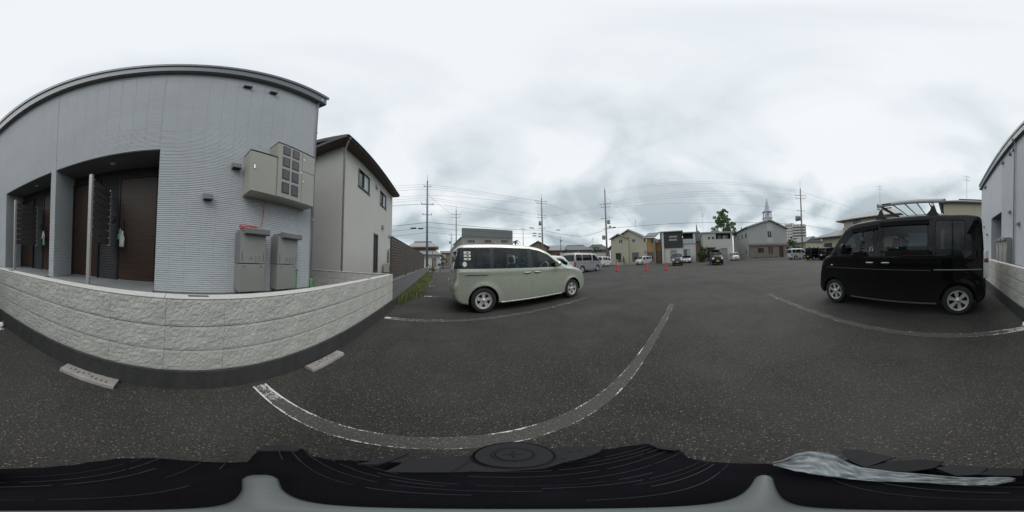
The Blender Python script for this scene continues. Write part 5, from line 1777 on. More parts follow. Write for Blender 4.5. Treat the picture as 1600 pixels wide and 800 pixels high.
# house B: dark panel above, white below
B = thing('panel_house', 'white house with a dark upper panel, slit windows and a balcony, middle of the row', 'house', (37, 3, 0))
BX_ = 33.0
hl = [(6.0 - 5.01, 6.0 - 3.25, 5.2, 5.62), (6.0 - 5.03, 6.0 - 3.27, 4.55, 4.97)]
hu = [(a, b, c - 3.1, d - 3.1) for a, b, c, d in hl]
front(B, BX_, 6.0, 3.8, 3.35, hu, 'dark_siding', 'dark_panel', 3.1)
for q in hu:
    fwin(B, BX_, 6.0, q, 3.1, mull=1, fm='dark_frame', gm='frosted_glass', fr=.05)
hg = [(6.0 - 4.83, 6.0 - 3.49, .25, 2.68)]
front(B, BX_ + .15, 6.0, 3.8, 3.1, hg, 'white_wall')
sh_ = MB()
for k in range(14):
    sh_.box(BX_ + .2, BX_ + .235, 3.5, 4.82, .26 + k * .173, .26 + k * .173 + .16)
obj('garage_shutter', sh_, 'shutter_grey', B)
obj('panel_soffit', MB().box(BX_ + .002, BX_ + .15, 2.21, 5.99, 3.08, 3.1), 'soffit', B)
hr = [(2.2 - 2.03, 2.2 - .83, .5, 2.7)]
front(B, BX_ + .3, 2.2, 2.6, 3.85, hr, 'white_wall')
fwin(B, BX_ + .3, 2.2, hr[0], fm='dark_frame', gm=('window_glass', 'frosted_glass'), name='glass_door')
obj('balcony_front', MB().box(BX_ + .05, BX_ + .1, .1, 2.15, 3.9, 4.8), 'frosted_glass', B)
obj('balcony_floor', MB().box(BX_ + .05, BX_ + 1.4, -.35, 2.18, 3.855, 3.9), 'white_wall', B)
obj('balcony_back', MB().box(BX_ + 1.4, BX_ + 1.5, -.35, 2.2, 3.9, 6.0), 'dark_siding', B)
obj('balcony_post', MB().box(BX_ + .02, BX_ + .25, -.42, .05, 3.86, 6.0), 'white_wall', B)
box_walls(B, BX_ + .31, 41, -.4, 6.5, 0, 6.0, 'white_wall', True, 'side_wall')
obj('corner_column', MB().box(BX_ - .1, BX_ + .2, 6.05, 6.5, 0, 6.35), 'white_wall', B)
obj('corner_slot', MB().box(BX_ - .05, BX_ + .2, 6.52, 6.8, 0, 6.3), 'dark_siding', B)
mb = MB().prism([(BX_ - .35, 6.95, 6.4), (BX_ - .35, 2.1, 6.42), (BX_ - .35, 2.1, 6.6), (BX_ - .35, 6.95, 6.58)], (8, 0, .0))
r = obj('roof', mb, 'warm_white_wall', B)
obj('low_roof', MB().box(BX_ - .3, 41, -.65, 2.09, 6.02, 6.2), 'warm_white_wall', B)

# house C: plain white with balcony and garage
Cc = thing('white_house', 'plain white flat-roofed house with a dark balcony opening and grey garage door', 'house', (37, -5, 0))
CX = 33.5
hl = [(-1.9 + 3.01, -1.9 + 3.47, 4.6, 5.1), (-1.9 + 3.84, -1.9 + 4.31, 4.6, 5.1), (-1.9 + 4.65, -1.9 + 7.81, 4.58, 5.78), (-1.9 + 5.55, -1.9 + 6.99, .2, 2.62), (-1.9 + 2.95, -1.9 + 4.2, .1, 2.55)]
front(Cc, CX, -1.9, 6.3, 5.9, hl, 'warm_white_wall', depth=.25)
for q in hl[:2]:
    fwin(Cc, CX, -1.9, q, mull=0, fm='dark_frame')
obj('balcony_back', MB().box(CX + 1.3, CX + 1.4, -8.1, -4.4, 4.4, 5.9), 'dark_siding', Cc)
obj('balcony_floor', MB().box(CX + .26, CX + 1.3, -8.1, -4.4, 4.45, 4.56), 'soffit', Cc)
for y0 in (-5.6, -6.7, -7.5):
    obj('balcony_door', MB().box(CX + 1.25, CX + 1.29, y0 - .35, y0 + .35, 4.6, 5.6), 'window_glass' if y0 != -6.7 else 'frosted_glass', Cc)
sh_ = MB()
for k in range(14):
    sh_.box(CX + .14, CX + .18, -6.985, -5.555, .21 + k * .172, .21 + k * .172 + .16)
obj('garage_shutter', sh_, 'shutter_grey', Cc)
d_ = obj('entry_door', MB().bbox(CX + .2, CX + .25, -4.1, -3.0, .1, 2.4, .01), 'door_wood', Cc)
obj('canopy', MB().box(CX - .9, CX + .0, -4.4, -2.7, 2.65, 2.85), 'dark_siding', Cc)
obj('canopy_post', MB().box(CX - .85, CX - .72, -2.85, -2.72, 0, 2.65), 'dark_siding', Cc)
box_walls(Cc, CX + .02, 42, -8.2, -1.9, 0, 5.9, 'warm_white_wall', True, 'side_wall')
obj('roof', MB().box(CX - .35, 42.2, -8.45, -1.65, 5.92, 6.1), 'warm_white_wall', Cc)
antenna(Cc, 37, -2.3, 6.1, 11.0)

# old roof between B and C
O_ = thing('old_house', 'old dark-roofed house glimpsed in the gap between the panelled house and the white house', 'house', (47, -1.2, 0))
box_walls(O_, 45, 50, -4.0, 1.0, 0, 5.4, 'rust_wall')
obj('roof', MB().prism([(44.4, 1.5, 5.3), (44.4, -1.5, 8.2), (44.4, -4.5, 5.3)], (6, 0, 0)), 'roof_tile', O_)
obj('finial', MB().path([(44.5, -1.1, 7.6), (44.45, -1.0, 9.4), (44.4, -.95, 10.2)], [.28, .14, .03], 6), 'roof_tile', O_)

# church
CH = thing('church', 'grey gabled church with a white steeple, brown ground floor and tall slit windows', 'church', (40, -16.4, 0))
KX = 33.0
yl, yr = -11.65, -21.2
hu = [(16.12 - 11.65, 17.22 - 11.65, 4.78 - 3.4, 6.27 - 3.4)]
front(CH, KX, yl, yl - yr, 7.1 - 3.4, hu, 'grey_wall', 'upper_wall', 3.4)
fwin(CH, KX, yl, hu[0], 3.4, mull=1, fm='white_trim')
obj('gable', MB().prism([(KX, yl, 7.105), (KX, yr, 7.105), (KX, -16.6, 8.75)], (.15, 0, 0)), 'grey_wall', CH)
obj('centre_panel', MB().box(KX - .05, KX - .003, -17.45, -16.0, 6.4, 8.3), 'pale_panel', CH)
obj('centre_panel', MB().box(KX - .05, KX - .003, -17.45, -16.0, 3.65, 4.7), 'pale_panel', CH)
hl = [(13.56 - 11.6, 14.94 - 11.6, 1.4, 2.4), (16.15 - 11.6, 16.5 - 11.6, 1.05, 2.65), (16.75 - 11.6, 17.12 - 11.6, 1.05, 2.65), (18.85 - 11.6, 20.0 - 11.6, .12, 2.7)]
front(CH, KX - .35, -11.6, 9.35, 2.95, hl, 'taupe_wall', 'lower_wall')
for q in hl[:3]:
    fwin(CH, KX - .35, -11.6, q, mull=1 if q is hl[0] else 0, fm='dark_frame')
dd = obj('door', MB().bbox(KX - .2, KX - .15, -20.0, -18.85, .1, 2.7, .01), 'door_wood', CH)
obj('band', MB().box(KX - .65, KX - .005, -21.3, -11.45, 2.96, 3.38), 'taupe_band', CH)
obj('step', MB().box(KX - 1.0, KX - .36, -20.9, -18.5, 0, .16), 'kerb', CH)
sdw = [(1.4, 2.2, 4.9, 6.0), (4.3, 5.1, 4.9, 6.0), (7.2, 8.0, 4.9, 6.0), (1.6, 2.4, 1.2, 2.2), (5.6, 6.4, 1.2, 2.2), (8.4, 9.2, 1.2, 2.2), (11, 11.8, 4.9, 6.0)]
mb = MB()
panel(mb, (KX + 13.5, yl - .002, 0), -XA, ZA, YA, 13.5, 7.1, [(13.5 - b, 13.5 - a, c, d) for a, b, c, d in sdw], .1)
obj('side_wall', mb, 'grey_wall', CH)
for a, b, c, d in sdw:
    window(CH, (KX + 13.5, yl - .002, 0), -XA, ZA, YA, (13.5 - b, 13.5 - a, c, d), mull=0, fm='dark_frame')
box_walls(CH, KX + .16, KX + 13.4, yr, yl - .15, 0, 7.1, 'grey_wall', True, 'back_wall')
mb = MB().prism([(KX - .55, yl + .55, 6.92), (KX - .55, -16.6, 8.8), (KX - .55, yr - .5, 6.92), (KX - .55, yr - .5, 7.1), (KX - .55, -16.6, 9.02), (KX - .55, yl + .55, 7.1)], (14.5, 0, 0))
r = obj('roof', mb, 'roof_dark', CH)
tb = MB()
for ye in (yl + .56, yr - .51):
    tb.prism([(KX - .58, ye, 6.86), (KX - .58, -16.6, 8.74), (KX - .58, -16.6, 8.95), (KX - .58, ye, 7.04)], (.028, 0, 0))
obj('verge_board', tb, 'white_trim', r)
sx, sy = 35.2, -17.35
SPz = 8.4
spi = MB().bbox(sx - .85, sx + .85, sy - .85, sy + .85, 8.3, 9.7, .03)
so_ = obj('steeple', spi, 'spire_white', CH)
obj('steeple_cornice', MB().bbox(sx - .98, sx + .98, sy - .98, sy + .98, 9.7, 9.95, .05), 'spire_white', so_)
lan = MB()
for a in (-1, 1):
    for b in (-1, 1):
        lan.box(sx + a * .68 - .12, sx + a * .68 + .12, sy + b * .68 - .12, sy + b * .68 + .12, 9.95, 11.3)
lan.box(sx - .45, sx + .45, sy - .45, sy + .45, 9.95, 11.3)
obj('belfry', lan, 'spire_white', so_)
for (ax, ay) in ((-1, 0), (0, 1)):
    obj('belfry_louvre', MB().bbox(sx + ax * .5 - (.04 if ax else .22), sx + ax * .5 + (.04 if ax else .22), sy + ay * .5 - (.04 if ay else .22), sy + ay * .5 + (.04 if ay else .22), 10.15, 11.1, .01), 'spire_slate', so_)
obj('belfry_cornice', MB().bbox(sx - .95, sx + .95, sy - .95, sy + .95, 11.3, 11.55, .05), 'spire_white', so_)
obj('spire', MB().lathe([(.78, 11.55), (.60, 12.1), (.0, 15.2)], (sx, sy, 0), 'z', 8), 'spire_slate', so_)
obj('chimney', MB().bbox(40, 40.3, yl - .8, yl - .5, 7.2, 8.2, .02), 'metal_grey', r)
mb = MB()
fl_ = MB()
random.seed(4)
for i in range(260):
    y0 = random.uniform(-18.2, -12.4)
    x0 = KX - .75 + random.uniform(-.2, .2)
    h = random.uniform(.1, .42)
    a = random.uniform(0, 6.28)
    w = .07
    (fl_ if random.random() < .16 else mb).add([(x0, y0, h - .08), (x0 + w * math.cos(a), y0 + w * math.sin(a), h), (x0 + w * math.cos(a + 1.2), y0 + w * math.sin(a + 1.2), h + .05), (x0 + .02, y0, h + .09)], [(0, 1, 2, 3)])
fb = thing('flower_bed', 'low planting with orange flowers along the church ground floor', 'flower bed', (KX - .75, -15, 0))
stuff(obj('leaves', mb, 'leaf_dark', fb))
stuff(obj('flowers', fl_, 'flower_orange', fb))
obj('bed_edge', MB().bbox(KX - 1.05, KX - .4, -18.4, -12.2, 0, .14, .02), 'kerb', fb)

# ------------------------------------------------------------------ tiled houses beyond the black van
R1 = thing('tiled_house', 'cream house with grey tiled hip roofs on two levels, behind the black van', 'house', (13, -26, 0))
yf = -22.0
mb = MB()
hq = [(13.35, 14.65, 5.48, 6.02)]
panel(mb, (16.6, yf, 4.6), -XA, ZA, YA, 9.3, 1.6, [(16.6 - b, 16.6 - a, c - 4.6, d - 4.6) for a, b, c, d in hq], .1)
mb.box(7.3, 16.6, yf - 7, yf - .12, 4.6, 6.2)
obj('upper_wall', mb, 'cream_wall', R1)
window(R1, (16.6, yf, 4.6), -XA, ZA, YA, (16.6 - 14.65, 16.6 - 13.35, .88, 1.42), fm='dark_frame')
mb = MB()
lq = [(18.6, 20.4, .9, 2.6), (15.2, 17.2, .9, 2.6), (12.0, 14.0, .9, 2.6)]
panel(mb, (21.0, yf + .9, 0), -XA, ZA, YA, 13.6, 3.6, [(21.0 - b, 21.0 - a, c, d) for a, b, c, d in lq], .1)
mb.add([(21.0, yf + .9, 0), (21.0, yf - 6, 0), (21.0, yf - 6, 3.6), (21.0, yf + .9, 3.6)], [(0, 1, 2, 3)])
obj('lower_wall', mb, 'cream_wall', R1)
for a, b, c, d in lq:
    window(R1, (21.0, yf + .9, 0), -XA, ZA, YA, (21.0 - b, 21.0 - a, c, d), fm='dark_frame')
def hip_roof(par, x0, x1, y0, y1, z0, rx0, rx1, ry, rz, m, name='roof', t=.14):
    mb = MB()
    P = [(x0, y0, z0), (x1, y0, z0), (x1, y1, z0), (x0, y1, z0), (rx0, ry, rz), (rx1, ry, rz)]
    mb.add(P, [(0, 1, 5, 4), (1, 2, 5), (2, 3, 4, 5), (3, 0, 4), (3, 2, 1, 0)])
    mb.box(x0, x1, y0, y1, z0 - t, z0 - .002)
    r = obj(name, mb, m, par)
    obj('ridge', MB().tube((rx0, ry, rz + .04), (rx1, ry, rz + .04), .13, n=6), 'roof_dark', r)
    return r
hip_roof(R1, 6.5, 17.8, yf - 7.6, yf + .7, 6.3, 9.4, 12.0, yf - 3.4, 8.3, 'roof_tile')
hip_roof(R1, 7.0, 22.8, yf - 6.5, yf + 1.8, 3.66, 9.0, 17.5, yf - 1.0, 5.1, 'roof_tile', 'low_roof')
antenna(R1, 10.0, yf - .2, 7.2, 11.3)
R2 = thing('hip_roof_house', 'cream house with a grey tiled roof showing between the black van and the apartment corner', 'house', (-1.5, -24, 0))
yf = -19.6
obj('wall', MB().box(-8, .75, yf - 7, yf, 0, 6.85), 'cream_wall', R2)
obj('corner_pipe', MB().tube((-3.2, yf + .06, 0), (-3.2, yf + .06, 6.8), .05, n=6), 'white_trim', R2)
hip_roof(R2, -8.6, 1.35, yf - 7.6, yf + .55, 6.98, -5.6, -1.2, yf - 2.6, 8.1, 'roof_tile')
antenna(R2, -2.05, yf - .3, 7.6, 10.8)
G = thing('grey_roof_house', 'low house with a slate-grey roof beyond the parked black vans', 'house', (36, -30, 0))
box_walls(G, 33.5, 40, -34, -27.6, 0, 4.0, 'cream_wall')
obj('roof', MB().prism([(33.0, -27.0, 3.85), (33.0, -30, 5.5), (33.0, -34.6, 3.85)], (7.5, 0, 0)), 'roof_tile', G)
for k in range(3):
    obj('window', MB().bbox(33.42, 33.49, -29.2 - k * 1.6, -28.4 - k * 1.6, 1.2, 2.6, .01), 'window_glass', G)

# apartment block far away
AP = thing('apartment_tower', 'tall beige apartment block with balcony rows, far behind the church', 'apartment block', (139, -98, 0))
ax, ay = 137.0, -99.0
vdir = Vector((ax, ay, 0)).normalized()
side_ = Vector((vdir.y, -vdir.x, 0))
if side_.dot(Vector((-1, -1, 0))) < 0:
    side_ = -side_
o0 = Vector((143.5, -90.5, 0))
u_ = (Vector((139.3, -97.3, 0)) - o0).normalized()
u2 = (Vector((131.0, -108.3, 0)) - Vector((139.3, -97.3, 0)))
obj('block', MB().prism([o0, o0 + u_ * 8.0, o0 + u_ * 8 + vdir * 14, o0 + vdir * 14], (0, 0, 31.5)), 'white_wall', AP)
p1 = Vector((139.2, -97.5, 0))
obj('wing', MB().prism([p1, p1 + u2, p1 + u2 + vdir * 12, p1 + vdir * 12], (0, 0, 30)), 'taupe_band', AP)
for fl in range(10):
    z0 = 1.5 + fl * 2.95
    b0 = p1 - vdir * 1.4
    obj('balcony', MB().prism([b0, b0 + u2, b0 + u2 + vdir * 1.3, b0 + vdir * 1.3], (0, 0, 1.15)).__class__().prism([b0 + ZA * z0, b0 + u2 + ZA * z0, b0 + u2 + vdir * 1.3 + ZA * z0, b0 + vdir * 1.3 + ZA * z0], (0, 0, 1.2)), 'white_wall', AP)
    for q in range(4):
        c0 = o0 + u_ * (1.0 + q * 1.8) - vdir * .05 + ZA * (z0 + .6)
        obj('window', MB().prism([c0, c0 + u_ * 1.1, c0 + u_ * 1.1 + ZA * 1.4, c0 + ZA * 1.4], tuple(vdir * .04)), 'window_glass', AP)
    for q in range(4):
        c0 = p1 + u2 * (.06 + q * .235) - vdir * .05 + ZA * (z0 + 1.2)
        obj('window', MB().prism([c0, c0 + u2 * .16, c0 + u2 * .16 + ZA * 1.3, c0 + ZA * 1.3], tuple(vdir * .04)), 'window_glass', AP)

# ------------------------------------------------------------------ factory and houses at the far end of the lot
F = thing('factory', 'grey-green corrugated factory with a stained lower wall and red sign, behind the minivan', 'factory', (10, 36, 0))
yf = 32.0
mb = MB()
n = 74
for i in range(n):
    a = 4.7 + (15.85 - 4.7) * i / n
    b = 4.7 + (15.85 - 4.7) * (i + 1) / n
    m_ = (a + b) / 2
    mb.add([(a, yf, 6.3), (m_, yf - .05, 6.3), (b, yf, 6.3), (b, yf, 8.17), (m_, yf - .05, 8.17), (a, yf, 8.17)], [(0, 1, 4, 5), (1, 2, 3, 4)])
mb.box(4.72, 15.83, yf + .02, yf + .3, 6.3, 8.15)
obj('upper_cladding', mb, 'factory_green', F)
hq = [(5.9, 7.4, 5.15, 5.75), (9.4, 10.95, 5.25, 5.85), (13.1, 14.7, 5.35, 5.95), (6.2, 9.0, 1.2, 3.6), (10.5, 14.5, .2, 3.8)]
mb = MB()
panel(mb, (4.65, yf + .1, 0), XA, ZA, -YA, 11.2, 6.28, [(a - 4.65, b - 4.65, c, d) for a, b, c, d in hq], .2)
obj('lower_wall', mb, 'factory_wall', F)
for a, b, c, d in hq:
    window(F, (4.65, yf + .1, 0), XA, ZA, -YA, (a - 4.65, b - 4.65, c, d), depth=.12, mull=2, fm='metal_grey')
obj('side_wall', MB().prism([(4.64, yf + .1, 0), (3.35, yf + 2.6, 0), (3.35, yf + 2.6, 4.9), (4.64, yf + .1, 6.2)], (.12, .1, 0)), 'factory_wall', F)
obj('annex', MB().box(3.4, 12, yf + 2.7, yf + 14, 0, 4.8), 'factory_wall', F)
obj('annex_eave', MB().prism([(4.6, yf - .1, 6.2), (3.1, yf + 2.7, 4.75), (3.1, yf + 2.7, 4.95), (4.6, yf - .1, 6.42)], (.05, .4, 0)), 'roof_dark', F)
for k in range(28):
    x = 4.9 + k * .39
    obj('louvre', MB().box(x, x + .05, yf - .02, yf + .08, 5.98, 6.28), 'pale_panel', F)
sg_ = thing('red_sign', 'red signboard on the front of the grey-green factory, above the minivan roof', 'sign', (10.2, yf - .1, 4.3))
obj('board', MB().bbox(8.95, 11.45, yf - .12, yf - .02, 4.3, 5.18, .02), 'red_sign', sg_)
for k, (x, w) in enumerate([(9.15, .14), (9.35, .1), (9.5, .16), (9.72, .07), (9.85, .13), (10.05, .1)]):
    obj('lettering', MB().box(x, x + w, yf - .128, yf - .121, 4.72 + .02 * (k % 2), 4.92), 'flat_white', sg_)
for x in (9.3, 11.0):
    obj('bracket', MB().box(x, x + .1, yf - .02, yf + .1, 4.5, 5.0), 'metal_grey', sg_)

LH = thing('lane_house', 'old white-walled house with two tiers of grey tiled roof at the end of the fence', 'house', (-2.5, 33, 0))
yf = 30.0
mb = MB()
panel(mb, (-2.6, yf, 0), XA, ZA, -YA, 3.0, 2.6, [(1.6, 2.3, .2, 2.0)], .1)
mb.box(-5.2, -.4, yf + .8, yf + 6, 2.6, 4.2)
mb.box(-2.6, .38, yf + .15, yf + 6, 0, 2.55)
obj('wall', mb, 'house_white', LH)
obj('door', MB().bbox(-.95, -.35, yf + .05, yf + .09, .2, 2.0, .01), 'taupe_wall', LH)
obj('timber_band', MB().box(-5.15, -.5, yf + .72, yf + .79, 3.35, 4.15), 'rust_wall', LH)
hip_roof(LH, -5.9, .1, yf + .1, yf + 6.6, 4.15, -4.9, -1.3, yf + 3.2, 5.35, 'roof_tile_light')
hip_roof(LH, -4.0, .75, yf - .6, yf + 4, 2.72, -3.2, -.5, yf + .7, 3.5, 'roof_tile_light', 'low_roof')
L2 = thing('brown_block', 'low brown building closing the far end of the lane', 'building', (4, 63, 0))
mb = MB()
panel(mb, (1.2, 60, 0), XA, ZA, -YA, 5.6, 4.8, [(.5, 1.6, .8, 2.1), (.5, 1.6, 2.9, 4.1), (3.4, 4.6, .4, 2.2)], .2)
mb.box(1.2, 6.8, 60.25, 66, 0, 4.8)
obj('wall', mb, 'rust_wall', L2)
for q in [(.5, 1.6, .8, 2.1), (.5, 1.6, 2.9, 4.1), (3.4, 4.6, .4, 2.2)]:
    window(L2, (1.2, 60, 0), XA, ZA, -YA, q, fm='white_trim', gm='frosted_glass')
obj('roof', MB().prism([(.8, 59.4, 4.7), (.8, 63, 5.7), (.8, 66.5, 4.7)], (6.6, 0, 0)), 'roof_tile', L2)

GT = thing('pipe_gate', 'dark pipe gate with a tall post across the lane end of the parking lot', 'gate', (.7, 19.5, 0))
obj('post', MB().tube((-.68, 19.45, 0), (-.68, 19.45, 2.65), .05, n=8), 'pole_dark', GT, True)
for x in (.25, 1.9, 3.1):
    obj('post', MB().tube((x, 19.45, 0), (x, 19.45, .86), .03, n=7), 'pole_dark', GT, True)
for z in (.42, .86):
    obj('rail', MB().tube((-.68, 19.45, z), (3.1, 19.45, z), .022, n=6), 'pole_dark', GT, True)
obj('arm', MB().tube((-1.3, 19.45, 1.72), (-.5, 19.45, 1.72), .022, n=6), 'pole_dark', GT, True)

def small_house(name, lab, c, w, d, he, hr, rz, wall, roof, hip=False, wins=2):
    t = thing(name, lab, 'house', (0, 0, 0))
    q = []
    for k in range(wins):
        u0 = w * (k + .5) / wins - .6
        q.append((u0, u0 + 1.2, he * .45, he * .8))
    mb = MB()
    panel(mb, (-w / 2, -d / 2, 0), XA, ZA, -YA, w, he, q, .1)
    mb.box(-w / 2, w / 2, -d / 2 + .12, d / 2, 0, he)
    obj('wall', mb, wall, t)
    for a in q:
        window(t, (-w / 2, -d / 2, 0), XA, ZA, -YA, a, fm='dark_frame')
    if hip:
        hip_roof(t, -w / 2 - .5, w / 2 + .5, -d / 2 - .5, d / 2 + .5, he, -w / 2 + d * .4, w / 2 - d * .4, 0, hr, roof)
    else:
        r = obj('roof', MB().prism([(-w / 2 - .4, -d / 2 - .6, he - .1), (-w / 2 - .4, 0, hr), (-w / 2 - .4, d / 2 + .6, he - .1), (-w / 2 - .4, d / 2 + .6, he + .06), (-w / 2 - .4, 0, hr + .18), (-w / 2 - .4, -d / 2 - .6, he + .06)], (w + .8, 0, 0)), roof, t)
        obj('gable', MB().prism([(-w / 2, -d / 2, he + .002), (-w / 2, 0, hr - .02), (-w / 2, d / 2, he + .002)], (w, 0, 0)), wall, t)
    place(t, (*c, 0), rz)
    return t
vz = lambda x, y: math.atan2(y, x) - PI / 2       # front turned towards the lot
small_house('shed_house', 'rust-brown gabled shed behind the concrete pole, beyond the minivan roof', (28.6, 40.5), 6, 5.5, 5.2, 7.0, vz(28, 40) + PI / 2, 'rust_wall', 'roof_tile')
small_house('tiled_shed', 'low brown house with a pale tiled roof left of the silver van roof', (34.5, 40), 6.0, 6, 4.5, 6.2, vz(34, 39), 'brown_brick', 'roof_tile_light')
small_house('long_house', 'long pinkish old house with a grey tiled roof behind the silver van', (45.5, 40.5), 12.0, 7, 5.0, 6.9, vz(45, 40) + .1, 'rust_wall', 'roof_tile', True, 4)
small_house('dark_roof_house', 'house with a dark peaked roof behind the tall pole beside the cream house', (60, 40.5), 11.0, 8, 5.6, 8.0, vz(60, 38), 'rust_wall', 'roof_dark', True, 3)
t = thing('corrugated_wall', 'pale corrugated fence wall behind the silver van and the small white van', 'wall', (40, 28, 0))
P0, P1 = Vector((26.0, 28.0, 0)), Vector((38.0, 22.5, 0))
n = 60
mb = MB()
nrm = Vector((P1.y - P0.y, P0.x - P1.x, 0)).normalized()
for i in range(n):
    a, b = P0.lerp(P1, i / n), P0.lerp(P1, (i + 1) / n)
    m_ = (a + b) / 2 + nrm * .05
    for (p, q) in ((a, m_), (m_, b)):
        mb.add([p, q, q + ZA * 3.1, p + ZA * 3.1], [(0, 1, 2, 3)])
obj('sheet', mb, 'pale_corrugated', t)
obj('top_rail', MB().prism([P0 + ZA * 3.1 - nrm * .04, P1 + ZA * 3.1 - nrm * .04, P1 + ZA * 3.1 + nrm * .07, P0 + ZA * 3.1 + nrm * .07], (0, 0, .06)), 'metal_grey', t)

# street railing in front of the cream house
RL = thing('street_railing', 'thin grey pipe railing along the street before the cream house', 'railing', (29.3, 13, .13))
for k in range(7):
    obj('post', MB().tube((29.3, 19.0 - k * 1.9, .1), (29.3, 19.0 - k * 1.9, 1.0), .035, n=6), 'metal_grey', RL, True)
for z in (.55, .95):
    obj('rail', MB().tube((29.3, 19.0, z), (29.3, 7.6, z), .024, n=6), 'metal_grey', RL, True)
obj('mesh_bar', MB().tube((29.3, 19.0, .3), (29.3, 7.6, .3), .015, n=5), 'metal_grey', RL, True)
yb_ = thing('leaning_bar', 'yellow bar leaning near the leftmost cone at the street railing', 'bar', (28.3, 14.2, 0))
obj('bar', MB().tube((28.2, 14.0, 0), (28.6, 14.7, 1.15), .06, n=7), 'yellow_bar', yb_, True)
obj('foot', MB().bbox(27.95, 28.45, 13.75, 14.25, 0, .06, .01), 'kerb', yb_)

# ------------------------------------------------------------------ cyclist
def bicycle(loc, rz, lab):
    t = thing('bicycle', lab, 'bicycle', (0, 0, 0))
    for x in (-.52, .52):
        ring = [(x + .32 * math.cos(a), 0, .33 + .32 * math.sin(a)) for a in np.linspace(0, 2 * PI, 29)[:-1]]
        w = obj('wheel', MB().path(ring, .018, 6, closed=True), 'tyre_rubber', t, True)
        sp = MB()
        for k in range(8):
            a = k * PI / 4
            sp.tube((x, 0, .33), (x + .31 * math.cos(a), 0, .33 + .31 * math.sin(a)), .003, n=3)
        obj('spokes', sp, 'metal_grey', w)
    fr = MB()
    for a, b in [((-.52, 0, .33), (-.05, 0, .30)), ((-.52, 0, .33), (-.18, 0, .72)), ((-.05, 0, .30), (-.2, 0, .80)), ((-.05, 0, .30), (.38, 0, .72)), ((-.18, 0, .72), (.37, 0, .78)), ((.52, 0, .33), (.36, 0, .95))]:
        fr.tube(a, b, .017, n=6)
    obj('frame', fr, 'pole_dark', t, True)
    obj('handlebar', MB().path([(.25, -.27, .98), (.36, -.12, .98), (.36, .12, .98), (.25, .27, .98)], .014, 6), 'metal_grey', t, True)
    obj('saddle', MB().ball((-.2, 0, .84), (.13, .075, .04), 12, 8), 'black_plastic', t, True)
    obj('pedal', MB().box(-.02, .08, .08, .16, .14, .16).box(-.18, -.08, -.16, -.08, .44, .46).tube((0, .1, .15), (-.1, -.1, .45), .012, n=5), 'black_plastic', t)
    bk_ = MB().box(.45, .75, -.16, .16, .72, .73)
    for a in ((.45, .46), (.74, .75)):
        bk_.box(a[0], a[1], -.16, .16, .73, .92)
    bk_.box(.46, .74, -.16, -.15, .73, .92).box(.46, .74, .15, .16, .73, .92)
    obj('basket', bk_, 'metal_grey', t)
    place(t, loc, rz)
def skin_body(name, V, E, R_, m, par=None, sub=2):
    me = bpy.data.meshes.new(name)
    me.from_pydata(V, E, [])
    o = link(name, me, m, par)
    md = o.modifiers.new('skin', 'SKIN')
    if not me.skin_vertices:
        me.attributes
    bm = bmesh.new()
    bm.from_mesh(me)
    ly = bm.verts.layers.skin.verify()
    bm.verts.ensure_lookup_table()
    for i, v in enumerate(bm.verts):
        r = R_[i]
        v[ly].radius = r if isinstance(r, tuple) else (r, r)
        v[ly].use_root = (i == 0)
    bm.to_mesh(me)
    bm.free()
    s = o.modifiers.new('sub', 'SUBSURF')
    s.levels = s.render_levels = sub
    md.use_smooth_shade = True
    return o
def cyclist(loc, rz, lab):
    V = [(-.17, 0, .93), (-.08, 0, 1.10), (.03, 0, 1.28), (.09, 0, 1.43), (.12, 0, 1.52), (.15, 0, 1.60), (.17, 0, 1.70),          # pelvis .. head
         (-.12, .10, .92), (.20, .10, .80), (.02, .12, .46), (0.0, .12, .17), (.10, .12, .14),                                     # left leg
         (-.12, -.10, .92), (.17, -.10, .98), (-.06, -.12, .72), (-.14, -.12, .49), (-.04, -.12, .46),                             # right leg
         (.06, .19, 1.40), (.13, .23, 1.18), (.24, .25, 1.02), (.30, .25, 1.0),
         (.06, -.19, 1.40), (.13, -.23, 1.18), (.24, -.25, 1.02), (.30, -.25, 1.0)]
    E = [(0, 1), (1, 2), (2, 3), (3, 4), (4, 5), (5, 6), (0, 7), (7, 8), (8, 9), (9, 10), (10, 11), (0, 12), (12, 13), (13, 14), (14, 15), (15, 16),
         (3, 17), (17, 18), (18, 19), (19, 20), (3, 21), (21, 22), (22, 23), (23, 24)]
    R_ = [(.14, .13), (.13, .11), (.15, .12), (.13, .10), .055, .085, .09, .10, .075, .05, .04, .04, .10, .075, .05, .04, .04, .06, .045, .035, .035, .06, .045, .035, .035]
    p = skin_body('person', V, E, R_, 'cloth_dark')
    tag(p, lab, 'person')
    hd = MB().ball((.175, 0, 1.65), (.085, .075, .11), 14, 10)
    obj('face', hd, 'skin', p, True)
    hr_ = MB().ball((.16, 0, 1.69), (.098, .09, .098), 14, 10)
    obj('hair', hr_, 'interior_dark', p, True)
    for sg in (1, -1):
        hb = MB().bbox(.28, .36, sg * .25 - .04, sg * .25 + .04, .97, 1.01, .015)
        for k in range(4):
            hb.path([(.35, sg * .25 - .03 + k * .02, 1.005), (.385, sg * .25 - .03 + k * .02, .99), (.385, sg * .25 - .03 + k * .02, .965), (.36, sg * .25 - .03 + k * .02, .955)], .009, 5)
        hb.path([(.30, sg * .21, .99), (.34, sg * .205, .97), (.365, sg * .21, .965)], .01, 5)
        obj('hand', hb, 'skin', p, True)
        obj('ear', MB().ball((.16, sg * .075, 1.645), (.02, .012, .03), 8, 6), 'skin', p, True)
    obj('nose', MB().ball((.262, 0, 1.645), (.018, .014, .02), 8, 6), 'skin', p, True)
    place(p, loc, rz)
bicycle((30.6, 14.05, 0), rad(100), 'bicycle ridden along the street in front of the cream house')
cyclist((30.6, 14.05, 0), rad(100), 'person in dark clothes riding a bicycle before the cream house')

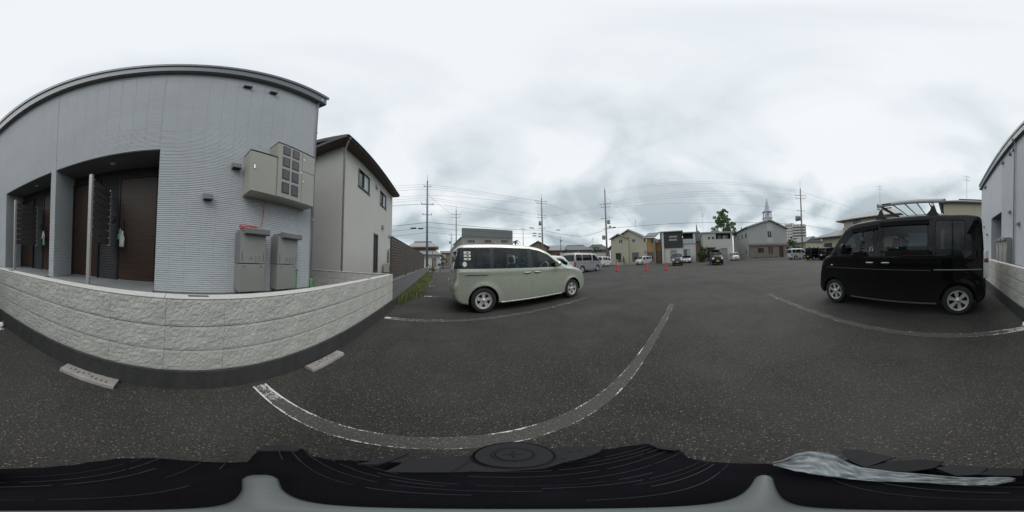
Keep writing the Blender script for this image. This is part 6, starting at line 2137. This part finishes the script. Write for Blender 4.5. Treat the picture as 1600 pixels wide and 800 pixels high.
# ------------------------------------------------------------------ utility poles and wires
def pole(name, lab, x, y, h, r=.17, m='pole_concrete', arms=(), boxes=(), top=0, az=0.0, group='utility poles'):
    t = thing(name, lab, 'utility pole', (x, y, 0), group)
    obj('pole_shaft', MB().path([(x, y, -.1), (x, y, h * .5), (x, y, h)], [r, r * .8, r * .6], 10), m, t, True)
    for (z, l, n_) in arms:
        dx, dy = math.cos(az) * l / 2, math.sin(az) * l / 2
        a = obj('cross_arm', MB().path([(x - dx, y - dy, z), (x + dx, y + dy, z)], .05, 4), 'metal_grey', t)
        for k in range(n_):
            f = -.9 + 1.8 * k / max(1, n_ - 1)
            obj('insulator', MB().lathe([(.0, .05), (.05, .05), (.06, .1), (.04, .14), (.06, .18), (.035, .26), (0, .27)], (x + dx * f, y + dy * f, z), 'z', 8), 'insulator', a, True)
    for (z, w, hh, off, kind) in boxes:
        ox, oy = math.cos(az) * off, math.sin(az) * off
        if kind == 'can':
            b = obj('transformer', MB().lathe([(0, z), (w, z), (w, z + hh * .9), (w * .7, z + hh), (0, z + hh)], (x + ox, y + oy, 0), 'z', 14), 'metal_grey', t, True)
            obj('hanger', MB().tube((x, y, z + hh * .7), (x + ox, y + oy, z + hh * .7), .05, n=5), 'metal_grey', b)
        else:
            b = obj('control_box', MB().bbox(x + ox - w, x + ox + w, y + oy - w, y + oy + w, z, z + hh, .03), 'metal_grey', t)
            obj('hanger', MB().tube((x, y, z + hh * .5), (x + ox, y + oy, z + hh * .5), .05, n=5), 'metal_grey', b)
    if top:
        obj('top_spike', MB().tube((x, y, h), (x, y, h + top), .03, n=5), 'metal_grey', t)
    for z in np.arange(2.2, h - 1, 1.0):
        obj('step_bolt', MB().tube((x - .25, y, z), (x + .25, y, z), .012, n=4), 'metal_grey', t)
    return t
A1 = rad(20)
P668 = (-1.36, 19.95, 12.1)
pole('utility_pole', 'blue-grey steel utility pole rising behind the end of the slatted fence', -1.36, 19.95, 12.1, .15, 'pole_blue', [(11.2, .9, 2), (8.6, 1.6, 3), (7.2, 1.2, 3)], [], 1.0, az=rad(10))
P714 = (4.1, 36.6, 14.1)
pole('utility_pole', 'slim dark utility pole with a square top frame, left of the grey-green factory', 4.1, 36.6, 13.6, .14, 'pole_dark', [(12.4, 2.2, 3), (11.6, 2.0, 3)], [], 1.1, az=rad(0))
P845 = (19.7, 26.3, 14.6)
pole('utility_pole', 'concrete utility pole with several cross arms, above the minivan front roof', 19.7, 26.3, 14.6, .19, 'pole_concrete', [(13.9, 2.6, 5), (13.4, 2.2, 3), (10.8, 1.8, 3), (10.2, 1.8, 3), (7.9, 1.4, 2)], [(8.6, .25, .9, -.45, 'can')], 1.0, az=rad(-20))
P947 = (27.6, 16.3, 15.9)
pole('utility_pole', 'tall concrete utility pole beside the cream house, grey box on its shaft', 27.6, 16.3, 15.9, .2, 'pole_concrete', [(12.6, 2.4, 4), (11.9, 1.8, 3), (9.5, 1.9, 3), (7.3, .9, 2)], [(8.3, .25, .8, .55, 'box'), (5.2, .25, .8, -.55, 'box'), (7.4, .16, .5, .8, 'box')], .8, az=rad(-70))
P1251 = (27.6, -21.7, 15.6)
pole('utility_pole', 'tall concrete utility pole with a transformer in front of the church end', 27.6, -21.7, 15.6, .2, 'pole_concrete', [(13.9, 2.6, 4), (13.2, 2.2, 3), (10.3, 1.8, 3)], [(8.0, .38, 1.1, .95, 'can'), (8.1, .3, 1.0, .35, 'can')], 2.0, az=rad(70))
pole('street_pole', 'thin grey pole right of the factory palm tree', 21.4, 37.0, 10.3, .11, 'metal_grey', [(9.9, 1.6, 2)], [], .6, az=rad(10))
pole('street_pole', 'short dark pole left of the silver van, with a grey top box', 27.4, 29.2, 6.6, .12, 'pole_dark', [], [(6.0, .16, .4, .3, 'box')], .8)
pole('lane_pole', 'far utility pole standing down the lane', 4.6, 56.0, 11.4, .16, 'pole_concrete', [(10.6, 1.8, 3), (9.6, 1.4, 2)], [(7.8, .3, .8, -.5, 'can')], .5)
pole('street_pole', 'thin grey lamp pole beyond the dark parked wagons', 36.5, -29.8, 8.3, .1, 'metal_grey', [], [], .3)
pole('street_pole', 'thin dark pole with a small top crossbar above the roofs right of the silver van', 46.5, 33.0, 9.0, .08, 'metal_grey', [(8.6, .9, 2)], [], .3)

def wire(lab, pts, sag, r=.014, group='overhead wires'):
    out = []
    for a, b in zip(pts[:-1], pts[1:]):
        a, b = Vector(a), Vector(b)
        n = 18
        for k in range(n + (b == Vector(pts[-1]))):
            t = k / n
            p = a.lerp(b, t)
            p.z -= sag * 4 * t * (1 - t)
            out.append(p)
    mb = MB().path(out, r, 4)
    return tag(obj('overhead_wire', mb, 'wire_black'), lab, 'wire', group)
def at(P, dz, dx=0, dy=0):
    return (P[0] + dx, P[1] + dy, dz)
W0 = (-14.0, 16.5, 0)
wl_ = 'thin overhead wire of the bundle strung between the blue-grey pole and the concrete pole'
ORD = ['highest', 'second from top', 'third from top', 'fourth from top', 'fifth from top', 'sixth from top', 'lowest']
for k, (z0, z1, z2) in enumerate([(11.6, 11.55, 13.9), (11.25, 11.2, 13.85), (10.9, 10.85, 13.5), (9.9, 9.95, 13.3), (9.6, 9.6, 10.95), (9.3, 9.3, 10.75), (8.75, 8.75, 10.3)]):
    wire(ORD[k] + ' of seven thin wires between the blue-grey pole and the concrete pole', [at(W0, z0, 0, k * .15), at(P668, z1), at(P845, z2, -.6 + .2 * k)], .55, .011, 'wires left of the concrete pole')
for k, (z1, z2) in enumerate([(6.2, 7.6), (5.55, 6.9), (4.9, 6.1)]):
    w_ = 'thick low cable running from the blue-grey pole past the factory to the concrete pole'
    wire(['thicker upper', 'middle', 'lowest'][k] + ' low cable from the blue-grey pole past the factory front', [at(W0, z1 - .3, 0, 1), at(P668, z1), at(P845, z2)], .5, .028 if k < 1 else .018, 'low cables past the factory')
for k, (z1, z2) in enumerate([(13.9, 9.0), (13.6, 8.6), (10.8, 12.6), (10.4, 12.2), (8.2, 9.5)]):
    wire(['steepest', 'second steepest', 'highest rising', 'second rising', 'lowest rising'][k] + ' thin wire between the concrete pole and the cream house pole', [at(P845, z1, .4 * (k % 3)), at(P947, z2)], .5, .011, 'wires between the two concrete poles')
wire('thick black cable sagging from the concrete pole down to the pole beside the cream house', [at(P845, 7.6), (25.0, 20.3, 6.0), at(P947, 7.3)], .22, .03)
wire('thick low cable passing behind the pole beside the cream house', [at(P845, 6.9), (31, 24, 4.9), (46.5, 33.0, 8.4)], .5, .02)
wire('thick black cable running from the cream house pole to the pole by the church', [at(P947, 7.35), at(P1251, 7.2)], .35, .03)
for k, (z1, z2) in enumerate([(15.4, 15.0), (15.1, 14.75), (12.9, 13.95), (12.6, 13.5), (12.2, 13.2), (12.0, 10.6)]):
    wire((ORD[:5] + ['lowest'])[k] + ' of six thin wires between the cream house pole and the church pole', [at(P947, z1, .25 * k), at(P1251, z2, .25 * k)], .45, .011, 'wires along the street')
for k, (z1, z2) in enumerate([(15.0, 14.5), (14.75, 14.2), (13.95, 13.6), (13.5, 13.2), (13.2, 12.8), (10.6, 10.0)]):
    wire((ORD[:5] + ['lowest'])[k] + ' of six thin wires from the church pole out past the black van', [at(P1251, z1, .25 * k), (25.0 + .2 * k, -62, z2)], .8, .011, 'wires beyond the church pole')
wire('thick cable running from the church pole out beyond the tiled house', [at(P1251, 7.2), (25, -62, 7.0)], .8, .026)
wire('guy wire slanting from the cream house pole down to its roof', [at(P947, 14.6), (34, 12.0, 7.9)], .1, .012)
wire('guy wire slanting down from the blue-grey pole towards the slim dark pole', [at(P668, 10.1), at(P714, 12.0)], .4, .014)
wire('thin wire slanting from the blue-grey pole towards the beige house', [at(P668, 8.7), (-9, 13.5, 6.6)], .15, .012)
for (x, y, z, l, az, lab) in [(-3.0, 19.4, 5.35, .7, 0, 'dark splice case on the cables left of the blue-grey pole, the farther from it'), (-2.1, 19.5, 5.3, .6, 0, 'dark splice case right beside the blue-grey pole'),
        (17.0, 26.0, 7.7, 1.0, 0, 'highest dark splice case left of the concrete pole'), (22.4, 24.4, 7.6, .8, -.5, 'dark splice case just right of the concrete pole'),
        (17.6, 26.0, 6.7, .8, 0, 'upper of two dark splice cases farther left of the concrete pole'), (18.9, 26.1, 6.7, .6, 0, 'upper of two dark splice cases next to the concrete pole'),
        (17.6, 26.0, 6.2, .8, 0, 'lower of two dark splice cases farther left of the concrete pole'), (18.9, 26.1, 6.2, .6, 0, 'lower of two dark splice cases next to the concrete pole'),
        (27.6, -19.2, 7.15, 1.0, PI / 2, 'dark splice case on the cable between the steeple and the church pole'), (27.6, 14.6, 7.4, .9, PI / 2, 'dark splice case on the cable right of the cream house pole')]:
    tag(obj('cable_closure', MB().path([(x - l / 2 * math.cos(az), y - l / 2 * math.sin(az), z), (x + l / 2 * math.cos(az), y + l / 2 * math.sin(az), z)], .09, 8), 'wire_black'), lab, 'cable box', 'splice cases on the cables')

# ------------------------------------------------------------------ trees and shrubs
def leaves(mb, c, rx, ry, rz, n, size, rnd, hollow=.35):
    for i in range(n):
        while True:
            p = Vector((rnd.uniform(-1, 1), rnd.uniform(-1, 1), rnd.uniform(-1, 1)))
            if hollow < p.length < 1:
                break
        p = Vector((c[0] + p.x * rx, c[1] + p.y * ry, c[2] + p.z * rz))
        a = Vector((rnd.gauss(0, 1), rnd.gauss(0, 1), rnd.gauss(0, .7))).normalized()
        b = a.orthogonal().normalized()
        b.rotate(Matrix.Rotation(rnd.uniform(0, 6.28), 3, a))
        d = a.cross(b)
        s = size * rnd.uniform(.5, 1.3)
        mb.add([p - b * s, p + d * s * .45, p + b * s, p - d * s * .45], [(0, 1, 2, 3)])
def tree(name, lab, x, y, h, clumps, m, trunk_r, nleaf, size, seed, z0=0, cat='tree', group=None):
    rnd = random.Random(seed)
    t = thing(name, lab, cat, (x, y, z0), group)
    mb = MB()
    for (cx, cy, cz, r) in clumps:
        for k in range(8):
            q = Vector((rnd.gauss(0, .62), rnd.gauss(0, .62), rnd.gauss(0, .55))) * r
            f_ = rnd.uniform(.3, .6)
            leaves(mb, (x + cx + q.x, y + cy + q.y, cz + q.z), r * f_, r * f_, r * f_ * .9, int(nleaf / len(clumps) / 8), size, rnd, .1)
    br = MB().path([(x, y, z0 - .1), (x + .1, y, h * .35), (x, y + .1, h * .72)], [trunk_r, trunk_r * .75, trunk_r * .3], 8)
    for (cx, cy, cz, r) in clumps:
        zb_ = max(h * .22, cz - r * 1.6 - .5)
        br.path([(x, y, min(zb_, h * .68)), (x + cx * .5, y + cy * .5, (zb_ + cz) / 2 + .2), (x + cx, y + cy, cz)], [trunk_r * .4, trunk_r * .25, trunk_r * .1], 5)
    obj('trunk', br, 'bark', t, True)
    cr_ = obj('crown', mb, m, t)
    stuff(cr_)
    return t
tree('poplar_tree', 'tall feathery green tree rising behind the white flat-roofed house', 44.0, -8.4, 15.0,
     [(0, -.1, 13.6, .8), (.2, .5, 12.6, .9), (0, -.5, 12.4, .9), (-.2, 1.0, 11.4, 1.0), (.2, .1, 11.2, 1.1), (0, -1.6, 10.4, 1.0), (.3, 1.5, 10.0, 1.2), (-.2, .2, 9.8, 1.3), (0, -1.9, 9.2, 1.2), (.4, 1.8, 8.6, 1.3), (-.3, .3, 8.3, 1.5), (.2, -1.5, 8.2, 1.4), (0, -2.4, 7.2, 1.4), (0, 1.6, 6.8, 1.6), (0, -.6, 6.4, 1.7)], 'leaf_green', .3, 30000, .115, 3)
tree('shrub', 'dense dark green bush beside the entrance of the white house', 32.2, -1.85, 3.3, [(0, .3, 2.3, .75), (0, -.4, 2.5, .7), (.1, 0, 1.5, .85), (0, -.6, 1.3, .7), (0, .5, 1.2, .7), (0, 0, .6, .7)], 'leaf_dark', .08, 3200, .10, 5, cat='bush')
tree('garden_tree', 'green tree beside the church end, in front of the far apartment block', 36.5, -24.6, 5.6, [(0, .5, 4.2, 1.1), (0, -.6, 3.6, 1.2), (0, -1.6, 2.6, 1.2), (0, .6, 2.4, 1.2), (0, -.6, 1.6, 1.2)], 'leaf_dark', .14, 3000, .14, 6)
tree('garden_tree', 'small round tree on the roofline between the long house and the dark-roofed house', 55.5, 39.0, 7.0, [(0, .3, 5.6, 1.2), (.6, -.7, 5.2, 1.2), (-.7, .8, 4.6, 1.2)], 'leaf_dark', .16, 1800, .17, 7)
tree('garden_tree', 'clump of greenery against the tiled roofs left of the silver van', 38.3, 40.0, 6.4, [(0, 0, 5.0, 1.1), (.5, -.6, 4.2, 1.1), (-.5, .6, 4.0, 1.1)], 'leaf_olive', .15, 1500, .17, 8)
tree('shrub', 'dark ivy-like bush at the corner of the lane house', .9, 30.5, 3.0, [(0, 0, 2.2, .5), (.1, .3, 1.4, .6), (0, -.2, .7, .55)], 'leaf_dark', .06, 900, .10, 9, cat='bush')
tree('shrub', 'scrubby weeds at the end of the fence wall by the blue-grey pole', -.75, 18.6, 1.0, [(0, 0, .55, .3), (.15, -.4, .35, .3)], 'grass', .02, 700, .06, 10, cat='bush')
tree('shrub', 'trimmed green shrub by the street fence at the church side', 31.0, -23.6, 1.6, [(0, 0, 1.0, .5), (0, -.9, .8, .5)], 'leaf_dark', .05, 800, .09, 11, cat='bush')
# palm by the factory
pt = thing('palm_tree', 'small palm tree at the right end of the grey-green factory', 'tree', (17.6, 34, 0))
obj('trunk', MB().path([(17.6, 34, 0), (17.55, 34, 3), (17.6, 34, 6.0)], [.2, .16, .15], 8), 'bark', pt, True)
rnd = random.Random(2)
for k in range(16):
    a, el = k * 2.4, rnd.uniform(-.3, 1.1)
    L_ = rnd.uniform(1.1, 1.5)
    fr = MB()
    prev = None
    for s in range(6):
        q = s / 5
        rr_ = L_ * q
        zz = 6.05 + rr_ * math.sin(el) - .9 * q * q * L_ * .8
        p = Vector((17.6 + rr_ * math.cos(a) * math.cos(el), 34 + rr_ * math.sin(a) * math.cos(el), zz))
        if prev is not None:
            d = Vector((-math.sin(a), math.cos(a), 0))
            w = .16 * (1 - abs(q - .5))
            fr.add([prev - d * w + ZA * -.05, prev, p, p - d * w + ZA * -.08], [(0, 1, 2, 3)])
            fr.add([prev, prev + d * w + ZA * -.05, p + d * w + ZA * -.08, p], [(0, 1, 2, 3)])
        prev = p
    obj('frond', fr, 'leaf_dark', pt)

# ------------------------------------------------------------------ black bag standing under the camera
CR = (Matrix.Rotation(rad(2.3547), 4, tilt_axis) @ Matrix.Rotation(rad(-26), 4, 'Z')).to_3x3()
def down(x, y, z):
    """where the sight line through photo pixel (x, y) meets the level z"""
    a, e_ = rad((x - 800) * .225), rad((400 - y) * .225)
    d = CR @ Vector((math.sin(a) * math.cos(e_), math.cos(a) * math.cos(e_), math.sin(e_)))
    t = (z - CAM_H) / d.z
    return Vector((d.x * t, d.y * t, z))
BZ = 0.60
outl = [(0, 733), (60, 731), (110, 727), (150, 721), (190, 716), (240, 715), (290, 719), (340, 722), (385, 722), (400, 708), (412, 698), (445, 697), (475, 702), (490, 713), (520, 718), (560, 720), (600, 722), (660, 724), (720, 726), (800, 724),
        (880, 718), (945, 702), (985, 696), (1010, 693), (1040, 699), (1062, 704), (1076, 715), (1100, 721), (1150, 724), (1205, 725), (1240, 722), (1290, 719), (1340, 718), (1400, 722), (1450, 725), (1500, 730), (1550, 733)]
O2 = []
nn = len(outl)
for i in range(nn):
    a, b = outl[i], outl[(i + 1) % nn]
    bx = b[0] + (1600 if i == nn - 1 else 0)
    for k in range(3):
        f = k / 3
        x = a[0] + (bx - a[0]) * f
        y = a[1] + (b[1] - a[1]) * (f * f * (3 - 2 * f))
        O2.append(down(x % 1600, y, BZ))
c0 = down(800, 799.9, BZ)
bag = thing('black_bag', 'black soft ribbed bag standing on the asphalt right below the camera', 'bag', (c0.x, c0.y, 0))
mb = MB()
m_ = len(O2)
rings = [(f, BZ + .035 * (1 - f ** 2.5)) for f in (.0001, .15, .3, .45, .6, .72, .82, .9, .96, 1.0)] + [(1.0, BZ - .02), (.985, BZ - .06), (.965, .42), (.955, .22), (.95, .05), (.93, 0.0)]
for (f, z) in rings:
    for i, p in enumerate(O2):
        q = c0 + (p - c0) * f
        w = noise.noise((q.x * 14, q.y * 14, z * 5)) * .010 * (1 if f > .2 else 0) + noise.noise((q.x * 45, q.y * 45, z * 5)) * .004 * (f > .2)
        mb.v.append((q.x, q.y, z + (w if z > BZ - .03 else 0)))
for j in range(len(rings) - 1):
    for i in range(m_):
        mb.f.append((j * m_ + i, j * m_ + (i + 1) % m_, (j + 1) * m_ + (i + 1) % m_, (j + 1) * m_ + i))
mb.f.append(tuple((len(rings) - 1) * m_ + i for i in range(m_)))
bo = obj('body', mb, 'bag_black', bag, True)
# stitched ribs running across the top, side to side
ex = (down(1200, 760, BZ) - down(400, 760, BZ)).normalized()
ey = Vector((-ex.y, ex.x, 0))
if ey.dot(down(800, 740, BZ) - c0) < 0:
    ey = -ey
P2 = [((p - c0).dot(ex), (p - c0).dot(ey)) for p in O2]
rnd = random.Random(5)
def inside(u, v):
    r = False
    for i in range(m_):
        (x1, y1), (x2, y2) = P2[i], P2[(i + 1) % m_]
        if (y1 > v) != (y2 > v) and u < (x2 - x1) * (v - y1) / (y2 - y1) + x1:
            r = not r
    return r
def rmax(u, v):
    f = 1.0
    for k in range(40):
        if not inside(u * (1 + .08 * k), v * (1 + .08 * k)):
            return 1 / (1 + .08 * k)
    return .2
for k, p in enumerate([.030, .045, .058, .072, .086, .100, .114, .128, .142, .158, -.036, -.056, -.078, -.098, -.120]):
    u = -.26
    st = MB()
    while u < .26:
        l = rnd.uniform(.03, .12)
        pts = []
        for q in range(7):
            uu = u + l * q / 6
            vv = p + .006 * math.sin(uu * 9 + k) + .10 * uu * uu * (1 if p > 0 else -.3)
            f = rmax(uu, vv)
            if f < .93 and inside(uu, vv):
                pos = c0 + ex * uu + ey * vv
                pts.append(Vector((pos.x, pos.y, BZ + .035 * (1 - f ** 2.5) + .007 + noise.noise((pos.x * 14, pos.y * 14, BZ * 5)) * .008)))
        if len(pts) > 1 and rnd.random() < .85:
            st.path(pts, rnd.uniform(.0004, .0009), 4)
        u += l + rnd.uniform(.002, .012)
    if st.v:
        stuff(obj('stitch', st, 'bag_stitch', bo))
# grey bar lying across the middle
gbm = MB()
L1 = .112
prof = [(-L1, .005), (-L1 * .97, .009), (-L1 * .88, .0112), (-L1 * .6, .0085), (0, .0065), (L1 * .6, .0062), (L1 * .9, .0058), (L1 * .97, .0045), (L1, .002)]
bz = BZ + .062
for (u, w) in prof:
    for (a, b) in ((-1, 0), (-.8, .004), (.8, .004), (1, 0), (.8, -.008), (-.8, -.008)):
        q = c0 + ex * u + ey * (w * a)
        gbm.v.append((q.x, q.y, bz + b))
for j in range(len(prof) - 1):
    for i in range(6):
        gbm.f.append((j * 6 + i, j * 6 + (i + 1) % 6, (j + 1) * 6 + (i + 1) % 6, (j + 1) * 6 + i))
gbm.f += [tuple(range(6)), tuple((len(prof) - 1) * 6 + i for i in range(6))]
gt = thing('grey_bar', 'slim grey metal bar lying across the top of the black bag', 'bar', (c0.x, c0.y, BZ))
obj('bar', gbm, 'bar_grey', gt, True)
# dark plastic plate with a round cross-slotted cap
PZ = BZ + .028
t = thing('plastic_mount', 'dark plastic mount plate with a round cross-slotted cap on the bag edge', 'mount plate', tuple(down(803, 711, PZ)))
plate = [(600, 738), (640, 717), (690, 716), (745, 712), (780, 726), (830, 726), (862, 702), (905, 699), (946, 698), (936, 708), (915, 716), (880, 724), (850, 733), (800, 737), (740, 738), (670, 739)]
obj('plate', MB().prism([down(x, y, PZ - .012) for x, y in plate], (0, 0, .010)), 'dark_plastic_grey', t)
dc = down(803, 711, PZ)
R1_ = (down(803, 732, PZ) - dc).length
obj('disc', MB().lathe([(0, PZ + .004), (R1_ * .93, PZ + .004), (R1_, PZ - .001), (R1_, PZ - .03), (0, PZ - .03)], (dc.x, dc.y, 0), 'z', 48), 'dark_plastic_grey', t, 'auto')
obj('disc_edge', MB().lathe([(R1_ * .995, PZ + .002), (R1_ * 1.03, PZ + .001), (R1_ * 1.035, PZ - .03)], (dc.x, dc.y, 0), 'z', 48), 'groove_black', t, True)
obj('ring_groove', MB().lathe([(R1_ * .47, PZ + .0042), (R1_ * .49, PZ + .0052), (R1_ * .555, PZ + .0052), (R1_ * .57, PZ + .0042)], (dc.x, dc.y, 0), 'z', 40), 'groove_black', t, True)
cp = obj('screw_cap', MB().lathe([(0, PZ + .0065), (R1_ * .44, PZ + .0065), (R1_ * .46, PZ + .0045)], (dc.x, dc.y, 0), 'z', 36), 'dark_plastic_grey', t, 'auto')
for a in (ex, ey):
    b = Vector((-a.y, a.x, 0))
    sl2 = [dc + a * R1_ * .27, dc + b * R1_ * .045, dc - a * R1_ * .27, dc - b * R1_ * .045]
    obj('slot', MB().prism([Vector((p.x, p.y, PZ + .0066)) for p in sl2], (0, 0, .0012 if a is ex else .0016)), 'groove_black', cp)
arm = [(558, 727), (628, 709), (640, 710), (588, 728)]
obj('arm', MB().prism([down(x, y, PZ - .004) for x, y in arm], (0, 0, .016)), 'dark_plastic_grey', t)
obj('seam', MB().prism([down(x, y, PZ - .0015) for x, y in [(706, 737), (742, 714), (744, 714), (710, 737)]], (0, 0, .0012)), 'groove_black', t)
for (x, y, w) in [(857, 707, 4), (862, 712, 4), (875, 716, 8), (889, 706, 5), (905, 704, 6), (915, 711, 6)]:
    obj('emboss', MB().prism([down(x, y, PZ - .0015), down(x + w, y - .6, PZ - .0015), down(x + w, y + .4, PZ - .0015), down(x, y + 1, PZ - .0015)], (0, 0, .001)), 'groove_black', t)
arm2 = [(400, 706), (412, 698), (440, 697), (470, 702), (462, 707), (440, 706)]
obj('strap_end', MB().prism([down(x, y, BZ + .01) for x, y in arm2], (0, 0, .012)), 'dark_plastic_grey', t)
obj('strap_end', MB().prism([down(x, y, BZ + .01) for x, y in [(1012, 695), (1040, 700), (1062, 704), (1056, 706), (1030, 703)]], (0, 0, .012)), 'dark_plastic_grey', t)
# crumpled pale vinyl and black straps on the far half
vy = thing('vinyl_sheet', 'crumpled pale vinyl sheet tucked along the back of the black bag', 'sheet', tuple(down(1400, 740, BZ)))
top = [(1208, 724), (1228, 716), (1245, 708), (1262, 705), (1285, 706), (1305, 711), (1325, 722), (1345, 730), (1400, 737), (1450, 741), (1495, 745), (1530, 746), (1560, 745), (1584, 746)]
bot = [(1210, 726), (1228, 731), (1245, 736), (1265, 739), (1290, 744), (1310, 746), (1330, 748), (1350, 750), (1400, 753), (1450, 755), (1495, 757), (1530, 758), (1560, 757), (1584, 752)]
vm = MB()
nv = 12
nq = 4
pts_t, pts_b = [], []
for lst, out in ((top, pts_t), (bot, pts_b)):
    for i in range(len(lst) - 1):
        for k in range(nq):
            f = k / nq
            out.append((lst[i][0] + (lst[i + 1][0] - lst[i][0]) * f, lst[i][1] + (lst[i + 1][1] - lst[i][1]) * f))
    out.append(lst[-1])
for (a, b) in zip(pts_t, pts_b):
    for j in range(nv + 1):
        f = j / nv
        x, y = a[0] + (b[0] - a[0]) * f, a[1] + (b[1] - a[1]) * f
        fold = .018 * abs(noise.noise((x * .018 + f * 2.2, f * 5.5, 1.0))) + .012 * noise.noise((x * .05, f * 9, 4))
        p = down(x, y, BZ + .032 + fold + .012)
        vm.v.append(tuple(p))
na = len(pts_t)
for i in range(na - 1):
    for j in range(nv):
        vm.f.append((i * (nv + 1) + j, (i + 1) * (nv + 1) + j, (i + 1) * (nv + 1) + j + 1, i * (nv + 1) + j + 1))
vo = obj('sheet', vm, 'vinyl_white', vy, True)
sm = vo.modifiers.new('thick', 'SOLIDIFY')
sm.thickness = .002
straps = [[(1315, 705), (1345, 704), (1400, 716), (1380, 722), (1352, 731), (1330, 722)], [(1352, 731), (1395, 721), (1440, 719), (1475, 722), (1460, 732), (1420, 738), (1390, 737)], [(1462, 732), (1490, 727), (1545, 731), (1530, 742), (1495, 744)], [(1530, 742), (1550, 731), (1598, 733), (1598, 744), (1560, 744)]]
for i, s in enumerate(straps):
    tt = tag(obj('black_strap', MB().prism([down(x, y, BZ + .03 + .004 * i) for x, y in s], (0, 0, .010)), 'groove_black' if i % 2 else 'dark_plastic_grey'),
             ['dark plastic strap piece nearest the pale end of the vinyl sheet', 'wide black strap piece beside the vinyl sheet', 'black strap piece between the wide strap and the last strap', 'last black strap piece along the back of the bag'][i], 'strap')
